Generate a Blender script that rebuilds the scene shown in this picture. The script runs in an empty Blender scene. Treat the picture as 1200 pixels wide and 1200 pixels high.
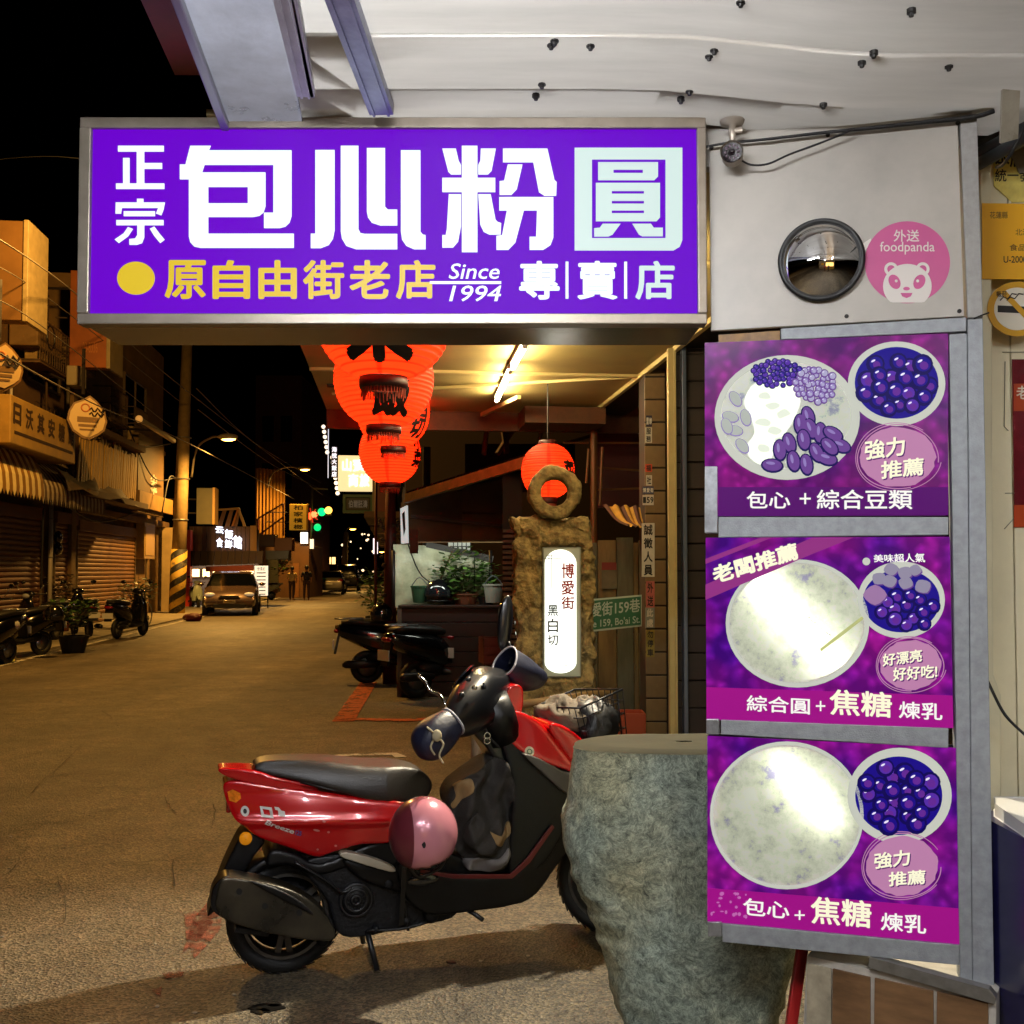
import bpy, bmesh, math, random
from mathutils import Vector, Matrix, noise
from mathutils.geometry import tessellate_polygon
R = math.radians
C = bpy.context.scene.collection
SC = bpy.context.scene
random.seed(7)

# ---------------------------------------------------------------- camera, world, exposure
PITCH = R(2.1)
EYE = Vector((0, 0, 1.5))
cam_d = bpy.data.cameras.new('camera')
cam = bpy.data.objects.new('camera', cam_d); C.objects.link(cam)
cam.location = EYE; cam.rotation_euler = (R(90) + PITCH, 0, 0)
cam_d.sensor_width = 36; cam_d.lens = 36; cam_d.shift_y = 0.02
cam_d.clip_start = 0.05; cam_d.clip_end = 2000
SC.camera = cam
w = bpy.data.worlds.new('World'); SC.world = w; w.use_nodes = True
nt = w.node_tree; bg = nt.nodes['Background']
sky = nt.nodes.new('ShaderNodeTexSky'); sky.sky_type = 'NISHITA'; sky.sun_disc = False
sky.sun_elevation = R(-6); sky.sun_rotation = R(200)
nt.links.new(sky.outputs[0], bg.inputs[0]); bg.inputs[1].default_value = 0.05
SC.view_settings.view_transform = 'Standard'; SC.view_settings.look = 'None'
SC.view_settings.exposure = 0; SC.view_settings.gamma = 1
try: SC.view_settings.use_curve_mapping = False
except Exception: pass
SC.cycles.use_denoising = True
SC.cycles.max_bounces = 6; SC.cycles.diffuse_bounces = 3; SC.cycles.glossy_bounces = 4
SC.cycles.sample_clamp_indirect = 4; SC.cycles.blur_glossy = 0.5
SC.cycles.caustics_reflective = False; SC.cycles.caustics_refractive = False

# ---------------------------------------------------------------- projection helpers (author time)
def ray(px, py):
    u = (px - 600) / 1200; v = (624 - py) / 1200
    return Vector((u, math.cos(PITCH) - v * math.sin(PITCH), math.sin(PITCH) + v * math.cos(PITCH)))
def P(px, py, D):
    r = ray(px, py); return EYE + r * (D / r.y)
def G(px, py, z=0.0):
    r = ray(px, py); return EYE + r * ((z - EYE.z) / r.z)
SA = math.atan(140 / 1200)                                # heading of the street, left of the view axis
SD = Vector((-math.sin(SA), math.cos(SA), 0)); SR = Vector((math.cos(SA), math.sin(SA), 0))
def SP(s, t, z=0.0): return SD * s + SR * t + Vector((0, 0, z))

def lin(h):
    h = h.lstrip('#'); c = [int(h[i:i+2], 16) / 255 for i in (0, 2, 4)]
    return tuple(x / 12.92 if x <= .04045 else ((x + .055) / 1.055) ** 2.4 for x in c)

class PL:
    """vertical plane; local x along it, local z up, local y behind it (away from the viewer)"""
    def __init__(s, o, xd):
        s.o = Vector((o[0], o[1], 0)); s.x = Vector((xd[0], xd[1], 0)).normalized()
        s.y = Vector((-s.x.y, s.x.x, 0)); s.a = math.atan2(s.x.y, s.x.x)
    def h(s, px, py, dy=0.0):
        r = ray(px, py); o = s.o + s.y * dy
        t = (o - EYE).dot(s.y) / r.dot(s.y); p = EYE + r * t
        return ((p - s.o).dot(s.x), p.z)
    def hs(s, pts, dy=0.0): return [s.h(a, b, dy) for a, b in pts]
    def w(s, x, z, y=0): return s.o + s.x * x + s.y * y + Vector((0, 0, z))
    def l(s, p):
        q = Vector(p) - s.o; return Vector((q.dot(s.x), q.dot(s.y), q.z))
    def thing(s, name, label, cat, group=None, at=(0, 0, 0)):
        return thing(name, label, cat, s.w(at[0], at[2], at[1]), s.a, group)
def frontal(D): return PL((0, D), (1, 0))

# ---------------------------------------------------------------- objects
def tag(o, label=None, cat=None, group=None, kind=None):
    if label: o['label'] = label
    if cat: o['category'] = cat
    if group: o['group'] = group
    if kind: o['kind'] = kind
    return o
def thing(name, label, cat, loc=(0, 0, 0), rz=0, group=None):
    o = bpy.data.objects.new(name, None); C.objects.link(o)
    o.empty_display_size = .1
    o.location = loc; o.rotation_euler = (0, 0, rz)
    return tag(o, label, cat, group)
def kids(o): return [c for c in bpy.data.objects if c.parent == o]
def dup(root, loc, rz, label, group=None):
    r = root.copy(); C.objects.link(r); r.location = loc; r.rotation_euler = (0, 0, rz); tag(r, label, None, group)
    for ch in kids(root):
        c = ch.copy(); C.objects.link(c); c.parent = r
        for g in kids(ch):
            d = g.copy(); C.objects.link(d); d.parent = c
    return r

# ---------------------------------------------------------------- materials
MATS = {}
def M(name, col='#808080', rough=.6, metal=0., var=0., vs=6., bump=0., bs=40., emit=None, es=0., spec=.5, coat=0., col2=None, stretch=None, trans=0.):
    if name in MATS: return MATS[name]
    m = bpy.data.materials.new(name); m.use_nodes = True; n = m.node_tree.nodes; L = m.node_tree.links
    b = n['Principled BSDF']; c = lin(col)
    b.inputs['Base Color'].default_value = (*c, 1); b.inputs['Roughness'].default_value = rough
    b.inputs['Metallic'].default_value = metal; b.inputs['Specular IOR Level'].default_value = spec
    b.inputs['Coat Weight'].default_value = coat; b.inputs['Coat Roughness'].default_value = .06
    if var or bump or col2:
        tc = n.new('ShaderNodeTexCoord'); mp = n.new('ShaderNodeMapping')
        L.new(tc.outputs['Object'], mp.inputs[0])
        if stretch: mp.inputs['Scale'].default_value = stretch
    if var or col2:
        t = n.new('ShaderNodeTexNoise'); t.inputs['Scale'].default_value = vs; t.inputs['Detail'].default_value = 7
        t.inputs['Roughness'].default_value = .62
        L.new(mp.outputs[0], t.inputs['Vector'])
        r = n.new('ShaderNodeValToRGB'); L.new(t.outputs['Fac'], r.inputs[0])
        k = var if var else .0
        c2 = lin(col2) if col2 else tuple(min(1, x * (1 + k)) for x in c)
        c1 = tuple(x * (1 - k) for x in c)
        r.color_ramp.elements[0].position = .33; r.color_ramp.elements[0].color = (*c1, 1)
        r.color_ramp.elements[1].position = .67; r.color_ramp.elements[1].color = (*c2, 1)
        L.new(r.outputs[0], b.inputs['Base Color'])
        rr = n.new('ShaderNodeMapRange'); L.new(t.outputs['Fac'], rr.inputs[0])
        rr.inputs['To Min'].default_value = max(0, rough - .12); rr.inputs['To Max'].default_value = min(1, rough + .12)
        L.new(rr.outputs[0], b.inputs['Roughness'])
    if bump:
        t2 = n.new('ShaderNodeTexNoise'); t2.inputs['Scale'].default_value = bs; t2.inputs['Detail'].default_value = 5
        L.new(mp.outputs[0], t2.inputs['Vector'])
        bp = n.new('ShaderNodeBump'); bp.inputs['Strength'].default_value = bump; bp.inputs['Distance'].default_value = .02
        L.new(t2.outputs['Fac'], bp.inputs['Height']); L.new(bp.outputs[0], b.inputs['Normal'])
    if emit:
        b.inputs['Emission Color'].default_value = (*lin(emit), 1); b.inputs['Emission Strength'].default_value = es
    if trans: b.inputs['Transmission Weight'].default_value = trans
    MATS[name] = m
    return m

# ---------------------------------------------------------------- text outlines
TXT = {}
def text_mesh(s, bold=0., ext=0., shear=0.):
    k = (s, bold, ext, shear)
    if k in TXT: return TXT[k]
    cu = bpy.data.curves.new('t', 'FONT'); cu.body = s; cu.offset = bold; cu.extrude = ext; cu.shear = shear
    cu.resolution_u = 3; cu.space_line = 1.0; cu.align_x = 'CENTER'
    o = bpy.data.objects.new('t', cu); C.objects.link(o)
    dg = bpy.context.evaluated_depsgraph_get(); dg.update()
    me = bpy.data.meshes.new_from_object(o.evaluated_get(dg))
    V = [v.co.copy() for v in me.vertices]; F = [tuple(p.vertices) for p in me.polygons]
    bpy.data.objects.remove(o); bpy.data.curves.remove(cu); bpy.data.meshes.remove(me)
    TXT[k] = (V, F); return V, F

# ---------------------------------------------------------------- mesh builder
class MB:
    def __init__(s): s.v = []; s.f = []; s.mi = []; s.m = 0
    def add(s, V, F):
        b = len(s.v); s.v += [Vector(x) for x in V]; s.f += [tuple(i + b for i in f) for f in F]; s.mi += [s.m] * len(F); return s
    def use(s, i): s.m = i; return s
    def box(s, x0, x1, y0, y1, z0, z1, mat=None):
        V = [Vector((x, y, z)) for x in (x0, x1) for y in (y0, y1) for z in (z0, z1)]
        if mat: V = [mat @ v for v in V]
        return s.add(V, [(0, 1, 3, 2), (4, 6, 7, 5), (0, 4, 5, 1), (2, 3, 7, 6), (0, 2, 6, 4), (1, 5, 7, 3)])
    def cbox(s, c, d, rot=None):
        mt = Matrix.Translation(c) @ (rot.to_4x4() if rot else Matrix.Identity(4))
        return s.box(-d[0] / 2, d[0] / 2, -d[1] / 2, d[1] / 2, -d[2] / 2, d[2] / 2, mt)
    def bar(s, a, b, w, h, up=Vector((0, 0, 1))):
        a = Vector(a); b = Vector(b); d = (b - a); l = d.length; d.normalize()
        if abs(d.dot(up)) > .98: up = Vector((0, 1, 0))
        sx = d.cross(up).normalized(); u = sx.cross(d)
        V = [a + sx * i * w / 2 + u * j * h / 2 + d * k for k in (0, l) for i in (-1, 1) for j in (-1, 1)]
        return s.add(V, [(0, 1, 3, 2), (4, 6, 7, 5), (0, 4, 5, 1), (2, 3, 7, 6), (0, 2, 6, 4), (1, 5, 7, 3)])
    def tube(s, pts, r, n=8, cap=True):
        pts = [Vector(p) for p in pts]; k = len(pts)
        rr = r if isinstance(r, (list, tuple)) else [r] * k
        V = []; F = []; ref = Vector((0, 0, 1))
        for i, p in enumerate(pts):
            d = (pts[min(i + 1, k - 1)] - pts[max(i - 1, 0)]).normalized()
            if abs(d.dot(ref)) > .95: ref = Vector((1, 0, 0)) if abs(d.x) < .9 else Vector((0, 1, 0))
            a = d.cross(ref).normalized(); b = d.cross(a); ref = b * -1 if False else ref
            for j in range(n):
                t = 2 * math.pi * j / n; V.append(p + (a * math.cos(t) + b * math.sin(t)) * rr[i])
        for i in range(k - 1):
            for j in range(n): F.append((i * n + j, i * n + (j + 1) % n, (i + 1) * n + (j + 1) % n, (i + 1) * n + j))
        if cap: F.append(tuple(range(n))[::-1]); F.append(tuple((k - 1) * n + j for j in range(n)))
        return s.add(V, F)
    def lathe(s, prof, c=(0, 0, 0), axis='z', n=24, cap=False, sx=1., sy=1.):
        V = []; F = []; c = Vector(c)
        for r, h in prof:
            for j in range(n):
                t = 2 * math.pi * j / n; a = r * math.cos(t) * sx; b = r * math.sin(t) * sy
                V.append(c + (Vector((a, b, h)) if axis == 'z' else Vector((a, h, b)) if axis == 'y' else Vector((h, a, b))))
        k = len(prof)
        for i in range(k - 1):
            for j in range(n): F.append((i * n + j, i * n + (j + 1) % n, (i + 1) * n + (j + 1) % n, (i + 1) * n + j))
        if cap: F.append(tuple(range(n))); F.append(tuple((k - 1) * n + j for j in range(n)))
        return s.add(V, F)
    def ball(s, c, r, n=16, m=10):
        if not isinstance(r, (tuple, list)): r = (r, r, r)
        c = Vector(c); V = []; F = []
        for i in range(m + 1):
            p = math.pi * i / m
            for j in range(n):
                t = 2 * math.pi * j / n
                V.append(c + Vector((r[0] * math.sin(p) * math.cos(t), r[1] * math.sin(p) * math.sin(t), r[2] * math.cos(p))))
        for i in range(m):
            for j in range(n): F.append((i * n + j, (i + 1) * n + j, (i + 1) * n + (j + 1) % n, i * n + (j + 1) % n))
        return s.add(V, F)
    def torus(s, c, R0, r, axis='y', n=32, m=10, sr=1.):
        c = Vector(c); V = []; F = []
        for i in range(n):
            t = 2 * math.pi * i / n
            for j in range(m):
                p = 2 * math.pi * j / m; q = R0 + r * math.cos(p); h = r * math.sin(p) * sr
                a = q * math.cos(t); b = q * math.sin(t)
                V.append(c + (Vector((a, h, b)) if axis == 'y' else Vector((a, b, h)) if axis == 'z' else Vector((h, a, b))))
        for i in range(n):
            for j in range(m): F.append((i * m + j, i * m + (j + 1) % m, ((i + 1) % n) * m + (j + 1) % m, ((i + 1) % n) * m + j))
        return s.add(V, F)
    def prism(s, poly, y0, y1, holes=()):
        """polygon in local x,z pushed from y0 (front) to y1 (back); y1 None = front face only"""
        loops = [list(poly)] + [list(h) for h in holes]
        allp = [p for l in loops for p in l]
        tris = tessellate_polygon([[Vector((p[0], p[1], 0)) for p in l] for l in loops])
        V = [Vector((p[0], y0, p[1])) for p in allp]; F = []
        for t in tris:
            a, b, c = (allp[i] for i in t)
            cr = (b[0] - a[0]) * (c[1] - a[1]) - (b[1] - a[1]) * (c[0] - a[0])
            F.append(tuple(t) if cr > 0 else (t[0], t[2], t[1]))
        if y1 is not None:
            k = len(allp); V += [Vector((p[0], y1, p[1])) for p in allp]
            F += [tuple(i + k for i in f[::-1]) for f in F]
            b = 0
            for l in loops:
                n = len(l)
                for i in range(n):
                    j = (i + 1) % n; F.append((b + i, b + j, b + j + k, b + i + k))
                b += n
        return s.add(V, F)
    def hprism(s, poly, z0, z1):
        """polygon in x,y pushed from z0 to z1"""
        m2 = MB().prism(poly, z0, z1)
        return s.add([Vector((v.x, v.z, v.y)) for v in m2.v], m2.f)
    def text(s, t, quad, y, bold=.0, ext=0., shear=0.):
        """glyphs fitted into a quad of local (x,z) corners: bl, br, tr, tl; bold strokes by overprinting"""
        V, F = text_mesh(t, 0., 0., shear)
        if not V: return s
        x0 = min(v.x for v in V); x1 = max(v.x for v in V); z0 = min(v.y for v in V); z1 = max(v.y for v in V)
        bold = max(bold, 0) * 1.25
        x0 -= bold; x1 += bold; z0 -= bold; z1 += bold
        bl, br, tr, tl = [Vector((q[0], q[1])) for q in quad]
        ks = 12 if bold > .03 else 8
        offs = [(0, 0)] + ([(bold * math.cos(6.2832 * i / ks), bold * math.sin(6.2832 * i / ks)) for i in range(ks)] if bold else [])
        for i, (ox, oy) in enumerate(offs):
            W = []
            for v in V:
                a = (v.x + ox - x0) / (x1 - x0 + 1e-9); b = (v.y + oy - z0) / (z1 - z0 + 1e-9)
                q = (bl * (1 - a) + br * a) * (1 - b) + (tl * (1 - a) + tr * a) * b
                W.append(Vector((q.x, y - i * .00002, q.y)))
            s.add(W, F)
        return s
    def xf(s, mt): s.v = [mt @ v for v in s.v]; return s
    def obj(s, name, mats, parent=None, smooth=False, bevel=0., seg=2, auto=None, loc=None, kind=None, fix=False):
        me = bpy.data.meshes.new(name); me.from_pydata(s.v, [], s.f)
        if not isinstance(mats, (list, tuple)): mats = [mats]
        for m in mats: me.materials.append(m)
        me.polygons.foreach_set('material_index', s.mi)
        me.polygons.foreach_set('use_smooth', [bool(smooth)] * len(me.polygons))
        me.update()
        if fix:
            bm = bmesh.new(); bm.from_mesh(me); bmesh.ops.remove_doubles(bm, verts=bm.verts, dist=1e-5)
            bmesh.ops.recalc_face_normals(bm, faces=bm.faces); bm.to_mesh(me); bm.free()
        o = bpy.data.objects.new(name, me); C.objects.link(o)
        if parent: o.parent = parent
        if loc is not None: o.location = loc
        if bevel:
            b = o.modifiers.new('b', 'BEVEL'); b.width = bevel; b.segments = seg; b.limit_method = 'ANGLE'; b.angle_limit = R(40)
            if smooth is None or seg > 2:
                pass
        if kind: o['kind'] = kind
        return o

def organic(mb, name, mat, parent, voxel=.008, smooth=8, fn=None, sub=0):
    """melt a rough assembly into one smooth surface"""
    o = mb.obj(name, mat, parent, smooth=True, fix=True)
    r = o.modifiers.new('r', 'REMESH'); r.mode = 'VOXEL'; r.voxel_size = voxel; r.use_smooth_shade = True
    if smooth: s = o.modifiers.new('s', 'SMOOTH'); s.iterations = smooth; s.factor = .5
    dg = bpy.context.evaluated_depsgraph_get(); dg.update()
    me = bpy.data.meshes.new_from_object(o.evaluated_get(dg)); o.modifiers.clear()
    old = o.data; o.data = me; bpy.data.meshes.remove(old)
    if not me.materials: me.materials.append(mat if not isinstance(mat, (list, tuple)) else mat[0])
    if fn:
        for v in me.vertices: v.co = fn(v.co.copy())
    me.polygons.foreach_set('use_smooth', [True] * len(me.polygons)); me.update()
    return o
def smooth_loop(pts, n=4):
    """closed Catmull-Rom through pts"""
    k = len(pts); out = []
    for i in range(k):
        p0, p1, p2, p3 = (pts[(i + j - 1) % k] for j in range(4))
        for q in range(n):
            t = q / n
            out.append(tuple(.5 * (2 * p1[a] + (p2[a] - p0[a]) * t + (2 * p0[a] - 5 * p1[a] + 4 * p2[a] - p3[a]) * t * t + (3 * p1[a] - p0[a] - 3 * p2[a] + p3[a]) * t ** 3) for a in range(len(p1))))
    return out
def curve(pts, n=6):
    pts = [Vector(p) for p in pts]; k = len(pts); out = []
    for i in range(k - 1):
        p0 = pts[max(i - 1, 0)]; p1 = pts[i]; p2 = pts[i + 1]; p3 = pts[min(i + 2, k - 1)]
        for q in range(n):
            t = q / n
            out.append(.5 * (2 * p1 + (p2 - p0) * t + (2 * p0 - 5 * p1 + 4 * p2 - p3) * t * t + (3 * p1 - p0 - 3 * p2 + p3) * t ** 3))
    out.append(pts[-1]); return out
def ell(cx, cz, rx, rz, n=32, rot=0.):
    return [(cx + rx * math.cos(t) * math.cos(rot) - rz * math.sin(t) * math.sin(rot), cz + rx * math.cos(t) * math.sin(rot) + rz * math.sin(t) * math.cos(rot)) for t in [2 * math.pi * i / n for i in range(n)]]
def rough_grid_box(x0, x1, y0, y1, z0, z1, cell, amp, seed=0., sc=6., rnd=.0, fn=None):
    """closed box of small faces pushed about by noise: rough stone"""
    bm = bmesh.new(); nx = max(1, int((x1 - x0) / cell)); ny = max(1, int((y1 - y0) / cell)); nz = max(1, int((z1 - z0) / cell))
    mb = MB()
    def face(o, a, b, na, nb):
        V = [o + a * (i / na) + b * (j / nb) for i in range(na + 1) for j in range(nb + 1)]
        F = [(i * (nb + 1) + j, (i + 1) * (nb + 1) + j, (i + 1) * (nb + 1) + j + 1, i * (nb + 1) + j + 1) for i in range(na) for j in range(nb)]
        mb.add(V, F)
    X = Vector((x1 - x0, 0, 0)); Y = Vector((0, y1 - y0, 0)); Z = Vector((0, 0, z1 - z0)); o = Vector((x0, y0, z0))
    face(o, X, Z, nx, nz); face(o + Y, Z, X, nz, nx); face(o, Z, Y, nz, ny); face(o + X, Y, Z, ny, nz); face(o, Y, X, ny, nx); face(o + Z, X, Y, nx, ny)
    c = Vector(((x0 + x1) / 2, (y0 + y1) / 2, (z0 + z1) / 2)); h = Vector(((x1 - x0) / 2, (y1 - y0) / 2, (z1 - z0) / 2))
    out = []
    for v in mb.v:
        d = v - c; q = Vector((d.x / h.x, d.y / h.y, d.z / h.z))
        if rnd:   # round the edges
            core = Vector((max(-h.x + rnd, min(h.x - rnd, d.x)), max(-h.y + rnd, min(h.y - rnd, d.y)), max(-h.z + rnd, min(h.z - rnd, d.z))))
            e = d - core
            if e.length > rnd: e = e.normalized() * rnd
            d = core + e
        n_ = Vector((noise.fractal(v * sc + Vector((seed, 0, 0)), 1, 2, 4), noise.fractal(v * sc + Vector((0, seed, 9)), 1, 2, 4), noise.fractal(v * sc + Vector((5, 0, seed)), 1, 2, 4)))
        p = c + d + n_ * amp
        out.append(fn(p) if fn else p)
    mb.v = out
    return mb
def tube_obj(name, pts, r, mat, parent=None, n=6, **k): return MB().tube(pts, r, n).obj(name, mat, parent, smooth=True, **k)
def light(name, kind, loc, power, col, parent=None, size=.3, size_y=None, rot=None, spot=None):
    d = bpy.data.lights.new(name, kind); d.energy = power; d.color = col
    if kind == 'AREA':
        d.size = size
        if size_y: d.shape = 'RECTANGLE'; d.size_y = size_y
    else: d.shadow_soft_size = size
    if kind == 'SPOT': d.spot_size = spot or R(120); d.spot_blend = .6
    o = bpy.data.objects.new(name, d); C.objects.link(o); o.location = loc
    if rot: o.rotation_euler = rot
    if parent: o.parent = parent
    return o
SODIUM = (1.0, .51, .105); WARM = (1.0, .80, .50); COOL = (.93, .97, 1.0)
BLACK = M('black_plastic', '#070708', .42, var=.2, vs=9)
STEEL = M('brushed_aluminium', '#a9a9a6', .34, .85, var=.12, vs=30, bump=.02, bs=200)
# ================================================================ SETTING
def asphalt():
    m = bpy.data.materials.new('asphalt'); m.use_nodes = True; n = m.node_tree.nodes; L = m.node_tree.links
    b = n['Principled BSDF']; tc = n.new('ShaderNodeTexCoord')
    def nz(s, d=6, r=.6):
        t = n.new('ShaderNodeTexNoise'); t.inputs['Scale'].default_value = s; t.inputs['Detail'].default_value = d; t.inputs['Roughness'].default_value = r
        L.new(tc.outputs['Object'], t.inputs['Vector']); return t
    def ramp(src, a, ca, c, cb):
        r = n.new('ShaderNodeValToRGB'); L.new(src, r.inputs[0]); e = r.color_ramp.elements
        e[0].position = a; e[0].color = (*ca, 1); e[1].position = c; e[1].color = (*cb, 1); return r
    def mix(f, a, c, mode='MULTIPLY'):
        x = n.new('ShaderNodeMix'); x.data_type = 'RGBA'; x.blend_type = mode
        if isinstance(f, float): x.inputs[0].default_value = f
        else: L.new(f, x.inputs[0])
        L.new(a, x.inputs[6]); L.new(c, x.inputs[7]); return x.outputs[2]
    big = ramp(nz(.55, 8, .65).outputs['Fac'], .35, (.070, .057, .040), .68, (.165, .140, .102))
    med = ramp(nz(5, 8, .7).outputs['Fac'], .3, (.62, .62, .62), .7, (1.25, 1.22, 1.15))
    vor = n.new('ShaderNodeTexVoronoi'); vor.inputs['Scale'].default_value = 95; L.new(tc.outputs['Object'], vor.inputs['Vector'])
    st = ramp(vor.outputs['Color'], .25, (.40, .40, .40), .95, (2.3, 2.2, 2.0))
    fine = ramp(nz(240, 3, .6).outputs['Fac'], .35, (.55, .55, .55), .66, (1.45, 1.42, 1.35))
    mpl = n.new('ShaderNodeMapping'); mpl.inputs['Scale'].default_value = (.9, .06, 1); mpl.inputs['Rotation'].default_value = (0, 0, -SA); L.new(tc.outputs['Object'], mpl.inputs[0]); ln = nz(1.0, 4, .5); L.new(mpl.outputs[0], ln.inputs['Vector'])
    lane = ramp(ln.outputs['Fac'], .38, (.68, .67, .66), .62, (1.18, 1.16, 1.12))
    c = mix(1., big.outputs[0], med.outputs[0]); c = mix(1., c, lane.outputs[0]); c = mix(.8, c, st.outputs[0]); c = mix(.8, c, fine.outputs[0])
    # cracks: thin edges of warped cells, only in places
    wv = n.new('ShaderNodeVectorMath'); wv.operation = 'ADD'; nn = nz(2.2, 5, .65)
    sc = n.new('ShaderNodeVectorMath'); sc.operation = 'SCALE'; L.new(nn.outputs['Color'], sc.inputs[0]); sc.inputs['Scale'].default_value = .9
    L.new(tc.outputs['Object'], wv.inputs[0]); L.new(sc.outputs[0], wv.inputs[1])
    ck = n.new('ShaderNodeTexVoronoi'); ck.feature = 'DISTANCE_TO_EDGE'; ck.inputs['Scale'].default_value = .62; L.new(wv.outputs[0], ck.inputs['Vector'])
    cr = ramp(ck.outputs['Distance'], .0, (.28, .26, .24), .012, (1, 1, 1))
    msk = ramp(nz(.5, 3, .5).outputs['Fac'], .48, (0, 0, 0), .56, (1, 1, 1))
    c = mix(msk.outputs[0], c, cr.outputs[0])
    # oil stains
    sm = ramp(nz(1.3, 6, .7).outputs['Fac'], .60, (1, 1, 1), .72, (.5, .47, .44)); c = mix(.9, c, sm.outputs[0])
    L.new(c, b.inputs['Base Color'])
    rg = n.new('ShaderNodeMapRange'); L.new(nz(3, 5).outputs['Fac'], rg.inputs[0]); rg.inputs['To Min'].default_value = .38; rg.inputs['To Max'].default_value = .75
    L.new(rg.outputs[0], b.inputs['Roughness'])
    bp = n.new('ShaderNodeBump'); bp.inputs['Strength'].default_value = .8; bp.inputs['Distance'].default_value = .008
    L.new(vor.outputs['Distance'], bp.inputs['Height'])
    bp2 = n.new('ShaderNodeBump'); bp2.inputs['Strength'].default_value = .5; bp2.inputs['Distance'].default_value = .02
    L.new(nz(14, 6, .7).outputs['Fac'], bp2.inputs['Height']); L.new(bp.outputs[0], bp2.inputs['Normal'])
    L.new(bp2.outputs[0], b.inputs['Normal'])
    return m
ASPH = asphalt()
def worn_paint(name, col, lo=.42, hi=.55, scale=9):
    m = bpy.data.materials.new(name); m.use_nodes = True; n = m.node_tree.nodes; L = m.node_tree.links
    b = n['Principled BSDF']; b.inputs['Base Color'].default_value = (*lin(col), 1); b.inputs['Roughness'].default_value = .8
    tc = n.new('ShaderNodeTexCoord'); t = n.new('ShaderNodeTexNoise'); t.inputs['Scale'].default_value = scale; t.inputs['Detail'].default_value = 9; t.inputs['Roughness'].default_value = .72
    L.new(tc.outputs['Object'], t.inputs['Vector'])
    r = n.new('ShaderNodeValToRGB'); L.new(t.outputs['Fac'], r.inputs[0]); r.color_ramp.elements[0].position = lo; r.color_ramp.elements[1].position = hi
    L.new(r.outputs[0], b.inputs['Alpha']); return m
MB().add([(-150, -40, 0), (150, -40, 0), (150, 400, 0), (-150, 400, 0)], [(0, 1, 2, 3)]).obj('road', ASPH, kind='structure')
# far sidewalk strip on the left, its kerb line painted white
PV = M('concrete_pavement', '#8a8069', .85, var=.3, vs=2.2, bump=.3, bs=30)
mb = MB(); mb.hprism([SP(-20, -11)[:2], SP(-20, -6.35)[:2], SP(75, -6.35)[:2], SP(75, -11)[:2]], .0, .045)
mb.obj('pavement', PV, kind='structure')
def ground_line(pts, wid, name, mat, z=.006):
    mb = MB(); k = len(pts); V = []
    for i in range(k):
        d = (pts[min(i + 1, k - 1)] - pts[max(i - 1, 0)]); d.z = 0; d.normalize(); n_ = Vector((-d.y, d.x, 0))
        for s_ in (-1, 1): V.append(Vector((pts[i].x, pts[i].y, z)) + n_ * s_ * wid / 2)
    mb.add(V, [(2 * i, 2 * i + 2, 2 * i + 3, 2 * i + 1) for i in range(k - 1)])
    return mb.obj(name, mat, kind='structure')
WP = worn_paint('worn_white_paint', '#cfc9b8', .40, .5, 3); RP = worn_paint('worn_red_paint', '#8a4a34', .42, .66, 14); OP = worn_paint('orange_red_paint', '#b0531f', .38, .5, 8)
ground_line([SP(8, -6.1), SP(40, -6.1), SP(70, -6.1)], .12, 'white_kerb_line', WP)
ground_line([G(402, 846), G(432, 800)], .22, 'red_parking_line', OP)
ground_line([G(396, 843), G(470, 845), G(545, 842)], .16, 'red_parking_line', OP, .010)
ground_line([G(345, 892), G(370, 887), G(420, 885), G(462, 884), G(470, 888)], .10, 'faded_arc_line', WP)
ground_line([G(386, 706), G(418, 706)], .45, 'white_dash', WP)
ground_line([G(408, 690), G(440, 690)], .5, 'white_dash', WP, .010)
mb = MB()
for poly in ([(305, 980), (330, 985), (262, 1065), (236, 1100), (214, 1118), (226, 1080)], [(216, 1072), (262, 1062), (258, 1090), (240, 1112), (228, 1124), (218, 1100)], [(190, 1142), (218, 1138), (214, 1145), (194, 1148)], [(178, 1162), (190, 1158), (188, 1170)]):
    g = [G(a, b) for a, b in poly]; mb.hprism([(p.x, p.y) for p in g], .004, .0055)
mb.obj('worn_red_marking', RP, kind='structure')
# repaired patches and seams in the asphalt
CR = M('dark_crack', '#3a352b', .95, var=.3, vs=20)
mb = MB()
for pts in ([(0, 848), (45, 842), (70, 834)], [(62, 838), (110, 832), (130, 842), (108, 846)], [(30, 935), (62, 905), (96, 876)], [(0, 866), (40, 852)], [(68, 1030), (76, 1058), (74, 1085)], [(195, 935), (200, 948), (208, 955)], [(250, 945), (252, 958), (247, 968)], [(0, 1030), (20, 1015), (40, 1004)], [(160, 835), (190, 822), (215, 818)], [(202, 1010), (206, 1040)], [(120, 985), (150, 980), (180, 975)]):
    g = [G(a + random.uniform(-2, 2), b + random.uniform(-1, 1)) for a, b in [tuple(Vector(p[:2]) ) for p in curve([(*q, 0) for q in pts], 4)]]
    for i in range(len(g) - 1):
        d = (g[i + 1] - g[i]); d.normalize(); n_ = Vector((-d.y, d.x, 0)) * random.uniform(.001, .0035)
        mb.add([g[i] - n_ + Vector((0, 0, .008)), g[i + 1] - n_ + Vector((0, 0, .008)), g[i + 1] + n_ + Vector((0, 0, .008)), g[i] + n_ + Vector((0, 0, .008))], [(0, 1, 2, 3)])
mb.obj('road_cracks', CR, kind='structure')
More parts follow.
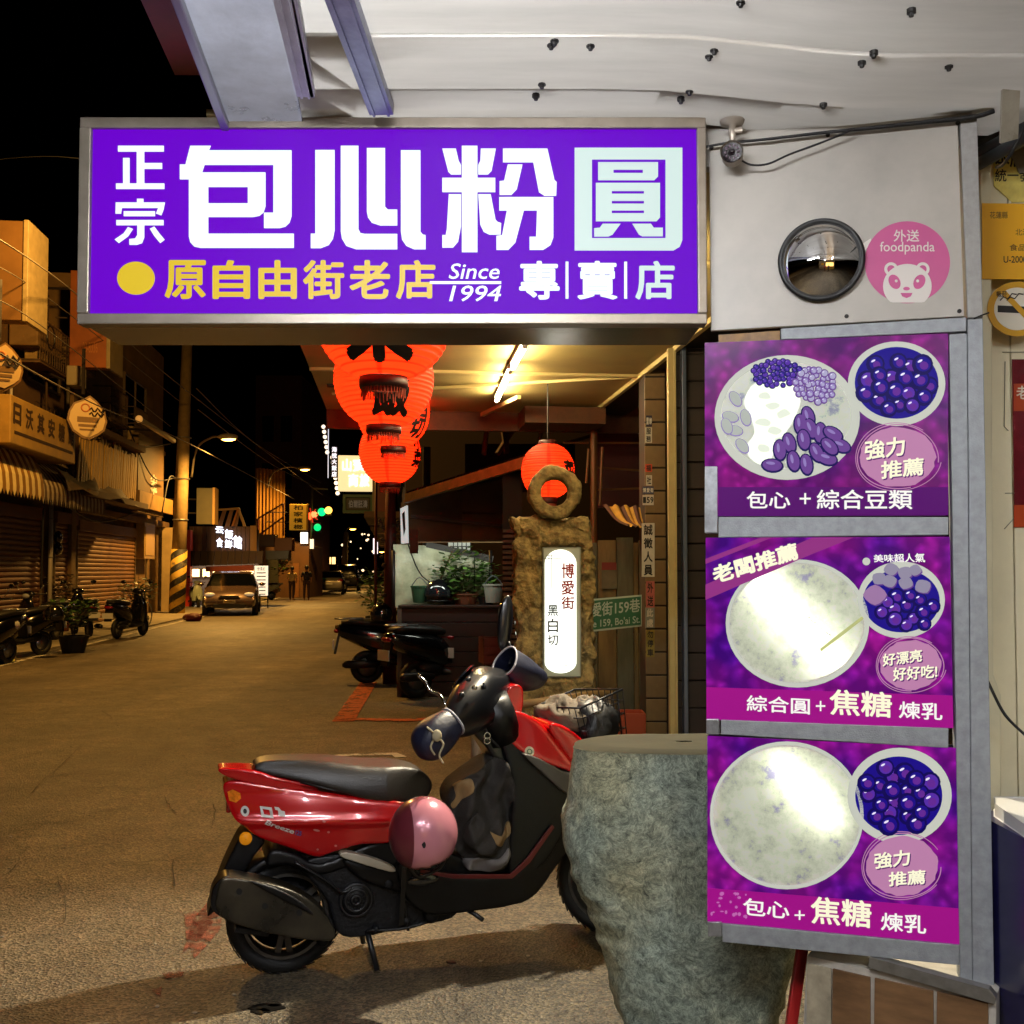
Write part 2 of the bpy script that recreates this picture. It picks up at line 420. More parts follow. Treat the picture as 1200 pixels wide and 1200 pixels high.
# drips / oil under the scooter
mb = MB()
for (a, b, rr) in ((312, 1182, .05), (305, 1186, .03), (322, 1179, .025), (530, 1128, .02)):
    p = G(a, b); mb.hprism([(p.x + rr * math.cos(t) * random.uniform(.7, 1.4), p.y + rr * .6 * math.sin(t) * random.uniform(.7, 1.3)) for t in [i * .42 for i in range(15)]], .0, .005)
mb.obj('oil_drips', M('oil_stain', '#15120e', .35), kind='structure')
# small litter specks
mb = MB()
for _ in range(150):
    x = random.uniform(0, 700); y = random.uniform(800, 1195); p = G(x, y); r_ = random.uniform(.003, .008)
    mb.ball(p + Vector((0, 0, r_ * .4)), (r_ * random.uniform(.7, 1.5), r_, r_ * .5), 6, 4)
mb.obj('grit', M('grit', '#9a917d', .8, var=.3), kind='stuff')

# ================================================================ CANOPY CEILING ABOVE THE SHOP FRONT
DS = 2.70                                               # distance of the big sign's face
ZC = P(600, 137, DS).z + .004
LEFT_T = None
pL = G(262, 132, ZC); tL = pL.dot(SR)                    # canopy's left edge, parallel to the street
CE = M('cream_sheet_metal', '#dedad2', .22, .3, var=.16, vs=2.4, bump=.03, bs=5.0, spec=.6, stretch=(.35, 2.2, 1))
CE2 = M('bluish_flashing', '#b9bdcc', .3, .6, var=.22, vs=5, bump=.06, bs=60)
canopy = thing('canopy', 'cream sheet metal canopy overhead with screws and galvanised channels above the purple sign', 'canopy', (0, 0, 0), 0)
def xedge(y, t=tL):                                       # x of the street-parallel edge at depth y
    return (t - y * SR.y) / SR.x
ysA = G(340, 100, ZC).y; ysB = G(345, 42, ZC).y
xr = 3.2
def csag(x):
    u = max(0, min(1, (x - .28) / .62)); return -.048 * u * u * (3 - 2 * u)
def cpanel(y0, y1, zoff, x0f, x1f=None):
    k = 24; V = []; 
    for i in range(k + 1):
        for (yy) in (y0, y1):
            xa = x0f(yy); xb = (x1f(yy) if x1f else xr); x = xa + (xb - xa) * i / k
            sag = csag(x) + .0006 * math.sin(x * 5 + yy * 3) * (.5 + .5 * math.sin(x * 2.1))
            V.append((x, yy, ZC + zoff + sag))
    F = [(2 * i, 2 * i + 1, 2 * i + 3, 2 * i + 2) for i in range(k)]
    V2 = [(a, b, c + .012) for a, b, c in V]; n_ = len(V)
    F2 = [tuple(j + n_ for j in f[::-1]) for f in F]
    ed = [(2 * i + s_, 2 * i + 2 + s_) for i in range(k) for s_ in (0, 1)]
    F3 = [(a, b, b + n_, a + n_) for a, b in ed] + [(0, 1, 1 + n_, n_), (2 * k, 2 * k + 1, 2 * k + 1 + n_, 2 * k + n_)]
    return MB().add(V + V2, F + F2 + F3)
tS = G(348, 132, ZC).dot(SR)                              # flashing / sheet boundary
fS = lambda y: xedge(y, tS)
cpanel(ysA + .002, 2.74, .010, fS).obj('ceiling_sheet', CE, canopy, smooth=True)
cpanel(ysB + .003, ysA + .014, -.003, fS).obj('ceiling_sheet', CE, canopy, smooth=True)
yy = ysB
for k in range(6):
    cpanel(yy - .9, yy + .012, .0 if k % 2 else .010 + .0, fS).obj('ceiling_sheet', CE, canopy, smooth=True) if k % 2 == 0 else cpanel(yy - .9, yy + .012, -.002, fS).obj('ceiling_sheet', CE, canopy, smooth=True)
    yy -= .9 + .004
cpanel(-4.5, 2.74, -.016, xedge, lambda y: xedge(y, tS) + .012).obj('edge_flashing', CE2, canopy, smooth=True)
# rolled lip along the left edge
MB().bar((xedge(-4.5), -4.5, ZC - .012), (xedge(2.74), 2.74, ZC - .012), .022, .05).obj('edge_lip', M('grey_lip', '#8f8d92', .4, .6), canopy, bevel=.004)
mb = MB()
def screw(px, py):
    p = G(px, py, ZC - .004); b = MB().lathe([(0.0, -.010), (.005, -.010), (.0065, -.004), (.010, -.003), (.010, .006)], (0, 0, 0), 'z', 8)
    return b.obj('screw', M('screw_black', '#17130f', .5, .4), canopy, smooth=False, loc=p)
s0 = None
for (a, b) in ((868, 3), (646, 53), (650, 48), (692, 54), (635, 99), (628, 113), (837, 59), (831, 66), (808, 107), (798, 117), (1068, 14), (1024, 63), (1010, 74), (965, 123), (1112, 78), (256, 58)):
    if s0 is None: s0 = screw(a, b)
    else:
        c_ = s0.copy(); C.objects.link(c_); p_ = G(a, b, ZC - .02); c_.location = G(a, b, ZC - .004 + csag(p_.x))
# galvanised C channel and slim batten under the sheets
GV = M('galvanised_steel', '#8d90a0', .38, .75, var=.25, vs=14, bump=.05, bs=70)
def channel(pa, pb, wid, h, name, mat, lips=True):
    a = G(*pa, ZC - .03); b = G(*pb, ZC - .03); d = (b - a).normalized(); a = a - d * 2.5; sd = Vector((-d.y, d.x, 0)); mb = MB()
    mb.bar(a, b, wid, .004)
    for s_ in (-1, 1):
        mb.bar(a + sd * s_ * (wid / 2 - .002) + Vector((0, 0, h / 2)), b + sd * s_ * (wid / 2 - .002) + Vector((0, 0, h / 2)), .004, h)
        if lips: mb.bar(a + sd * s_ * (wid / 2 - .012) - Vector((0, 0, .004)), b + sd * s_ * (wid / 2 - .012) - Vector((0, 0, .004)), .006, .006)
    return mb.obj(name, mat, canopy)
channel((398, 0), (447, 134), .062, .03, 'steel_channel', GV)
channel((332, 0), (358, 113), .042, .03, 'lamp_batten', M('white_batten', '#d6d6dc', .35, var=.1, vs=20))
channel((345, 0), (366, 113), .012, .03, 'conduit', M('white_batten', '#d6d6dc', .35), False)
# maroon awning beyond the canopy edge, a little higher
aw = thing('maroon_awning', 'dark maroon awning edge beyond the left edge of the cream canopy', 'awning', (0, 0, 0))
zA = ZC + .12
q = [G(165, 0, zA), G(205, 88, zA), G(250, 88, zA), G(232, 0, zA)]
dd = (q[1] - q[0]).normalized()
MB().add([q[0] - dd * 2, q[1], q[2], q[3] - dd * 2, q[0] - dd * 2 + Vector((0, 0, .05)), q[1] + Vector((0, 0, .05)), q[2] + Vector((0, 0, .05)), q[3] - dd * 2 + Vector((0, 0, .05))], [(0, 1, 2, 3), (4, 7, 6, 5), (0, 4, 5, 1), (1, 5, 6, 2), (2, 6, 7, 3), (3, 7, 4, 0)]).obj('awning_sheet', M('maroon_canvas', '#6b1e2a', .6, var=.3, vs=8), aw)

# shop tube lamps over the pavement, behind and above the camera
TUBE = M('lit_tube_white', '#ffffff', .5, emit='#f8faff', es=365)
TUBEW = M('lit_tube_warm', '#ffffff', .5, emit='#ffe6ae', es=180)
BATT = M('white_lamp_body', '#e8e8e4', .4)
def tube_lamp(loc, rz, label, mat, L_=1.17, group='ceiling tube lamps', tilt=0):
    t = thing('tube_lamp', label, 'tube lamp', loc, rz, group)
    MB().box(-L_ / 2 - .03, L_ / 2 + .03, -.02, .02, -.03, 0).obj('lamp_body', BATT, t, bevel=.004)
    MB().lathe([(.013, -L_ / 2), (.013, L_ / 2)], (0, 0, -.052), 'x', 12, True).obj('tube', mat, t, smooth=True)
    for s_ in (-1, 1): MB().lathe([(.016, -.012), (.016, .012)], (s_ * (L_ / 2 + .012), 0, -.050), 'x', 12, True).obj('end_cap', BATT, t, smooth=True)
    return t
tube_lamp((1.25, .15, ZC - .02), SA + R(90), 'white tube lamp on the cream canopy behind the camera, nearest the panel wall', TUBE)
tube_lamp((-.35, .9, ZC - .02), R(5), 'white tube lamp across the canopy above the camera', TUBE)
tube_lamp((.3, -2.4, ZC - .02), SA + R(90), 'white tube lamp on the cream canopy furthest behind the camera', TUBE)

# ================================================================ THE BIG PURPLE SIGN
FS = frontal(DS)
sign = FS.thing('sign_box', 'large illuminated purple shop sign with white Chinese lettering hanging under the canopy', 'sign')
FR = M('sign_aluminium', '#9a8f80', .38, .55, var=.14, vs=12, bump=.03, bs=160)
def L(px, py, dy=0): return FS.h(px, py, dy)
xL, zT = L(93.5, 137); xR, zB = L(829, 379.5)
zT = L(460, 137)[1]
ix0 = L(106, 200)[0]; ix1 = L(817, 200)[0]; iz0 = L(400, 367)[1]; iz1 = L(400, 149.5)[1]
ZD = .27
# frame bars butt end to end
MB().box(xL, xR, -.0, .05, iz1, zT).obj('frame_bar', FR, sign, bevel=.003)
MB().box(xL, xR, -.0, .05, zB, iz0).obj('frame_bar', FR, sign, bevel=.003)
MB().box(xL, ix0, -.002, .05, iz0, iz1).obj('frame_bar', FR, sign, bevel=.003)
MB().box(ix1, xR, -.002, .05, iz0, iz1).obj('frame_bar', FR, sign, bevel=.003)
MB().box(xL + .01, xR - .01, .05, ZD, zB + .002, zT - .004).obj('housing', M('sign_housing', '#86837f', .22, .6, var=.15, vs=4, bump=.04, bs=5), sign, bevel=.003)
MB().box(ix0 - .001, ix1 + .001, .012, .03, iz0 - .001, iz1 + .001).obj('face_panel', M('purple_acrylic', '#0c0220', .5, spec=.06, emit='#7000d6', es=.90), sign)
def c1(p): return L(p[0] / 3 + 80, p[1] / 3 + 120)
def c2(p): return L(p[0] / 3 + 460, p[1] / 3 + 120)
SW = M('sign_letter_white', '#606864', .4, spec=.3, emit='#f2fbf6', es=1.02); SY = M('sign_letter_yellow', '#403404', .4, spec=.3, emit='#f0cc2c', es=.82)
SWD = M('sign_letter_cool', '#586864', .4, spec=.3, emit='#d8eae6', es=.84)
def glyph(name, polys, cf, mat=SW):
    mb = MB()
    for po in polys:
        if isinstance(po, dict): mb.prism([cf(p) for p in po['o']], .009, .012, [[cf(p) for p in h] for h in po['h']])
        else: mb.prism([cf(p) for p in po], .009, .012)
    return mb.obj(name, mat, sign)
rc = lambda x0, y0, x1, y1: [(x0, y0), (x1, y0), (x1, y1), (x0, y1)]
glyph('large_character', [{'o': [(425,147),(497,147),(490,163),(782,163),(782,395),(775,418),(760,432),(740,437),(685,437),(685,383),(718,383),(718,214),(475,214),(466,241),(690,241),(690,360),(683,382),(668,394),(645,398),(488,398),(488,457),(790,457),(790,507),(460,507),(438,502),(425,488),(420,468),(420,265),(388,265),(388,213),(408,213)], 'h': [rc(488,292,628,350)]}], c1)
glyph('large_character', [[(866,162),(934,162),(934,445),(928,475),(913,497),(885,508),(850,508),(850,457),(866,457)],
    [(956,147),(1018,147),(1018,440),(1025,455),(1040,458),(1155,458),(1155,512),(1010,512),(975,500),(960,475),(956,450)],
    [(1048,155),(1112,155),(1112,362),(1122,372),(1155,372),(1155,428),(1095,428),(1065,418),(1052,400),(1048,380)],
    [(1168,163),(1237,163),(1237,450),(1245,460),(1255,462),(1255,512),(1215,512),(1187,500),(1172,478),(1168,450)]], c1)
glyph('large_character', [[(174,157),(222,157),(232,200),(240,215),(240,248),(205,248),(195,238)], [(310,157),(363,157),(348,235),(335,248),(301,248),(301,215),(308,200)], rc(174,260,243,310), rc(298,260,361,310), rc(243,147,298,522),
    [(197,318),(240,318),(240,430),(230,485),(212,506),(174,506),(174,462),(186,462),(190,440)], [(301,318),(345,318),(362,408),(370,416),(382,420),(380,460),(340,460),(320,450),(308,425)],
    [(388,157),(545,157),(570,268),(578,275),(576,323),(534,323),(515,310),(495,205),(388,205)], [(405,213),(457,213),(437,300),(418,320),(376,320),(376,272),(392,270)],
    [(375,328),(566,328),(566,470),(556,497),(530,514),(482,514),(482,468),(505,468),(508,375),(462,375),(432,488),(407,514),(365,514),(365,465),(385,462),(402,375),(375,375)]], c2)
glyph('large_character', [{'o': [(641,154),(1021,154),(1021,480),(1012,503),(990,516),(641,516)], 'h': [rc(702,195,962,473)]},
    {'o': [(724,205),(935,205),(935,255),(922,268),(724,268)], 'h': [rc(778,231,882,243)]},
    {'o': [(716,278),(942,278),(942,400),(930,413),(716,413)], 'h': [rc(772,306,886,316), rc(772,341,886,351), rc(772,375,886,385)]},
    [(740,422),(803,422),(775,460),(760,467),(710,467),(710,438),(730,436)], [(845,422),(910,422),(920,436),(952,436),(952,466),(880,466),(868,460)]], c2, SWD)
glyph('small_character', [rc(170,147,331,167), rc(236,167,262,282), rc(262,208,325,228), rc(188,190,210,282), rc(163,280,333,299)], c1)
glyph('small_character', [rc(237,334,259,350), [(162,347),(335,347),(330,372),(322,392),(304,386),(312,366),(183,366),(180,386),(161,386)], rc(190,378,300,395), rc(164,409,330,427),
    [(238,427),(262,427),(262,470),(254,490),(236,496),(210,496),(210,476),(230,474),(238,462)], [(205,434),(222,440),(205,466),(172,490),(158,478),(190,456)], [(282,440),(298,432),(315,455),(334,478),(318,490),(298,466)]], c1)
MB().prism([c1(p) for p in ell(233, 614, 66, 58, 40)], .009, .012).obj('yellow_dot', SY, sign)
def tquad(f, x0, y0, x1, y1): return [f((x0, y1)), f((x1, y1)), f((x1, y0)), f((x0, y0))]
for ch, x0, x1 in (('原', 334, 480), ('自', 503, 636), ('由', 665, 801), ('街', 822, 968), ('老', 986, 1130), ('店', 1150, 1290)):
    y0_ = 550; y1_ = 688
    MB().text(ch, tquad(c1, x0, y0_, x1, y1_), .010, bold=.022).obj('yellow_character', SY, sign)
for ch, x0, x1 in (('專', 445, 588), ('賣', 650, 793), ('店', 855, 994)):
    MB().text(ch, tquad(c2, x0, 553, x1, 690), .010, bold=.020).obj('white_character', SW if ch != '店' else SWD, sign)
glyph('divider', [rc(609, 556, 619, 686)], c2); glyph('divider', [rc(816, 556, 826, 686)], c2)
MB().text('Since', tquad(c2, 197, 562, 376, 617), .010, bold=.006, shear=.2).obj('lettering', SW, sign)
MB().text('1994', tquad(c2, 198, 640, 382, 696), .010, bold=.006, shear=.2).obj('lettering', SW, sign)
glyph('underline', [rc(130, 625, 382, 634)], c2)
# ================================================================ PANEL WALL WITH THE POSTERS
p0 = P(828, 600, 2.76); p1 = P(1122, 600, 2.60)
PW = PL(p0, (p1 - p0))
def W(px, py, dy=0): return PW.h(px, py, dy)
panel = PW.thing('panel_wall', 'beige sheet metal wall panel with grey taped trim around the posters right of the purple sign', 'wall')
BEI = M('beige_panel', '#b2aca2', .45, .1, var=.13, vs=3.5, bump=.05, bs=5); TRIM = M('grey_tape_trim', '#9a9ea2', .55, .3, var=.16, vs=40, bump=.15, bs=260); TRIM2 = M('grey_tape_trim_vertical', '#9a9894', .55, .3, var=.12, vs=60, bump=.1, bs=260)
MB().prism(PW.hs([(831, 168), (1122, 141), (1130, 371), (833, 388)]), -.004, .012).obj('beige_sheet', BEI, panel, bevel=.002)
MB().prism([PW.h(817, 120), PW.h(1140, 120), PW.h(1140, 168), PW.h(817, 195)], .0125, .05).obj('backing', BEI, panel)
MB().prism(PW.hs([(1124, 138), (1144, 137), (1151, 373), (1133, 374)]), -.012, .05).obj('corner_trim', TRIM2, panel, bevel=.002)
MB().prism(PW.hs([(1133, 375), (1151, 374), (1165, 1200), (1168, 1290), (1140, 1290)]), -.010, .05).obj('corner_trim', TRIM, panel, bevel=.002)
MB().prism(PW.hs([(1112, 392), (1132.5, 391), (1139, 1180), (1125, 1168), (1124, 1107)]), -.006, .05).obj('upright_trim', TRIM, panel, bevel=.002)
MB().prism(PW.hs([(915, 385.5), (1132, 372.5), (1132, 389), (915, 399)]), -.008, .05).obj('horizontal_trim', TRIM, panel, bevel=.002)
MB().prism(PW.hs([(842, 392), (914, 387), (914, 399), (842, 401)]), .004, .05).obj('brown_tape', M('brown_tape', '#8a6430', .5, var=.3, vs=30), panel)
MB().prism(PW.hs([(842, 606), (1111, 606), (1111, 627), (842, 630)]), -.008, .05).obj('horizontal_trim', TRIM, panel, bevel=.002)
MB().prism(PW.hs([(845, 843), (1111, 853), (1111, 876), (845, 860)]), -.008, .05).obj('horizontal_trim', TRIM, panel, bevel=.002)
MB().prism(PW.hs([(846, 1081), (1124, 1106.5), (1124, 1130), (847, 1103)]), -.008, .05).obj('horizontal_trim', TRIM, panel, bevel=.002)
for a, b, c, d in ((826, 547, 841, 625), (828, 842, 843, 860), (830, 1079, 846, 1096)):
    MB().prism(PW.hs([(a, b), (c, b), (c, d), (a, d)]), -.011, .02).obj('end_bracket', M('tin_bracket', '#a8aaae', .35, .7, var=.2, vs=60), panel, bevel=.002)
for a, b in ((992, 371), (1124, 365), (1122, 145), (970, 159), (834, 174)):
    x, z = W(a, b); MB().lathe([(.0, -.004), (.005, -.003), (.006, .0)], (x, -.004, z), 'y', 8).obj('screw', M('screw_black', '#17130f'), panel)
MB().tube(curve([PW.l(PW.w(*W(a, b), -.014)) for a, b in ((1140, 375), (1149, 371), (1158, 368))], 3), .002, 5).obj('wire_stub', M('black_cable', '#0c0b0b', .6), panel)
BKM = M('poster_dark_backing', '#2a2a2e', .8)
# ---- posters: shallow boxes, a translucent sheet with the print in thin layers, a real lamp strip behind the big bowl
def emis(name, col, es, rough=.3):
    c = lin(col); return M(name, '#%02x%02x%02x' % tuple(int(int(col[1 + 2 * i:3 + 2 * i], 16) * .42) for i in range(3)), max(rough, .45), emit=col, es=es * 1.2, spec=.08)
def poster_bg(name, c1_, c2_, es):
    m = bpy.data.materials.new(name); m.use_nodes = True; n = m.node_tree.nodes; Lk = m.node_tree.links; b = n['Principled BSDF']
    tc = n.new('ShaderNodeTexCoord'); v = n.new('ShaderNodeTexVoronoi'); v.inputs['Scale'].default_value = 34; v.feature = 'SMOOTH_F1'
    nz_ = n.new('ShaderNodeTexNoise'); nz_.inputs['Scale'].default_value = 22; nz_.inputs['Detail'].default_value = 5
    ad = n.new('ShaderNodeVectorMath'); ad.operation = 'MULTIPLY_ADD'; Lk.new(nz_.outputs['Color'], ad.inputs[0]); ad.inputs[1].default_value = (.03, .03, .03); Lk.new(tc.outputs['Object'], ad.inputs[2])
    Lk.new(tc.outputs['Object'], nz_.inputs['Vector']); Lk.new(ad.outputs[0], v.inputs['Vector'])
    big = n.new('ShaderNodeTexNoise'); big.inputs['Scale'].default_value = 5; Lk.new(tc.outputs['Object'], big.inputs['Vector'])
    r1 = n.new('ShaderNodeValToRGB'); Lk.new(v.outputs['Distance'], r1.inputs[0]); e = r1.color_ramp.elements
    e[0].position = .0; e[0].color = (1.9, 1.7, 1.8, 1); e[1].position = .55; e[1].color = (.65, .65, .75, 1)
    r2 = n.new('ShaderNodeValToRGB'); Lk.new(big.outputs['Fac'], r2.inputs[0]); e = r2.color_ramp.elements
    e[0].position = .35; e[0].color = (*lin(c1_), 1); e[1].position = .65; e[1].color = (*lin(c2_), 1)
    mx = n.new('ShaderNodeMix'); mx.data_type = 'RGBA'; mx.blend_type = 'MULTIPLY'; mx.inputs[0].default_value = 1
    Lk.new(r2.outputs[0], mx.inputs[6]); Lk.new(r1.outputs[0], mx.inputs[7])
    dk = n.new('ShaderNodeVectorMath'); dk.operation = 'SCALE'; dk.inputs['Scale'].default_value = .14; Lk.new(mx.outputs[2], dk.inputs[0]); Lk.new(dk.outputs[0], b.inputs['Base Color']); b.inputs['Specular IOR Level'].default_value = .1; Lk.new(mx.outputs[2], b.inputs['Emission Color']); b.inputs['Emission Strength'].default_value = es * 1.2
    b.inputs['Roughness'].default_value = .25; return m
def bowl_mat(name, c1_, c2_, c3_, es, tr=.6):
    m = bpy.data.materials.new(name); m.use_nodes = True; n = m.node_tree.nodes; Lk = m.node_tree.links; b = n['Principled BSDF']
    tc = n.new('ShaderNodeTexCoord'); t = n.new('ShaderNodeTexNoise'); t.inputs['Scale'].default_value = 14; t.inputs['Detail'].default_value = 12; t.inputs['Roughness'].default_value = .74; Lk.new(tc.outputs['Object'], t.inputs['Vector'])
    r = n.new('ShaderNodeValToRGB'); Lk.new(t.outputs['Fac'], r.inputs[0]); e = r.color_ramp.elements
    e[0].position = .36; e[0].color = (*lin(c3_), 1); e[1].position = .60; e[1].color = (*lin(c2_), 1); q_ = e.new(.44); q_.color = (*lin(c1_), 1)
    Lk.new(r.outputs[0], b.inputs['Base Color']); Lk.new(r.outputs[0], b.inputs['Emission Color']); b.inputs['Emission Strength'].default_value = es; b.inputs['Roughness'].default_value = .3
    tl = n.new('ShaderNodeBsdfTranslucent'); Lk.new(r.outputs[0], tl.inputs['Color']); mx = n.new('ShaderNodeMixShader'); mx.inputs[0].default_value = tr
    out = n['Material Output']; Lk.new(b.outputs[0], mx.inputs[1]); Lk.new(tl.outputs[0], mx.inputs[2]); Lk.new(mx.outputs[0], out.inputs[0]); return m
EB = .42
RIM = emis('print_rim_white', '#e3e6d8', .52); NAVY = emis('print_navy', '#20109a', .5); VIO = emis('print_violet', '#5a2fb0', .62); MAU = emis('print_mauve', '#9a86c8', .6); LIL = emis('print_lilac', '#b9b4d8', .6)
DRK = emis('print_dark_blue', '#150a60', .5); MAG = emis('print_magenta', '#6a2c9c', .6); HI = emis('print_highlight', '#f0e8ff', .7); PNK = emis('print_pink', '#c888b4', .62); CRM = emis('print_cream', '#f4f0d0', .82); WHT = emis('print_white', '#f6f4ee', .78)
PUR = emis('print_deep_purple', '#5c0a72', .55); MGB = emis('print_magenta_band', '#a8128c', .62); TAN = emis('print_taro', '#a87fae', .6); PLU = emis('print_plum', '#6f4596', .62); BRN = emis('print_red', '#8c2a3a', .6)
BW1 = bowl_mat('print_shaved_ice', '#dfe5d2', '#f2f5e4', '#9fa4b8', .60, .5); BW2 = bowl_mat('print_milk_ice', '#ccd2b8', '#e9edd8', '#9c9ab4', .66, .5)
def poster(name, label, corners, bg, big, holes, lamp, power):
    t = PW.thing(name, label, 'poster', 'lit menu posters in the panel wall')
    x = [PW.h(*c) for c in corners]
    MB().prism(x, .040, .046).obj('backing', BKM, t)
    for i in range(4):
        a, b = x[i], x[(i + 1) % 4]
        MB().bar((a[0], .02, a[1]), (b[0], .02, b[1]), .04 if i % 2 == 0 else .004, .004 if i % 2 == 0 else .04, Vector((0, 0, 1)) ).obj('edge', RIM, t) if False else None
    MB().prism(x, -.003, -.0015, holes).obj('printed_sheet', bg, t)
    return t, x
def lcirc(cx, cy, rx, ry, n=48, rot=0): return PW.hs(ell(cx, cy, rx, ry, n, rot))
def disc(par, name, mat, pts, lay): return MB().prism(pts, -.003 - .0006 * lay, -.0028 - .0006 * (lay - 1) + 0).obj(name, mat, par)
def ptext(par, s, quad, mat, bold=.015, lay=6, name='lettering'):
    """quad px: bl, br, tr, tl"""
    q = PW.hs(quad); y = -.003 - .0006 * lay
    return MB().text(s, q, y, bold=bold).obj(name, mat, par)
def rect4(x0, y0, x1, y1, sk=0.0):   # sk: px the right end is lower
    return [(x0, y1), (x1, y1 + sk), (x1, y0 + sk), (x0, y0)]
def pearls(par, name, cx, cy, rx, ry, r, count, seed, mats, lay, squash=1.0):
    rnd = random.Random(seed); mb = MB(); k = 0; pts = []
    for tries in range(count * 30):
        a = rnd.uniform(0, 6.28); d = math.sqrt(rnd.random()); x = cx + rx * d * math.cos(a); y = cy + ry * d * math.sin(a)
        if all((x - u) ** 2 + (y - v) ** 2 > (r * 1.25) ** 2 for u, v in pts): pts.append((x, y)); k += 1
        if k >= count: break
    for i, (x, y) in enumerate(pts):
        rr = r * rnd.uniform(.85, 1.12); ro = rnd.uniform(0, 3); yb = -.003 - .0006 * lay - .00004 * i
        mb.use(0).prism(PW.hs(ell(x, y, rr * 1.08, rr * squash * 1.08, 14, ro)), yb, None)
        mb.use(1 if rnd.random() < .6 else 2).prism(PW.hs(ell(x + rr * .08, y - rr * .05, rr * .78, rr * .76 * squash, 14, ro)), yb - .0001, None)
        mb.use(3).prism(PW.hs(ell(x + rr * .15, y + rr * .1, rr * .45, rr * .42 * squash, 10, ro)), yb - .0002, None)
        mb.use(4).prism(PW.hs(ell(x - rr * .25, y - rr * .35, rr * .28, rr * .12, 8, -.5)), yb - .0003, None)
    return mb.obj(name, mats, par)
def stamp(par, cx, cy, rx, ry, lines, seed, bold=.02):
    rnd = random.Random(seed)
    pts = [(cx + rx * math.cos(t) * (1 + rnd.uniform(-.03, .03)), cy + ry * math.sin(t) * (1 + rnd.uniform(-.03, .03))) for t in [i * 6.283 / 40 for i in range(40)]]
    disc(par, 'stamp', PNK, PW.hs(pts), 4)
    mb = MB()
    for k, (f, w_) in enumerate(((1.09, 1.2), (1.15, .9))):       # brushed rings round the stamp
        a0 = rnd.uniform(0, 2); loop = []
        n_ = 44; o_ = []; i_ = []
        for i in range(n_ + 1):
            t = a0 + i * (5.2 / n_); q = f + .02 * math.sin(3 * t + k)
            o_.append((cx + rx * q * math.cos(t), cy + ry * q * math.sin(t))); i_.append((cx + (rx * q - w_) * math.cos(t), cy + (ry * q - w_) * math.sin(t)))
        mb.prism(PW.hs(o_ + i_[::-1]), -.0058, None)
    mb.obj('brush_ring', PNK, par)
    for (s, x0, y0, x1, y1, rise) in lines:
        q = [(x0, y1), (x1, y1 - rise), (x1, y0 - rise), (x0, y0)]
        q2 = [(a + 1.3, b + 1.3) for a, b in q]
        ptext(par, s, q2, PUR, bold, 6, 'lettering_shadow'); ptext(par, s, q, CRM, bold, 7)
def strip(par, pa, pb, power):
    a = PW.h(*pa); b = PW.h(*pb); L_ = math.hypot(b[0] - a[0], b[1] - a[1]); ang = math.atan2(b[1] - a[1], b[0] - a[0])
    mid = ((a[0] + b[0]) / 2, (a[1] + b[1]) / 2)
    # a lamp tube lying in the box behind the sheet, shining forward
    o = light('backlight', 'AREA', (mid[0], .036, mid[1]), power, (1, .98, .86), par, L_, .02, None)
    # local frame: light shines along its -z; want -y of the poster; its x along the strip
    xdir = Vector((math.cos(ang), 0, math.sin(ang))); zdir = Vector((0, 1, 0)); ydir = zdir.cross(xdir)
    o.matrix_local = Matrix(((xdir.x, ydir.x, zdir.x, mid[0]), (xdir.y, ydir.y, zdir.y, .036), (xdir.z, ydir.z, zdir.z, mid[1]), (0, 0, 0, 1)))
    return o
BG1 = poster_bg('print_bg_one', '#5c1278', '#8e1a80', .55); BG2 = poster_bg('print_bg_two', '#500f88', '#981688', .60)
# poster one
h1 = lcirc(922, 490, 83, 71)
t1, x1_ = poster('menu_poster', 'top lit purple menu poster, bowl with mixed beans beside a bowl of purple pearls', [(826, 605), (1111, 604), (1111, 391), (826, 402)], BG1, None, [lcirc(921, 489, 76, 64)], None, 0)
MB().prism(lcirc(921, 489, 78, 66), -.0036, None).obj('bowl_print', BW1, t1)
MB().prism(lcirc(922.5, 489.5, 85, 73), -.0048, -.0040, [lcirc(921, 487, 76, 63)]).obj('bowl_rim', RIM, t1)
rndm = random.Random(44)
disc(t1, 'ice_mound', emis('print_ice_bright', '#f4f8ea', .92), PW.hs(smooth_loop([(872, 470), (884, 450), (905, 447), (930, 450), (938, 470), (930, 492), (918, 512), (908, 530), (898, 545), (882, 540), (874, 524), (884, 508), (880, 490)], 4)), 2)
for q_ in range(7): disc(t1, 'ice_crumb', emis('print_ice_soft', '#e2e8d6', .8), PW.hs(smooth_loop([(895 + 9 * math.cos(k) * rndm.uniform(.6, 1.3) + (q_ % 3) * 11, 465 + q_ * 10 + 5 * math.sin(k) * rndm.uniform(.5, 1.3)) for k in range(6)], 3)), 3)
disc(t1, 'bowl_print', RIM, lcirc(1050.5, 450, 57, 49.5), 2); disc(t1, 'bowl_filling', NAVY, lcirc(1050.5, 449, 49, 42), 3)
PM = [DRK, NAVY, VIO, MAG, HI]; PV_ = [NAVY, VIO, MAU, MAU, LIL]
pearls(t1, 'pearl_print', 1051, 450, 41, 33, 10.5, 19, 3, PM, 4)
pearls(t1, 'bean_print', 910, 438, 28, 15, 3.6, 60, 5, [DRK, NAVY, VIO, VIO, MAU], 4)
pearls(t1, 'bean_print', 955, 452, 24, 20, 4.2, 44, 8, [PLU, MAU, LIL, LIL, HI], 5)
mb = MB(); 
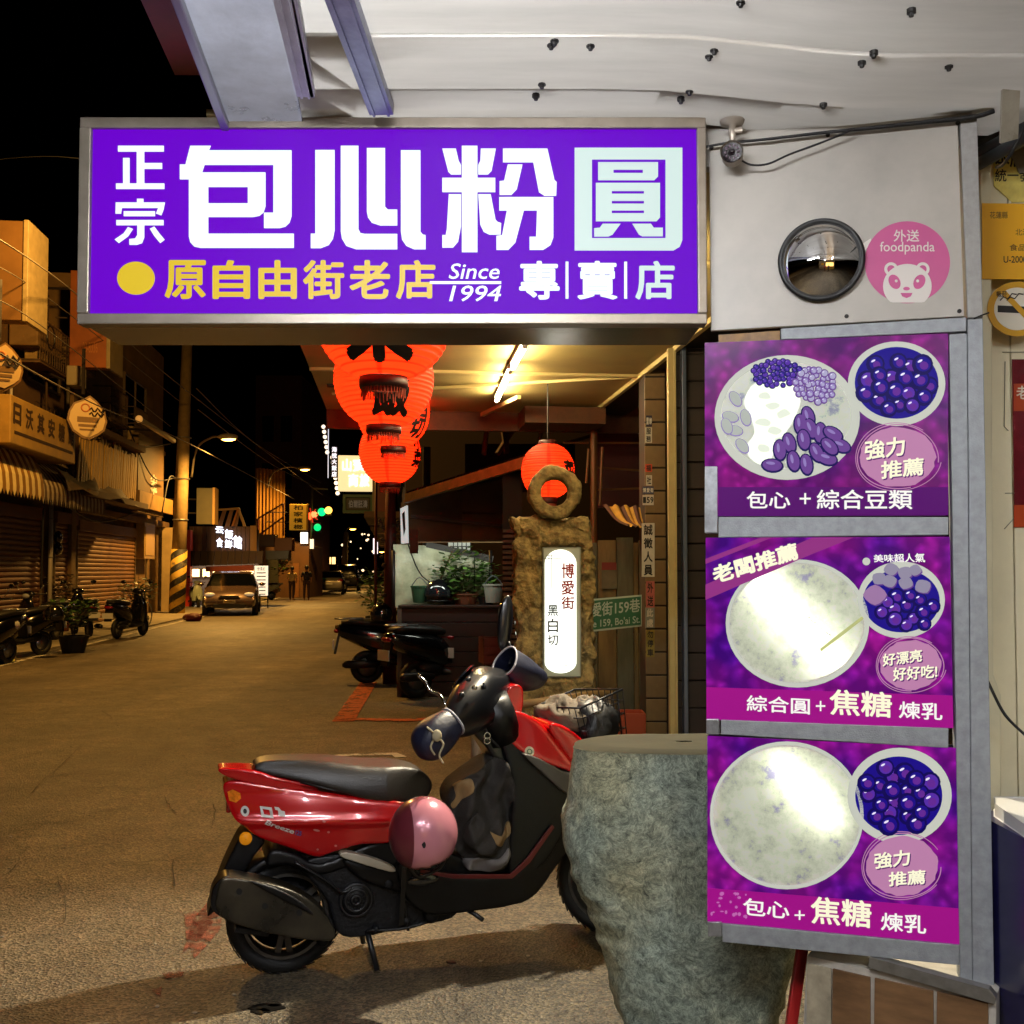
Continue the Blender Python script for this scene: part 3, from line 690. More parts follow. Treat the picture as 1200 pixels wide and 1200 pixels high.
for i, (x, y, ro) in enumerate(((947, 489, 1.3), (938, 498, 1.5), (950, 503, 1.2), (961, 508, 1.6), (942, 516, 1.4), (925, 520, 1.3), (914, 528, 1.5), (957, 531, 1.1), (969, 538, .3), (976, 509, .5), (985, 523, .4), (930, 541, 1.4), (945, 545, 1.4), (905, 546, .1), (972, 524, .8))):
    yb = -.0063 - .00006 * i
    mb.use(0).prism(PW.hs(ell(x, y, 13.5, 8.6, 16, ro)), yb, None); mb.use(1).prism(PW.hs(ell(x, y - .6, 11.5, 6.8, 16, ro)), yb - .0001, None); mb.use(2).prism(PW.hs(ell(x - 2, y - 3, 5.5, 1.8, 10, ro)), yb - .0002, None)
mb.obj('kidney_bean_print', [DRK, PLU, MAU], t1)
mb = MB()
for i, (x, y, ro) in enumerate(((862, 468, 1.0), (856, 489, .3), (874, 490, 1.3), (861, 505, .2), (870, 523, .9), (852, 500, 1.2))):
    yb = -.0063 - .00006 * i
    mb.use(0).prism(PW.hs(ell(x, y, 10.5, 6.6, 14, ro)), yb, None); mb.use(1).prism(PW.hs(ell(x, y - .5, 9.4, 5.6, 14, ro)), yb - .0001, None)
mb.obj('peanut_print', [MAU, emis('print_peanut', '#ccd2c8', .5)], t1)
stamp(t1, 1052, 536, 44, 35, [('強力', 1013, 517, 1060, 540, 6), ('推薦', 1032, 541, 1082, 562, 5)], 2)
disc(t1, 'caption_band', PUR, PW.hs([(842, 605), (1111, 604), (1111, 571), (842, 571)]), 2)
ptext(t1, '包心', rect4(875, 576, 926, 596), WHT, .012); ptext(t1, '+', rect4(937, 578, 950, 591), WHT, -.01); ptext(t1, '綜合豆類', rect4(957, 574, 1069, 597), WHT, .012)
# poster two
t2, x2_ = poster('menu_poster', 'middle lit purple menu poster with one glaring white bowl, a diagonal banner and taro cubes', [(828, 843), (1117, 853), (1113, 629), (827, 630)], BG2, None, [lcirc(934, 730, 77, 68)], None, 0)
MB().prism(lcirc(934, 730, 79, 70), -.0036, None).obj('bowl_print', BW2, t2)
MB().prism(lcirc(934.5, 730.5, 84, 75), -.0048, -.0040, [lcirc(934, 730, 79, 70)]).obj('bowl_rim', RIM, t2)
strip(t2, (878, 672), (1000, 800), 1.05)
disc(t2, 'bowl_print', RIM, lcirc(1056, 703, 51, 45), 2); disc(t2, 'bowl_filling', NAVY, lcirc(1056, 704, 45, 37), 3)
pearls(t2, 'pearl_print', 1063, 716, 35, 20, 9, 14, 13, PM, 4)
mb = MB()
for i, (x, y, s_) in enumerate(((1025, 697, 14), (1030, 678, 9), (1044, 667, 9), (1060, 671, 9), (1042, 681, 9), (1061, 683, 9), (1081, 687, 10), (1072, 668, 8))):
    yb = -.0066 - .00006 * i; ro = i * .7
    pts = smooth_loop([(x + s_ * math.cos(ro + k * 1.57), y + s_ * .85 * math.sin(ro + k * 1.57)) for k in range(4)], 3)
    mb.use(0).prism(PW.hs([(a + 1, b + 1.4) for a, b in pts]), yb, None); mb.use(1 if i else 2).prism(PW.hs(pts), yb - .0001, None)
mb.obj('taro_print', [PLU, TAN if 0 else emis('print_taro_grey', '#9c94ac', .6), TAN], t2)
MB().prism(PW.hs([(827, 685), (952, 630), (1000, 630), (950, 650), (827, 703)]), -.0072, -.0070).obj('diagonal_banner', emis('print_banner', '#9a3488', .6), t2)
MB().prism(PW.hs([(827, 655), (892, 630), (905, 630), (827, 661)]), -.0072, -.0070).obj('diagonal_banner_edge', emis('print_banner', '#9a3488', .6), t2)
ptext(t2, '老闆推薦', [(838, 685), (937, 655), (932, 635), (833, 664)], CRM, .03, 9)
ptext(t2, '美味超人氣', [(1024, 659), (1084, 659), (1083, 648), (1023, 650)], WHT, .015, 6)
disc(t2, 'white_dot', RIM, lcirc(1015, 658, 4.5, 4.5, 20), 6)
stamp(t2, 1067, 779, 36, 29, [('好漂亮', 1034, 766, 1080, 781, 6), ('好好吃!', 1046, 782, 1098, 798, 4)], 9)
disc(t2, 'caption_band', MGB, PW.hs([(828, 843), (1117, 853), (1116, 815), (828, 805)]), 2)
ptext(t2, '綜合圓', [(875, 833), (949, 837), (949, 818), (875, 814)], WHT, .012); ptext(t2, '+', rect4(956, 821, 967, 833), WHT, -.01)
ptext(t2, '焦糖', [(972, 837), (1045, 841), (1045, 811), (972, 807)], CRM, .016); ptext(t2, '煉乳', [(1053, 841), (1104, 844), (1104, 824), (1053, 821)], WHT, .012)
mb = MB(); mb.prism(PW.hs([(960, 760), (1010, 722), (1012, 725), (962, 764)]), -.0060, None); mb.obj('straw_line', emis('print_line', '#ccd088', .6), t2)
mb = MB()
for i in range(26):
    x = 885 + i * 3.5; y = 672 + i * 2.9 + random.uniform(-1, 1)
    mb.prism(PW.hs(ell(x, y, random.uniform(.5, 1.6), .6, 6, .7)), -.0060, None)
mb.obj('dead_gnats', BLACK, t2)
# poster three
t3, x3_ = poster('menu_poster', 'bottom lit purple menu poster, pale ice bowl with a glowing spot and a pearl bowl', [(829, 1079), (1124, 1106), (1120, 876), (829, 862)], BG2, None, [lcirc(922, 955, 84, 80)], None, 0)
MB().prism(lcirc(922, 955, 86, 82), -.0036, None).obj('bowl_print', BW2, t3)
MB().prism(lcirc(922, 955, 90, 86.5), -.0048, -.0040, [lcirc(922, 955, 86, 82)]).obj('bowl_rim', RIM, t3)
strip(t3, (912, 890), (975, 965), .55)
disc(t3, 'bowl_print', RIM, lcirc(1054, 932, 61, 56), 2); disc(t3, 'bowl_filling', NAVY, lcirc(1053, 932, 51, 46), 3)
pearls(t3, 'pearl_print', 1053, 933, 42, 37, 10.8, 21, 23, PM, 4)
stamp(t3, 1057, 1014, 42, 35, [('強力', 1024, 999, 1066, 1018, 5), ('推薦', 1041, 1021, 1084, 1038, 3)], 4)
disc(t3, 'caption_band', MGB, PW.hs([(829, 1079), (1124, 1106), (1123, 1064), (829, 1040)]), 2)
ptext(t3, '包心', [(871, 1071), (925, 1076), (925, 1056), (871, 1051)], WHT, .012); ptext(t3, '+', rect4(931, 1066, 943, 1077), WHT, -.01)
ptext(t3, '焦糖', [(950, 1081), (1021, 1087), (1021, 1055), (950, 1049)], CRM, .016); ptext(t3, '煉乳', [(1032, 1089), (1085, 1094), (1085, 1072), (1032, 1068)], WHT, .012)
mb = MB(); rnd = random.Random(3)
for i in range(26): mb.prism(PW.hs(ell(rnd.uniform(832, 880), rnd.uniform(1045, 1074), rnd.uniform(.8, 2.6), rnd.uniform(.8, 2.4), 8)), -.0054, None)
mb.obj('dot_print', emis('print_dots', '#d070c0', .6), t3)
# ---- delivery sticker
st = PW.thing('round_sticker', 'pink round delivery sticker with a panda face on the beige panel beside the convex mirror', 'sticker')
PK = M('sticker_pink', '#c8508c', .4, var=.05, vs=10); PKW = M('sticker_white', '#e4dcd4', .45)
out = [(1063 + 50 * math.cos(t) * (1 if math.sin(t) < .55 else 1.0), 308 + 48 * math.sin(t)) for t in [i * 6.2832 / 56 for i in range(56)]]
MB().prism(PW.hs(out), -.0048, -.0042).obj('sticker_disc', PK, st)
ptext(st, '外送', rect4(1047, 270, 1077, 284), PKW, .01, 4); ptext(st, 'foodpanda', rect4(1031, 284, 1095, 299), PKW, .005, 4)
mb = MB()
for pg in (ell(1063, 336, 28.5, 26, 40),): 
    pg = [(a, min(b, 355.2)) for a, b in pg]; mb.prism(PW.hs(pg), -.0056, None)
for ex in (1044, 1081): mb.prism(PW.hs(ell(ex, 316, 8, 8, 20)), -.0054, None, [PW.hs(ell(ex, 316, 4.6, 4.6, 16))])
mb.obj('face_print', PKW, st)
mb = MB()
for ex, ro in ((1048, -.5), (1077, .5)): mb.prism(PW.hs(ell(ex, 331, 6.5, 9, 20, ro)), -.0060, None)
mb.prism(PW.hs(ell(1062, 339, 4, 2.2, 14)), -.0060, None); mb.prism(PW.hs([(1055, 344), (1069, 344), (1067, 348), (1062, 350), (1057, 348)]), -.0060, None)
for ex in (1050, 1075): mb.use(1).prism(PW.hs(ell(ex, 330, 1.8, 1.8, 10)), -.0064, None)
mb.obj('face_marks', [PK, PKW], st)
MB().prism(PW.hs([(1008, 288), (1020, 280), (1022, 284), (1012, 296)]), -.0046, -.0041).obj('white_tab', PKW, st)
# ---- convex mirror
mx, mz = W(962, 307); mr = .5 * (W(1012, 307)[0] - W(912, 307)[0])
mir = PW.thing('convex_mirror', 'round convex traffic mirror with a black rim on the beige panel', 'mirror', None, (mx, -.02, mz))
prof = []
rc_ = mr * .93; Rm = rc_ * 1.35; s_ = math.sqrt(Rm * Rm - rc_ * rc_)
for i in range(20):
    q = rc_ * i / 19; prof.append((max(q, 1e-4), -(math.sqrt(Rm * Rm - q * q) - s_)))
MB().lathe(prof, (0, 0, 0), 'y', 64).obj('mirror_glass', M('mirror_silver', '#f2f2f2', .015, 1.0), mir, smooth=True, fix=True)
MB().torus((0, 0, 0), mr * .955, mr * .065, 'y', 64, 12).obj('rim', M('black_rubber', '#0a0a0b', .5), mir, smooth=True)
MB().lathe([(mr * .9, .0), (mr * .9, .018)], (0, 0, 0), 'y', 48, True).obj('back_plate', BLACK, mir)
# ---- small round camera with its cable
cmx, cmz = W(858, 181, -.08)
ccam = PW.thing('security_camera', 'small round security camera hanging from the canopy beside the sign end', 'camera', None, (cmx, -.08, cmz))
CG = M('camera_grey', '#b5a99a', .35, .4)
MB().lathe([(.001, .03), (.024, .028), (.027, .02), (.027, -.01), (.030, -.014), (.030, -.02)], (0, 0, 0), 'y', 28).obj('camera_body', CG, ccam, smooth=True)
MB().lathe([(.0005, -.016), (.026, -.016)], (0, 0, 0), 'y', 28).obj('lens_window', M('lens_glass', '#1c1218', .08), ccam)
for i in range(10):
    a = i * .628; MB().ball((.017 * math.cos(a), -.017, .017 * math.sin(a)), .0035, 8, 6).obj('led', M('led_grey', '#8a7a88', .2), ccam, smooth=True)
MB().ball((0, -.016, 0), .008, 12, 8).obj('lens', M('lens_glass', '#1c1218', .08), ccam, smooth=True)
hz = ZC + csag(.55) - cmz - .004
MB().lathe([(.007, .024), (.008, hz * .55), (.010, hz * .6), (.010, hz - .012), (.030, hz - .008), (.033, hz)], (0, .02, 0), 'z', 20).obj('mount', CG, ccam, smooth=True)
MB().lathe([(.008, -.02), (.008, .014)], (.012, .02, hz * .72), 'x', 10, True).obj('wing_bolt', CG, ccam)
cab = [PW.w(*W(a, b, -.05), -.05) for a, b in ((866, 186), (880, 193), (900, 192), (925, 181), (960, 168), (985, 158), (1000, 151))]
tag(tube_obj('camera_cable', curve(cab, 5), .0028, M('black_cable', '#0c0b0b', .6)), 'thin black cable curving from the round camera up to the canopy corner', 'cable')
cb = [PW.w(*W(a, b, -.03), -.03) for a, b in ((822, 173), (850, 168), (900, 163), (960, 156), (1020, 150), (1085, 143), (1140, 137), (1165, 130))]
tag(tube_obj('cable_bundle', curve(cb, 5), [.003 + .0035 * min(1, i / 30) for i in range(len(curve(cb, 5)))], M('black_cable', '#0c0b0b', .6), n=8), 'black cable bundle running along the top edge of the beige panel', 'cable')

# ================================================================ RIGHT HAND WALL WITH NOTICES
RWD = 2.86; RW = frontal(RWD)
CREAM = M('cream_wall', '#eee4c0', .55, var=.1, vs=3, bump=.08, bs=20)
rw = RW.thing('cream_wall', 'cream boarded wall at the right edge covered with notices', 'wall')
xa = RW.h(1120, 500)[0]
xs = [xa, RW.h(1186, 500)[0], RW.h(1186, 500)[0] + .3, RW.h(1186, 500)[0] + .6, 2.9]
for i in range(4): MB().box(xs[i] + .0015, xs[i + 1] - .0015, 0, .03, 0, ZC + .02).obj('board', CREAM, rw, bevel=.003)
# facing side return of the pale post beside the taped trim
pm = RW.thing('corner_post', 'pale cream rounded post strip between the posters and the notice wall', 'post')
MB().prism(RW.hs([(1147, 165), (1160, 165), (1163, 790), (1172, 815), (1172, 1290), (1150, 1290)], -.06), -.07, -.05).obj('post_face', M('post_cream', '#e4dcba', .5, var=.08, vs=5), pm, bevel=.006, seg=3)
def sheet(name, label, poly, mat, y=-.006, cat='notice', th=.002):
    t = RW.thing(name, label, cat); MB().prism(RW.hs(poly, y), y, y + th).obj('sheet', mat, t); return t
def rtext(t, s, quad, mat, y, bold=.01): return MB().text(s, RW.hs(quad, y), y, bold=bold).obj('lettering', mat, t)
INK = M('black_ink', '#181410', .6); 
t = sheet('torn_notice', 'torn yellow notice with bold black characters at the top right', [(1164, 180), (1215, 170), (1240, 236), (1186, 237), (1165, 218)], M('notice_yellow_pale', '#eed870', .6, var=.2, vs=15))
rtext(t, '本店', rect4(1166, 176, 1200, 196), INK, -.0065, .02); rtext(t, '統一發票', rect4(1166, 198, 1222, 213), INK, -.0065, .01)
MB().prism(RW.hs([(1180, 178), (1206, 170), (1212, 200), (1192, 205)]), -.012, -.010).obj('torn_flap', M('grey_tape', '#8c8574', .5, var=.2, vs=20), t)
t = sheet('orange_notice', 'orange yellow printed notice below the torn one', [(1151, 238), (1300, 240), (1300, 328), (1151, 327)], M('notice_orange', '#f0b018', .5, var=.05, vs=8), -.074)
for s, q in (('花蓮縣', rect4(1160, 248, 1181, 256)), ('北濱', rect4(1190, 268, 1206, 276)), ('食品業者', rect4(1183, 286, 1222, 294)), ('U-200083', rect4(1176, 300, 1212, 308))):
    rtext(t, s, q, M('brown_ink', '#7a5a1a', .6) if s[0] != 'U' else INK, -.0747)
t = sheet('no_smoking_sign', 'round yellow no smoking sign with a crossed cigarette', ell(1192, 362, 35, 32, 48), M('sign_yellow', '#d09a1a', .5), -.0745, 'sign')
MB().prism(RW.hs(ell(1192, 362, 27, 25, 40), -.075), -.0755, -.0746).obj('white_disc', M('disc_white', '#e4dcc8', .5), t)
MB().prism(RW.hs([(1169, 358), (1215, 360), (1215, 368), (1169, 366)], -.075), -.0765, -.0756).obj('cigarette', INK, t)
for k in range(2): MB().tube([(RW.h(a, b, -.077)[0], -.077, RW.h(a, b, -.077)[1]) for a, b in ((1172 + k * 8, 352), (1176 + k * 8, 348), (1181 + k * 8, 350), (1186 + k * 8, 344), (1191 + k * 8, 345))], .0016, 5).obj('smoke_line', INK, t)
MB().prism(RW.hs([(1169, 340), (1174, 336), (1216, 380), (1211, 384)], -.077), -.0775, -.0766).obj('diagonal_bar', M('sign_yellow', '#d09a1a', .5), t)
rtext(t, '吸菸', rect4(1168, 341, 1180, 348), INK, -.0776)
t = sheet('red_notice', 'dark red shiny notice taped at the right edge', [(1186, 421), (1260, 421), (1260, 618), (1189, 618)], M('notice_red', '#6a1820', .25, var=.35, vs=9, bump=.3, bs=14), -.004)
for y0, y1 in ((450, 482), (592, 618)): MB().prism(RW.hs([(1187, y0), (1260, y0), (1260, y1), (1187, y1)]), -.0055, -.0045).obj('orange_band', M('notice_orange_red', '#b3421a', .35), t)
rtext(t, '老店', rect4(1191, 452, 1222, 468), M('disc_white', '#e4dcc8', .5), -.006)
for i, pts in enumerate((((1174, 413), (1200, 413)), ((1177, 424), (1176, 500), (1181, 505)), ((1177, 578), (1188, 578)), ((1176, 620), (1187, 608), (1196, 618)))):
    tag(tube_obj('tape_scratch', [RW.w(*RW.h(a, b), -.004) for a, b in pts], .0012, M('scratch_grey', '#8a836a', .6)), ('short dark scratch above the red notice', 'long thin scratch left of the red notice', 'short scratch under the red notice', 'diamond scratch at the foot of the red notice')[i], 'scratch')
# dark conduit bundle at the top right with tape
cd = thing('duct_bundle', 'dark grey ribbed duct bundle tied with tape in the top right corner', 'duct', (0, 0, 0))
a_ = P(1140, 185, 2.82); DK = M('dark_duct', '#262a2c', .5, var=.2, vs=20)
for k in range(4):
    o_ = Vector((0, 0, -.030 * k + .05)) + Vector((.0, -.018 * k, 0)); b_ = Vector((1.75, 1.9, a_.z + .10))
    MB().tube(curve([a_ + o_ + Vector((-.01, .0, 0)), a_ + o_ * 1.0 + (b_ - a_) * .3 + Vector((0, 0, .01)), b_ + o_], 6), .017, 10).obj('duct', DK, cd, smooth=True)
MB().bar(P(1186, 60, 2.4), P(1182, 165, 2.52), .045, .008, Vector((0, 1, 0))).obj('tape_strap', M('clear_tape', '#9c9484', .3, var=.15, vs=20), cd)
tag(tube_obj('loose_cable', curve([P(1200, 150, 2.6), P(1186, 178, 2.62), P(1176, 192, 2.66), P(1168, 196, 2.72)], 5), .005, M('black_cable', '#0c0b0b', .6)), 'loose black cable dropping from the dark ducts', 'cable')
tag(tube_obj('loose_cable', curve([P(1154, 790, 2.76), P(1162, 808, 2.74), P(1178, 838, 2.7), P(1202, 862, 2.68)], 5), .004, M('black_cable', '#0c0b0b', .6)), 'black cable sagging beside the post, above the white counter', 'cable')
# counter with a white top
ct = thing('counter', 'dark navy counter with a white top at the bottom right edge', 'counter', (0, 0, 0))
zt = P(1170, 945, 2.62).z
q = [P(1170, 945, 2.62), P(1240, 975, 2.4), Vector((3, 2.3, zt)), Vector((3, 2.72, zt))]
MB().hprism([(P(1170, 945, 2.62).x, 2.64), (P(1170, 951, 2.5).x + .02, 2.34), (3, 2.34), (3, 2.72), (P(1170, 945, 2.7).x, 2.72)], zt - .03, zt).obj('counter_top', M('white_laminate', '#d8d6d0', .3), ct, bevel=.003)
x_ = P(1178, 1000, 2.5).x
MB().box(x_ + .01, 3, 2.40, 2.70, 0, zt - .03).obj('counter_front', M('navy_panel', '#16124a', .25, var=.15, vs=3), ct)
# brown tiled ledge under the posters with pale joints
TL = PL(P(945, 1120, 2.74), P(1168, 1168, 2.50) - P(945, 1120, 2.74))
tl = TL.thing('tiled_ledge', 'brown stone tiled ledge with white joints under the lowest poster', 'ledge')
BT = M('brown_stone_tile', '#7a5a3c', .35, var=.45, vs=4, bump=.06, bs=20, stretch=(1, 1, 4)); JT = M('white_joint', '#b9b2a6', .6, var=.15, vs=30); OLD = M('worn_beige_edge', '#a89c84', .7, var=.35, vs=12)
js = [(952, 978), (982, 1024), (1031, 1098), (1104, 1162)]
MB().prism(TL.hs([(945, 1121), (1167, 1169), (1167, 1290), (936, 1290)]), .006, .25).obj('core', JT, tl)
for i, (a, b) in enumerate(js):
    def yt(x): return 1121 + (x - 945) * .216
    MB().prism(TL.hs([(a - 6, yt(a) + 6), (b - 4, yt(b) + 7), (b - 3, 1290), (a - 8, 1290)]), -.002, .005).obj('tile', OLD if i == 0 else BT, tl, bevel=.002)
MB().prism(TL.hs([(1020, 1120), (1160, 1158), (1168, 1168), (1166, 1176), (1018, 1133)]), -.01, .02).obj('metal_edge', M('tin_edge', '#8f8c86', .35, .7, var=.2, vs=30), tl, bevel=.002)
rd = thing('red_board', 'narrow red board standing beside the brown tiled ledge', 'board', (0, 0, 0))
a_ = P(940, 1112, 2.86); b_ = P(925, 1215, 2.80); b_ = a_ + (b_ - a_) * 4.2
MB().bar(a_, b_, .03, .02, Vector((0, 1, 0))).obj('board_face', M('red_paint', '#a01818', .35), rd, bevel=.003)
# ================================================================ SOFFIT AND LANTERNS BEYOND THE SIGN
ZS = 2.86
sof = thing('soffit', 'yellowish painted soffit over the pavement behind the purple sign, lit by tube lamps', 'soffit', (0, 0, 0))
SFM = M('soffit_cream', '#a8965e', .6, var=.12, vs=3, bump=.1, bs=60); WOOD = M('soffit_brown_beam', '#5b3a1c', .6, var=.3, vs=8)
tR = Vector((G(790, 405, ZS).x, G(790, 405, ZS).y, 0)).dot(SR); tLf = tR - 2.25
s0_, s1_ = 3.1, 8.75
def sq(a, b, t0, t1, z0, z1, name, mat, par=sof, bev=0.):
    m2 = MB(); m2.hprism([tuple(SP(a, t0)[:2]), tuple(SP(a, t1)[:2]), tuple(SP(b, t1)[:2]), tuple(SP(b, t0)[:2])], z0, z1); return m2.obj(name, mat, par, bevel=bev)
edges = [s0_, 4.35, 5.6, 6.95, s1_]
for i in range(4): sq(edges[i] + .004, edges[i + 1] - .004, tLf, tR, ZS + (.0 if i < 3 else -.0), ZS + .02, 'soffit_panel', SFM)
for i in (1, 2, 3): sq(edges[i] - .02, edges[i] + .02, tLf, tR, ZS - .02, ZS - .0, 'batten', M('batten_cream', '#c4b075', .5))
MB().bar(SP(6.98, tR - .05, ZS - .012), SP(7.9, tLf + .1, ZS - .012), .03, .02).obj('diagonal_batten', M('batten_cream', '#c4b075', .5), sof)
MB().bar(SP(7.6, tR - .75, ZS - .06), SP(8.5, tR - .95, ZS - .06), .03, .03).obj('hanger_rail', M('batten_cream', '#c4b075', .5), sof)
sq(s1_, s1_ + .06, tLf, tR + .6, ZS - .16, ZS + .12, 'end_beam', WOOD)
sq(s0_, s1_, tR, tR + .03, ZS - .03, ZS + .03, 'edge_trim', M('batten_cream', '#c4b075', .5))
sq(s0_, s1_, tR + .03, tR + .34, ZS - .0, ZS + .03, 'dark_gap_panel', M('dark_gap', '#1a1512', .8))
sq(s1_ - .5, s1_ - .02, tR - .62, tR + .05, ZS - .155, ZS - .02, 'brown_box_beam', WOOD)
a_ = P(520, 443, 7.6); MB().bar(SP(7.55, -.36 - .12, ZS - .012), SP(7.55, .22, ZS - .012), .09, .012).obj('vent_slot', M('dark_gap', '#1a1512', .8), sof)
def tl2(px1, py1, px2, py2, label):
    a = G(px1, py1, ZS - .055); b = G(px2, py2, ZS - .055); c = (a + b) / 2; d = b - a
    t = tube_lamp((c.x, c.y, ZS - .003), math.atan2(d.y, d.x), label, TUBEW, max(.6, d.length - .06), 'soffit tube lamps')
    return t
tl2(615, 406, 601, 431, 'lit warm tube lamp on the soffit, the nearer of the two in view')
tl2(598, 436, 582, 470, 'lit warm tube lamp on the soffit, the further of the two in view')
TUBEN = M('lit_tube_near', '#ffffff', .5, emit='#ffe6b0', es=230)
tube_lamp((.52, 4.7, ZS - .003), SA + R(90), 'lit tube lamp on the soffit just behind the purple sign', TUBEN, 1.17, 'soffit tube lamps')
# ---- spot lamp on the soffit, behind the sign, shining down on the parked scooter
sl_ = thing('spot_lamp', 'small white spot lamp on the soffit behind the purple sign, aimed at the scooter', 'spot lamp', (.62, 4.75, ZS - .004))
aim = (Vector((-.25, 2.9, 0)) - Vector((.62, 4.75, ZS - .12))).normalized()
MB().lathe([(.001, .0), (.03, 0), (.03, -.03), (.012, -.035), (.012, -.07)], (0, 0, 0), 'z', 14).obj('mount', BATT, sl_, smooth=True)
hd = MB().lathe([(.001, -.07), (.04, -.06), (.06, .05), (.056, .05), (.04, .0), (.001, -.01)], (0, 0, 0), 'z', 20).xf(Matrix.Translation((0, 0, -.12)) @ Vector((0, 0, 1)).rotation_difference(aim).to_matrix().to_4x4()).obj('lamp_head', BATT, sl_, smooth=True)
lo_ = light('lamp_light', 'SPOT', Vector((0, 0, -.12)) + aim * .07, 560, (1, .90, .70), sl_, .03, spot=R(96)); lo_.rotation_euler = aim.to_track_quat('-Z', 'Y').to_euler()
# ---- lanterns
LR = M('lantern_paper_glow', '#c8300c', .6, emit='#ff4a1c', es=.62)
def lantern_mat():
    m = bpy.data.materials.new('lantern_paper'); m.use_nodes = True; n = m.node_tree.nodes; Lk = m.node_tree.links; b = n['Principled BSDF']
    tc = n.new('ShaderNodeTexCoord'); sp = n.new('ShaderNodeSeparateXYZ'); Lk.new(tc.outputs['Object'], sp.inputs[0])
    at = n.new('ShaderNodeMath'); at.operation = 'ARCTAN2'; Lk.new(sp.outputs[0], at.inputs[0]); Lk.new(sp.outputs[1], at.inputs[1])
    mu = n.new('ShaderNodeMath'); mu.operation = 'MULTIPLY'; Lk.new(at.outputs[0], mu.inputs[0]); mu.inputs[1].default_value = 4
    si = n.new('ShaderNodeMath'); si.operation = 'COSINE'; Lk.new(mu.outputs[0], si.inputs[0])
    r = n.new('ShaderNodeValToRGB'); Lk.new(si.outputs[0], r.inputs[0]); e = r.color_ramp.elements
    e[0].position = .93; e[0].color = (*lin('#ea3e1a'), 1); e[1].position = .99; e[1].color = (*lin('#c8280e'), 1)
    nz_ = n.new('ShaderNodeTexNoise'); nz_.inputs['Scale'].default_value = 6; Lk.new(tc.outputs['Object'], nz_.inputs['Vector'])
    mr = n.new('ShaderNodeMapRange'); Lk.new(nz_.outputs['Fac'], mr.inputs[0]); mr.inputs['From Min'].default_value = .3; mr.inputs['From Max'].default_value = .7; mr.inputs['To Min'].default_value = .55; mr.inputs['To Max'].default_value = .95
    wz = n.new('ShaderNodeMath'); wz.operation = 'MULTIPLY'; Lk.new(sp.outputs[2], wz.inputs[0]); wz.inputs[1].default_value = 232.0
    wc = n.new('ShaderNodeMath'); wc.operation = 'COSINE'; Lk.new(wz.outputs[0], wc.inputs[0])
    r3 = n.new('ShaderNodeValToRGB'); Lk.new(wc.outputs[0], r3.inputs[0]); r3.color_ramp.elements[0].position = .55; r3.color_ramp.elements[0].color = (1, 1, 1, 1); r3.color_ramp.elements[1].position = .95; r3.color_ramp.elements[1].color = (.62, .42, .40, 1)
    mq = n.new('ShaderNodeMix'); mq.data_type = 'RGBA'; mq.blend_type = 'MULTIPLY'; mq.inputs[0].default_value = 1; Lk.new(r.outputs[0], mq.inputs[6]); Lk.new(r3.outputs[0], mq.inputs[7]); cc = mq.outputs[2]
    Lk.new(cc, b.inputs['Base Color']); Lk.new(cc, b.inputs['Emission Color']); mr.inputs['To Min'].default_value = .16; mr.inputs['To Max'].default_value = .30; Lk.new(mr.outputs[0], b.inputs['Emission Strength'])
    b.inputs['Roughness'].default_value = .55
    tl = n.new('ShaderNodeBsdfTranslucent'); Lk.new(cc, tl.inputs['Color']); mx = n.new('ShaderNodeMixShader'); mx.inputs[0].default_value = .6
    out = n['Material Output']; Lk.new(b.outputs[0], mx.inputs[1]); Lk.new(tl.outputs[0], mx.inputs[2]); Lk.new(mx.outputs[0], out.inputs[0]); return m
LRM = lantern_mat(); LW = M('lantern_wood', '#3a0d08', .5, var=.2, vs=20); LBK = M('lantern_ink', '#0d0606', .6); RIBM = M('lantern_rib', '#8a1a08', .6, emit='#c02808', es=.25)
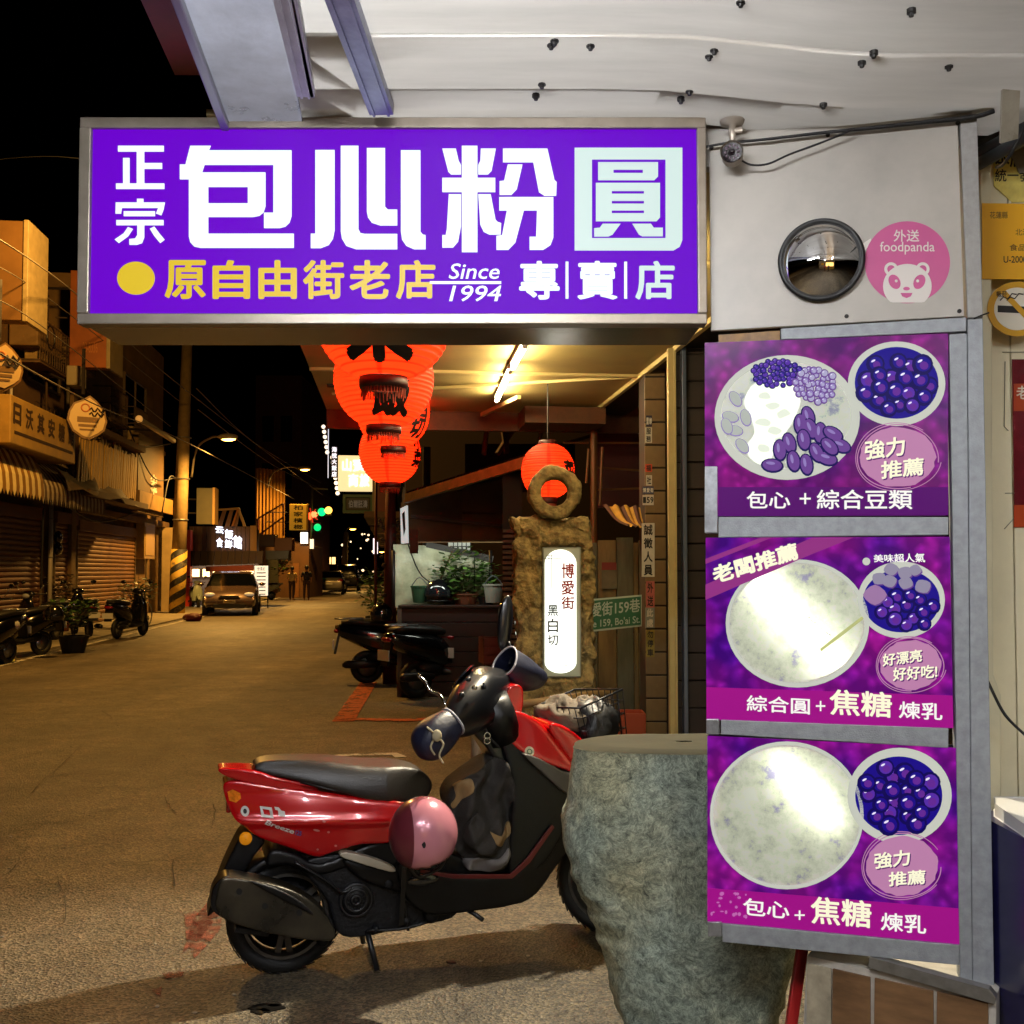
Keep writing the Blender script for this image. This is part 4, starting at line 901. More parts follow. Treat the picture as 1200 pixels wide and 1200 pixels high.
def lantern(c, r, h, chars, az, label, group='red paper lanterns along the soffit edge', char_s=.62, spin=0., zo=0.):
    """c centre; az: angles (deg, 0 faces the camera, + to the right) where each character sits, top to bottom"""
    t = thing('paper_lantern', label, 'lantern', (c.x, c.y, c.z - h), 0, group)
    prof = []; nr = 22
    zt_ = h * .965
    for i in range(nr * 4 + 1):
        u = -zt_ + 2 * zt_ * i / (nr * 4); q = r * math.sqrt(max(0, 1 - (u / h) ** 2)) ** .85
        q -= .008 * r / .3 * (1 - abs(math.sin(math.pi * i / 4)) ** .5) * 0 + .015 * r / .3 * abs(math.cos(math.pi * i / 4)) ** 5 * (q / r)
        prof.append((q, h + u))
    MB().lathe(prof, n=56).obj('paper_shade', LRM, t, smooth=True)
    re = r * .32
    MB().lathe([(re * .8, h - zt_ - .045), (re * 1.08, h - zt_ - .045), (re * 1.12, h - zt_ - .03), (re * 1.08, h - zt_ + .012), (re * .9, h - zt_ + .012)], n=32).obj('lower_ring', LW, t, smooth=True)
    MB().lathe([(.001, h + zt_ + .03), (re * 1.0, h + zt_ + .03), (re * 1.12, h + zt_ + .015), (re * 1.08, h + zt_ - .012)], n=32).obj('upper_ring', LW, t, smooth=True)
    rnd = random.Random(int(c.y * 10)); fr = MB()
    for i in range(40):
        a = i * .157; x = re * .98 * math.cos(a); y = re * .98 * math.sin(a); l_ = rnd.uniform(.03, .06)
        fr.tube([(x, y, h - zt_ - .04), (x + rnd.uniform(-.004, .004), y + rnd.uniform(-.004, .004), h - zt_ - .04 - l_)], .0028, 4)
    fr.obj('fringe', M('fringe_brown', '#a8442a', .7, var=.4, vs=30), t)
    MB().tube([(0, 0, h + zt_ + .03), (0, 0, ZS - (c.z - h) - .002)], .006, 6).obj('hanger', LBK, t)
    n_ = len(chars)
    for k, ch in enumerate(chars):
        V, F = text_mesh(ch)
        bmx = bmesh.new(); vs_ = [bmx.verts.new(v) for v in V]
        for f in F:
            try: bmx.faces.new([vs_[i] for i in f])
            except ValueError: pass
        bmesh.ops.triangulate(bmx, faces=bmx.faces); 
        for _ in range(2):
            es = [e for e in bmx.edges if e.calc_length() > .12]
            if es: bmesh.ops.subdivide_edges(bmx, edges=es, cuts=1)
        bmesh.ops.triangulate(bmx, faces=bmx.faces); bmx.verts.ensure_lookup_table(); bmx.verts.index_update()
        V2 = [v.co.copy() for v in bmx.verts]; F2 = [tuple(v.index for v in f.verts) for f in bmx.faces]; bmx.free()
        x0 = min(v.x for v in V2); x1 = max(v.x for v in V2); y0 = min(v.y for v in V2); y1 = max(v.y for v in V2)
        S = r * char_s; zc = h + zo + ((n_ - 1) / 2 - k) * S * 1.02
        mb = MB()
        for (ox, oy) in [(0, 0)] + [(.05 * math.cos(q * .785), .05 * math.sin(q * .785)) for q in range(8)]:
            W_ = []
            for v in V2:
                a = ((v.x + ox - x0) / (x1 - x0) - .5) * S; b_ = ((v.y + oy - y0) / (y1 - y0) - .5) * S
                zz = zc + b_; u = (zz - h) / h; q = r * math.sqrt(max(.02, 1 - u * u)) ** .85 + .004 + len(mb.v) * 1e-7
                an = R(az) + a / max(q, .05); W_.append(Vector((q * math.sin(an), -q * math.cos(an), zz)))
            mb.add(W_, F2)
        mb.obj('painted_character', LBK, t)
    light('bulb', 'POINT', (0, 0, h * .95), 20 * (r / .3) ** 2, (1, .40, .18), t, .03)
    return t
def lpos(px, py, D): return P(px, py, D)
lantern(lpos(450, 369, 4.5), .305, .295, '榮', 2, 'nearest and largest red paper lantern, its top hidden behind the purple sign', char_s=.92, zo=-.094)
lantern(lpos(450, 444, 6.2), .305, .30, '肉飯', 17, 'second red paper lantern back, with a black rice character low on its right', char_s=.70, zo=-.03)
lantern(lpos(461, 482, 8.2), .295, .30, '黑白切', 55, 'third red paper lantern back, its characters turned to the right edge', char_s=.5)
lantern(lpos(457, 530, 9.9), .30, .31, '小菜', 70, 'furthest red paper lantern of the row, above the maroon post', char_s=.5)
lantern(lpos(642, 552, 7.4), .195, .20, '菜', 52, 'small round red lantern hanging behind the stone ring', None, char_s=.62)
# dark maroon hoarding hung behind the lanterns
hb = thing('maroon_hoarding', 'dark maroon blank hoarding hanging behind the red lanterns', 'hoarding', (0, 0, 0))
HB = PL(P(380, 480, 12.6), SR)
MB().prism(HB.hs([(381, 430), (540, 395), (540, 524), (381, 524)]), 0, .12).obj('hoarding_face', M('maroon_board', '#7a4458', .45, var=.15, vs=3), hb)
MB().prism(HB.hs([(379, 424), (381, 424), (381, 527), (379, 527)]), -.02, .12).obj('edge_strip', M('grey_lip', '#8f8d92', .4, .6), hb)
MB().prism(HB.hs([(381, 524), (540, 524), (540, 526), (381, 526)]), -.02, .12).obj('edge_strip', M('grey_lip', '#8f8d92', .4, .6), hb)
MB().tube([HB.w(*HB.h(500, 524, .06), .06), HB.w(HB.h(500, 524)[0], 0, .06)], .05, 8).obj('post', M('dark_steel', '#2a2422', .5, .4), hb)

# ================================================================ COLUMN, DOOR TRACKS, SIDING
CD = 6.9; CP = frontal(CD)
col = CP.thing('tiled_column', 'slim brown tiled column with pasted notices at the end of the soffit', 'column')
TI = M('column_tile', '#7b6442', .35, var=.18, vs=7, bump=.04, bs=40); GRO = M('dark_grout', '#2b2118', .8)
xa, xb = CP.h(756, 600)[0], CP.h(780, 600)[0]
MB().box(xa + .004, xb - .002, .01, .34, 0, ZS + .02).obj('core', GRO, col)
tile0 = None; th = .155; z = .02
while z < ZS - .02:
    if tile0 is None:
        tile0 = MB().box(xa, xb, 0, .010, .006, th - .006).obj('tile', TI, col, bevel=.003, loc=(0, 0, z))
    else:
        o = tile0.copy(); C.objects.link(o); o.location = (0, 0, z)
    z += th
MB().box(xb - .002, xb + .03, .02, .3, 0, ZS + .01).obj('side_face', M('column_side', '#1f120d', .7), col)
PAP = M('paper_white', '#c8bfae', .7, var=.12, vs=12); 
def paste(px0, py0, px1, py1, label, base, s=None, ink=INK, vertical=True, extra=None, cat='notice', plane=CP, y=-.004, par=None, sk=0):
    t = par or plane.thing('pasted_notice', label, cat)
    MB().prism(plane.hs([(px0, py1), (px1, py1 + sk), (px1, py0 + sk), (px0, py0)]), y, y + .002).obj('paper', base, t)
    if s:
        k = len(s)
        for i, ch in enumerate(s):
            if vertical: a, b = py0 + (py1 - py0) * (i + .1) / k, py0 + (py1 - py0) * (i + .9) / k; q = rect4(px0 + (px1 - px0) * .15, a, px1 - (px1 - px0) * .15, b)
            else: a, b = px0 + (px1 - px0) * (i + .08) / k, px0 + (px1 - px0) * (i + .92) / k; q = rect4(a, py0 + (py1 - py0) * .2, b, py1 - (py1 - py0) * .2, sk)
            MB().text(ch, plane.hs(q), y - .001, bold=.02).obj('lettering', ink, t)
    return t
paste(757, 487, 764, 500, 'dark blue small plate at the top of the column notices', M('plate_navy', '#25243a', .5), '里辦', M('paper_ink_white', '#d8d4c8', .6), False)
paste(756, 501, 764, 519, 'small white notice under the dark blue plate on the column', PAP, '服務')
paste(756, 544, 764, 553, 'small orange red sticker on the column', M('sticker_orange', '#c8401c', .5), '福')
paste(757, 557, 764, 569, 'tiny white label on the column under the orange sticker', PAP, '社')
paste(753, 570, 766, 579, 'small blue house number plate on the column', M('plate_blue', '#3a3e58', .5), '博愛街', M('paper_ink_white', '#d8d4c8', .6), False)
paste(753, 580, 766, 592, 'white number plate under the blue plate on the column', PAP, '159', INK, False)
paste(752, 613, 767, 676, 'long white handwritten notice on the column', PAP, '誠徵人員', INK)
paste(757, 681, 767, 712, 'pink pasted notice below the long white one', M('paper_pink', '#b05a50', .6, var=.2, vs=10), '外送')
paste(756, 712, 767, 736, 'grey pasted label beside the green street sign', M('paper_grey', '#7d8078', .6), '此處', PAP)
paste(757, 738, 767, 770, 'yellow striped pasted label low on the column', M('paper_yellow', '#8d7a30', .6, var=.3, vs=14), '勿停車')
tr = thing('door_track', 'pale cream vertical door track beside the tiled column', 'door track', (0, 0, 0))
D_ = 6.2; F2_ = frontal(D_)
a, b = F2_.h(783, 600)[0], F2_.h(792, 600)[0]
MB().box(a, b, D_ - .02, D_ + .03, 0, ZS - .01).obj('track_face', M('track_cream', '#b9a874', .4, .3, var=.1, vs=6), tr, bevel=.004)
MB().box(b - .012, b, D_ - .035, D_ - .02, 0, ZS - .01).obj('track_lip', M('track_cream', '#b9a874', .4, .3), tr)
tr = thing('door_track', 'blue grey metal vertical door track against the dark siding', 'door track', (0, 0, 0))
a, b = F2_.h(799, 600)[0], F2_.h(804, 600)[0]
MB().box(a, b, D_ - .04, D_ + .03, 0, ZS - .01).obj('track_face', M('track_blue', '#5d6880', .35, .6), tr, bevel=.003)
sd = thing('siding_wall', 'dark brown horizontal board siding between door track and posters', 'wall', (0, 0, 0))
SDM = M('dark_siding', '#241612', .55, var=.3, vs=5, stretch=(1, 1, 6)); a, b = F2_.h(770, 600)[0], F2_.h(1010, 600)[0]
bd = None; z = 0
while z < ZS:
    if bd is None: bd = MB().box(a + .11, b, D_ + .03, D_ + .05, .004, .162).obj('siding_board', SDM, sd, bevel=.004, loc=(0, 0, z))
    else: o = bd.copy(); C.objects.link(o); o.location = (0, (hash((round(z * 100), 3)) % 5) * .0008, z)
    z += .166
MB().box(a + .11, b, D_ + .05, D_ + .09, 0, ZS).obj('backing', M('dark_gap', '#1a1512', .8), sd)

# ================================================================ STONE PILLAR WITH LIT PANEL AND STONE RING
SD0 = 6.0; SPL = frontal(SD0)
STN = M('rough_brown_stone', '#94804e', .85, var=.6, vs=18, bump=1.0, bs=38)
x0, zt = SPL.h(603, 607); x1, _ = SPL.h(695, 607)
pil = SPL.thing('stone_pillar', 'rough brown stone pillar with a lit white panel of red and black characters', 'stone pillar', None, ((x0 + x1) / 2, 0, 0))
cx = (x0 + x1) / 2; hw = (x1 - x0) / 2; pz = SPL.h(650, 790)[1]
px0, px1 = SPL.h(636, 700)[0] - cx, SPL.h(681, 700)[0] - cx; pz0, pz1 = SPL.h(650, 794)[1], SPL.h(650, 641)[1]
def pilfn(p):
    q = p.copy()
    lean = (1 - q.z / zt)
    if q.x < -hw * .3: q.x += .035 * lean + (.02 * noise.noise(Vector((q.z * 5, 3, 1))))
    if q.z > zt - .1 and q.x < -hw * .6: q.x -= .035 * (q.z - zt + .1) / .1
    # sawn recess for the panel
    if q.y < .06 and px0 - .012 < q.x < px1 + .012 and pz0 - .012 < q.z < pz1 + .012: q.y = .035
    return q
rough_grid_box(-hw, hw, .0, .36, .0, zt, .011, .030, 3., 11., .02, pilfn).obj('stone_block', STN, pil, smooth=True)
MB().prism([(px0, pz0), (px1, pz0), (px1, pz1), (px0, pz1)], .012, .05).obj('panel_frame', M('panel_metal', '#8c8c78', .4, .5), pil)
MB().prism([(px0 + .008, pz0 + .008), (px1 - .008, pz0 + .008), (px1 - .008, pz1 - .008), (px0 + .008, pz1 - .008)], .006, .011).obj('panel_glass', M('panel_glass_grey', '#a9ad98', .2, emit='#6b705c', es=.35), pil)
def pl(px, py): a, b = SPL.h(px, py); return (a - cx, b)
q = []
for i in range(24): t = math.pi * i / 23; q.append(pl(657 + 18.5 * math.cos(t), 661 - 17 * math.sin(t)))
for i in range(24): t = math.pi * i / 23; q.append(pl(657 - 18.5 * math.cos(t), 776 + 13 * math.sin(t)))
MB().prism(q, .002, .0055).obj('lit_panel', M('lit_panel_white', '#ffffff', .4, emit='#f4fbf0', es=1.5), pil)
RD = M('red_ink', '#b03018', .6); GY = M('grey_ink', '#555a55', .6)
for ch, y0, y1 in (('博', 660, 678), ('愛', 680, 697), ('街', 699, 714)): MB().text(ch, [pl(658, y1), pl(673, y1), pl(673, y0), pl(658, y0)], .0002, .016).obj('lettering', RD, pil)
for ch, y0, y1 in (('黑', 709, 722), ('白', 725, 741), ('切', 744, 756)): MB().text(ch, [pl(642, y1), pl(654, y1), pl(654, y0), pl(642, y0)], .0002, .014).obj('lettering', INK, pil)
mb = MB()
for a, b, c, d in ((643, 650, 643.7, 702), (646, 648, 646.6, 690), (663, 712, 663.6, 780), (637, 654, 658, 654.6), (649, 780, 668, 780.6), (640, 651, 652, 651.6)): mb.prism([pl(a, d), pl(c, d), pl(c, b), pl(a, b)], .001, .0018)
mb.obj('drawn_line', GY, pil)
ri = SPL.thing('stone_ring', 'rough stone ring standing on top of the stone pillar', 'stone ring', None, (SPL.h(650, 607)[0], 0, zt - .01))
rcx = 0; rcz = SPL.h(650, 577)[1] - (zt - .01); Ro = (SPL.h(682, 577)[0] - SPL.h(619, 577)[0]) / 2; Ri = Ro * .50
mb = MB(); V = []; F = []; N = 90; prf = [(Ri, .03), (Ri * 1.02, -.02), (Ri * 1.12, -.035), (Ri * 1.5, -.045), (Ro * .82, -.045), (Ro * .96, -.032), (Ro, .0), (Ro, .06), (Ro * .95, .095), (Ri * 1.2, .10), (Ri, .07)]
for i in range(N):
    t = 6.28318 * i / N
    for r_, y_ in prf:
        p = Vector((r_ * math.cos(t), y_, r_ * math.sin(t))); n_ = noise.fractal(p * 14, 1, 2, 4) * .010; rr = (r_ + n_ * (1 if r_ > Ri * 1.2 else .3) + (.012 * noise.noise(Vector((t * 1.3, 7, 2))) if r_ > Ro * .9 else 0))
        V.append(Vector((rr * math.cos(t), y_ + noise.noise(p * 22) * .006, rcz + rr * math.sin(t))))
k = len(prf)
for i in range(N):
    for j in range(k): F.append((i * k + j, i * k + (j + 1) % k, ((i + 1) % N) * k + (j + 1) % k, ((i + 1) % N) * k + j))
mb.add(V, F).obj('ring_stone', STN, ri, smooth=True, fix=True)
# jagged glowing panel and slatted box behind the pillar's left side
jg = thing('glowing_sheet', 'jagged strip of glowing white sheet showing behind the left side of the stone pillar', 'light panel', (0, 0, 0)); JP = frontal(6.45)
MB().prism([( *JP.h(a, b),) for a, b in ((603, 632), (612, 640), (613, 652), (608, 672), (606, 700), (603, 722), (604, 742), (607, 752), (604, 770), (602, 800), (640, 800), (640, 632))][0:12], 0, .02).xf(Matrix.Translation((0, 6.45, 0))).obj('sheet', M('glow_sheet', '#f0fff0', .5, emit='#e4f6e0', es=.8), jg)
rw_ = thing('slatted_crate', 'dark slatted shutter between the white tarp and the pillar', 'slats', (0, 0, 0)); JP = frontal(9.5)
sl = None
for i in range(24):
    x_, z_ = JP.h(589, 622 + i * 6.2); x2_ = JP.h(612, 600)[0]
    if sl is None: sl = MB().box(x_, x2_, 9.5, 9.53, -.016, .014).obj('slat', M('slat_brown', '#4a3020', .6, var=.2, vs=10), rw_, loc=(0, 0, z_)); sx = x_
    else: o = sl.copy(); C.objects.link(o); o.location = (0, 0, z_)
MB().box(sx, x2_, 9.54, 9.56, 0, 2.4).obj('backing', M('dark_gap', '#1a1512', .8), rw_)

# ================================================================ THE GREEN GREY BOULDER
def stonemat():
    m = bpy.data.materials.new('green_grey_stone'); m.use_nodes = True; n = m.node_tree.nodes; Lk = m.node_tree.links; b = n['Principled BSDF']
    tc = n.new('ShaderNodeTexCoord')
    w1 = n.new('ShaderNodeTexNoise'); w1.inputs['Scale'].default_value = 5; w1.inputs['Detail'].default_value = 4; Lk.new(tc.outputs['Object'], w1.inputs['Vector'])
    ad = n.new('ShaderNodeVectorMath'); ad.operation = 'MULTIPLY_ADD'; Lk.new(w1.outputs['Color'], ad.inputs[0]); ad.inputs[1].default_value = (.16, .16, .16); Lk.new(tc.outputs['Object'], ad.inputs[2])
    t = n.new('ShaderNodeTexNoise'); t.inputs['Scale'].default_value = 25; t.inputs['Detail'].default_value = 12; t.inputs['Roughness'].default_value = .82; t.inputs['Distortion'].default_value = .35; Lk.new(ad.outputs[0], t.inputs['Vector'])
    r = n.new('ShaderNodeValToRGB'); Lk.new(t.outputs['Fac'], r.inputs[0]); e = r.color_ramp.elements
    e[0].position = .34; e[0].color = (*lin('#363e38'), 1); e[1].position = .68; e[1].color = (*lin('#d4d7ca'), 1); q_ = e.new(.46); q_.color = (*lin('#939c94'), 1); q_ = e.new(.56); q_.color = (*lin('#b6beb4'), 1)
    fn_ = n.new('ShaderNodeTexNoise'); fn_.inputs['Scale'].default_value = 85; fn_.inputs['Detail'].default_value = 8; fn_.inputs['Roughness'].default_value = .8; fn_.inputs['Distortion'].default_value = .8; Lk.new(ad.outputs[0], fn_.inputs['Vector'])
    rf = n.new('ShaderNodeValToRGB'); Lk.new(fn_.outputs['Fac'], rf.inputs[0]); rf.color_ramp.elements[0].position = .40; rf.color_ramp.elements[0].color = (.45, .47, .46, 1); rf.color_ramp.elements[1].position = .58; rf.color_ramp.elements[1].color = (1.35, 1.36, 1.30, 1)
    mf = n.new('ShaderNodeMix'); mf.data_type = 'RGBA'; mf.blend_type = 'MULTIPLY'; mf.inputs[0].default_value = .9; Lk.new(r.outputs[0], mf.inputs[6]); Lk.new(rf.outputs[0], mf.inputs[7])
    big = n.new('ShaderNodeTexNoise'); big.inputs['Scale'].default_value = 3.2; big.inputs['Detail'].default_value = 6; Lk.new(tc.outputs['Object'], big.inputs['Vector'])
    r2 = n.new('ShaderNodeValToRGB'); Lk.new(big.outputs['Fac'], r2.inputs[0]); e = r2.color_ramp.elements; e[0].position = .42; e[0].color = (.90, .93, .86, 1); e[1].position = .64; e[1].color = (1.05, .92, .68, 1)
    mx = n.new('ShaderNodeMix'); mx.data_type = 'RGBA'; mx.blend_type = 'MULTIPLY'; mx.inputs[0].default_value = 1; Lk.new(mf.outputs[2], mx.inputs[6]); Lk.new(r2.outputs[0], mx.inputs[7]); Lk.new(mx.outputs[2], b.inputs['Base Color'])
    b.inputs['Roughness'].default_value = .55
    bp = n.new('ShaderNodeBump'); bp.inputs['Strength'].default_value = .9; bp.inputs['Distance'].default_value = .012; Lk.new(t.outputs['Fac'], bp.inputs['Height']); Lk.new(bp.outputs[0], b.inputs['Normal']); return m
BD = 3.14; BP = frontal(BD)
leftp = [(670, 880), (668, 905), (668, 930), (664, 960), (663, 985), (668, 1015), (675, 1040), (684, 1065), (697, 1092), (706, 1110), (712, 1135), (713, 1155), (720, 1180), (732, 1205), (745, 1235), (752, 1290), (750, 1350)]
lx = sorted([(BP.h(a, b)[1], BP.h(a, b)[0]) for a, b in leftp])
ztop = BP.h(700, 874)[1]
def leftx(z):
    if z <= lx[0][0]: return lx[0][1]
    for i in range(len(lx) - 1):
        if lx[i][0] <= z <= lx[i + 1][0]:
            f = (z - lx[i][0]) / (lx[i + 1][0] - lx[i][0]); f = f * f * (3 - 2 * f); return lx[i][1] * (1 - f) + lx[i + 1][1] * f
    return lx[-1][1]
bl = BP.thing('boulder', 'large green grey rough boulder with a flat sawn top beside the scooter', 'boulder', None, (.56, .02, 0))
V = []; F = []; NA = 150; NZ = 110
for k in range(NZ + 1):
    z = ztop * k / NZ; xl = leftx(z) - .56; xr_ = .33 + .02 * math.sin(z * 5) - .12 * (1 - z / ztop) ** 1.5
    c_ = (xl + xr_) / 2; rx = (xr_ - xl) / 2; ry = .185 + .02 * math.sin(z * 3 + 1)
    for j in range(NA):
        t = 6.28318 * j / NA; ct, st_ = math.cos(t), math.sin(t); e_ = .72
        x = c_ + rx * math.copysign(abs(ct) ** e_, ct); y = ry * math.copysign(abs(st_) ** e_, st_)
        p = Vector((x, y, z)); d = noise.fractal(p * 3.3, 1, 2.1, 7) * .022 + (abs(noise.fractal(p * 9 + Vector((9, 1, 4)), 1, 2.1, 5))) * -.014
        if k == NZ: d *= .6
        V.append(Vector((x + ct * d, y + st_ * d, z + (noise.noise(Vector((x * 3, y * 3, 5))) * .008 if k > NZ - 4 else 0))))
for k in range(NZ):
    for j in range(NA): F.append((k * NA + j, k * NA + (j + 1) % NA, (k + 1) * NA + (j + 1) % NA, (k + 1) * NA + j))
bmat = stonemat()
MB().add(V, F).obj('rough_body', bmat, bl, smooth=True, fix=True)
top = [V[NZ * NA + j] for j in range(NA)]; ctop = sum(top, Vector()) / NA; V2 = []; F2b = []
for q_ in range(8):
    for p in top: V2.append(ctop + (p - ctop) * (1 + .012 * math.sin(p.x * 30) - q_ / 7.5 if q_ else 1.0) + Vector((0, 0, (.0 if q_ == 0 else .010))))
for q_ in range(7):
    for j in range(NA): F2b.append((q_ * NA + j, q_ * NA + (j + 1) % NA, (q_ + 1) * NA + (j + 1) % NA, (q_ + 1) * NA + j))
MB().add(V2, F2b).obj('sawn_top', M('sawn_stone', '#3a3729', .9, spec=.08, var=.2, vs=6, bump=.05, bs=60), bl, smooth=True)

# ================================================================ THE DARK LOT BEHIND
GSP = frontal(6.75)
gs = GSP.thing('street_sign', 'green street name sign with white border for lane 159', 'street sign')
MB().prism(GSP.hs([(660, 744), (752, 734), (752, 697), (660, 705)]), 0, .012).obj('sign_border', M('sign_border_white', '#b4bdb0', .5), gs)
MB().prism(GSP.hs([(661, 741.5), (751, 732), (751, 699), (661, 707)]), -.003, -.0005).obj('sign_face', M('sign_green', '#1c5a38', .35), gs)
GW = M('sign_white', '#a8b4a8', .5)
MB().text('博愛街159巷', GSP.hs([(680, 725), (750, 717), (750, 701), (680, 708)]), -.005, .012).obj('lettering', GW, gs)
MB().text("Lane 159, Bo'ai St.", GSP.hs([(682, 738), (750, 731), (750, 721), (682, 728)]), -.005, .012).obj('lettering', GW, gs)
fe = thing('plank_fence', 'weathered vertical plank fence behind the green street sign', 'fence', (0, 0, 0)); FP = frontal(7.6)
PLK = M('weathered_plank', '#6e5b38', .8, var=.35, vs=5, stretch=(3, 3, .5)); PLKG = M('grey_plank', '#575644', .8, var=.35, vs=5, stretch=(3, 3, .5))
for i, (a, b) in enumerate(((694, 700), (701, 722), (723, 742), (743, 748), (749, 757))):
    xa_, za = FP.h(a, 650); xb_, _ = FP.h(b, 650)
    MB().box(xa_, xb_, 7.6 + .01 * (i % 2), 7.63 + .01 * (i % 2), .1, FP.h(700, 636 - 3 * (i % 3))[1]).obj('plank', PLK if i % 2 else PLKG, fe, bevel=.003)
MB().box(FP.h(694, 650)[0], FP.h(757, 650)[0], 7.66, 7.70, .5, .56).obj('rail', PLK, fe)
t = FP.thing('faded_poster', 'faded poster with a red heading pinned to the plank fence', 'poster')
MB().prism(FP.hs([(705, 690), (723, 690), (723, 660), (705, 660)]), -.01, -.004).obj('sheet', M('faded_paper', '#5c5844', .8, var=.3, vs=8), t)
MB().prism(FP.hs([(705, 668), (722, 668), (722, 659), (705, 659)]), -.014, -.0105).obj('heading', M('faded_red', '#6b2018', .7), t)
aw2 = thing('striped_cloth', 'yellow and brown striped cloth slung above the street sign', 'cloth', (0, 0, 0))
q0, q1, q2, q3 = P(707, 592, 7.2), P(762, 594, 7.2), P(762, 618, 6.9), P(735, 616, 6.9)
V = []; mb = MB()
for i in range(17):
    for j in range(7):
        a = i / 16; b = j / 6; p = (q0 * (1 - a) + q1 * a) * (1 - b) + (q3 * (1 - a) + q2 * a) * b; p = p + Vector((0, 0, -.03 * math.sin(b * 3.14) + .012 * math.sin(a * 30))); V.append(p)
for i in range(16): mb.use(0 if i % 5 > 1 else 1).add([V[i * 7 + j] for j in range(7)] + [V[(i + 1) * 7 + j] for j in range(7)], [(j, j + 1, j + 8, j + 7) for j in range(6)])
mb.obj('cloth_fold', [M('cloth_yellow', '#b5832a', .8, var=.2, vs=20), M('cloth_brown', '#4a2410', .8)], aw2, smooth=True)
# back of the lot: shed with a sloping tin roof, boxed walls and posts
sh = thing('tin_shed', 'dark maroon shed with a sloping corrugated tin roof and boarded boxes behind the lanterns', 'shed', (0, 0, 0))
RT = M('rusty_tin', '#4a1c10', .6, .3, var=.4, vs=6, stretch=(1, 1, 3)); RT2 = M('tin_edge_brown', '#7a5a34', .5, .3, var=.35, vs=8); DB = M('dark_box_wood', '#4d3418', .7, var=.3, vs=4)
A_ = P(476, 578, 11.5); B_ = P(628, 530, 9.0)
# roof as corrugated sheets
n_ = 9
for k in range(n_):
    a = A_ + (B_ - A_) * k / n_; b = A_ + (B_ - A_) * (k + 1) / n_ * 1.0; mb = MB(); V = []
    up = Vector((.9, 2.6, .55))
    for i in range(9):
        p = a + (b - a) * i / 8; zz = .018 * math.cos(i * math.pi)
        V += [p + Vector((0, 0, zz)), p + up + Vector((0, 0, zz))]
    mb.add(V, [(2 * i, 2 * i + 2, 2 * i + 3, 2 * i + 1) for i in range(8)]).obj('roof_sheet', RT, sh)
MB().bar(A_ - Vector((0, .02, .06)), B_ - Vector((0, .02, .06)), .03, .10).obj('eave_board', RT2, sh)
MB().bar(A_ - Vector((0, .06, .10)), B_ - Vector((0, .06, .10)), .05, .03).obj('gutter', RT2, sh)
SH = frontal(12.0)
def shp(pts, name, mat, y=0, th=.05, D=12.0):
    pl_ = frontal(D); return MB().prism(pl_.hs(pts), y + D, y + D + th).obj(name, mat, sh)
shp([(480, 632), (600, 632), (600, 560), (480, 582)], 'back_wall', M('shed_back', '#2a150c', .8, var=.3, vs=3), .3)
for q, mt in (([(481, 608), (542, 612), (542, 636), (481, 636)], DB), ([(542, 600), (600, 604), (600, 636), (542, 636)], M('dark_box_tan', '#6a4f28', .7, var=.25, vs=4)), ([(481, 578), (542, 576), (542, 610), (481, 608)], DB), ([(542, 572), (600, 560), (600, 603), (542, 603)], M('box_wood_two', '#553a1c', .7, var=.25, vs=4))): shp(q, 'box_board', mt, -.1)
shp([(484, 604), (595, 616), (595, 620), (484, 608)], 'cross_beam', M('dark_steel', '#2a2422', .5, .4), -.2)
shp([(489, 624), (498, 624), (498, 650), (489, 650)], 'maroon_bracket', M('maroon_paint', '#3a0e0c', .5), -.9)
shp([(694, 500), (760, 500), (760, 595), (694, 595)], 'maroon_wall', M('maroon_wall', '#431012', .7, var=.3, vs=3), 0, .05, 9.5)
shp([(530, 560), (694, 545), (694, 480), (530, 480)], 'dark_upper_wall', M('shed_dark_upper', '#150b08', .85), 3.0, .05, 11)
for a, b, c, d, w_ in ((573, 485, 567, 532, .04), (588, 487, 594, 530, .05), (612, 486, 583, 532, .04), (606, 500, 640, 486, .03), (640, 486, 628, 530, .03)):
    MB().bar(P(a, b, 10.2), P(c, d, 10.0), w_, w_).obj('pole', M('pole_wood', '#5a4024', .7, var=.3, vs=9), sh)
for k, (x_, y0_, y1_) in enumerate(((696, 484, 640), (706, 524, 592), (690, 526, 566))): MB().tube([P(x_, y0_, 8.8), P(x_ - (3 if k else 0), y1_, 8.8)], .03 if k == 0 else .012, 8).obj('pipe', M('pipe_brown', '#6b4522', .5, .3), sh)
for (a, b, c, d) in ((696, 519, 760, 519), (700, 574, 760, 572), (700, 548, 760, 552), (660, 519, 690, 519)): MB().tube([P(a, b, 9.0), P(c, d, 9.0)], .010, 6).obj('rod', M('pipe_brown', '#6b4522', .5, .3), sh)
# white lit tarp wall
tp = thing('tarp_screen', 'translucent pale tarp screen lit from behind the planter wall', 'tarp', (0, 0, 0))
TD = 12.6; TP = frontal(TD); V = []; mb = MB(); nx_, ny_ = 40, 26
TPM = M('pale_tarp', '#b4b496', .35, var=.38, vs=3.5, bump=.6, bs=6)
for i in range(nx_ + 1):
    for j in range(ny_ + 1):
        px_ = 461 + 114 * i / nx_; py_ = 712 - 74 * j / ny_ + 14 * (j / ny_) * (i / nx_) * (i / nx_)
        x_, z_ = TP.h(px_, py_); V.append((x_, TD + .05 * noise.noise(Vector((x_ * 2.2, z_ * 2.2, 3))) + .02 * noise.noise(Vector((x_ * 8, z_ * 5, 3))), z_))
mb.add(V, [(i * (ny_ + 1) + j, (i + 1) * (ny_ + 1) + j, (i + 1) * (ny_ + 1) + j + 1, i * (ny_ + 1) + j + 1) for i in range(nx_) for j in range(ny_)])
mb.obj('tarp_sheet', TPM, tp, smooth=True)
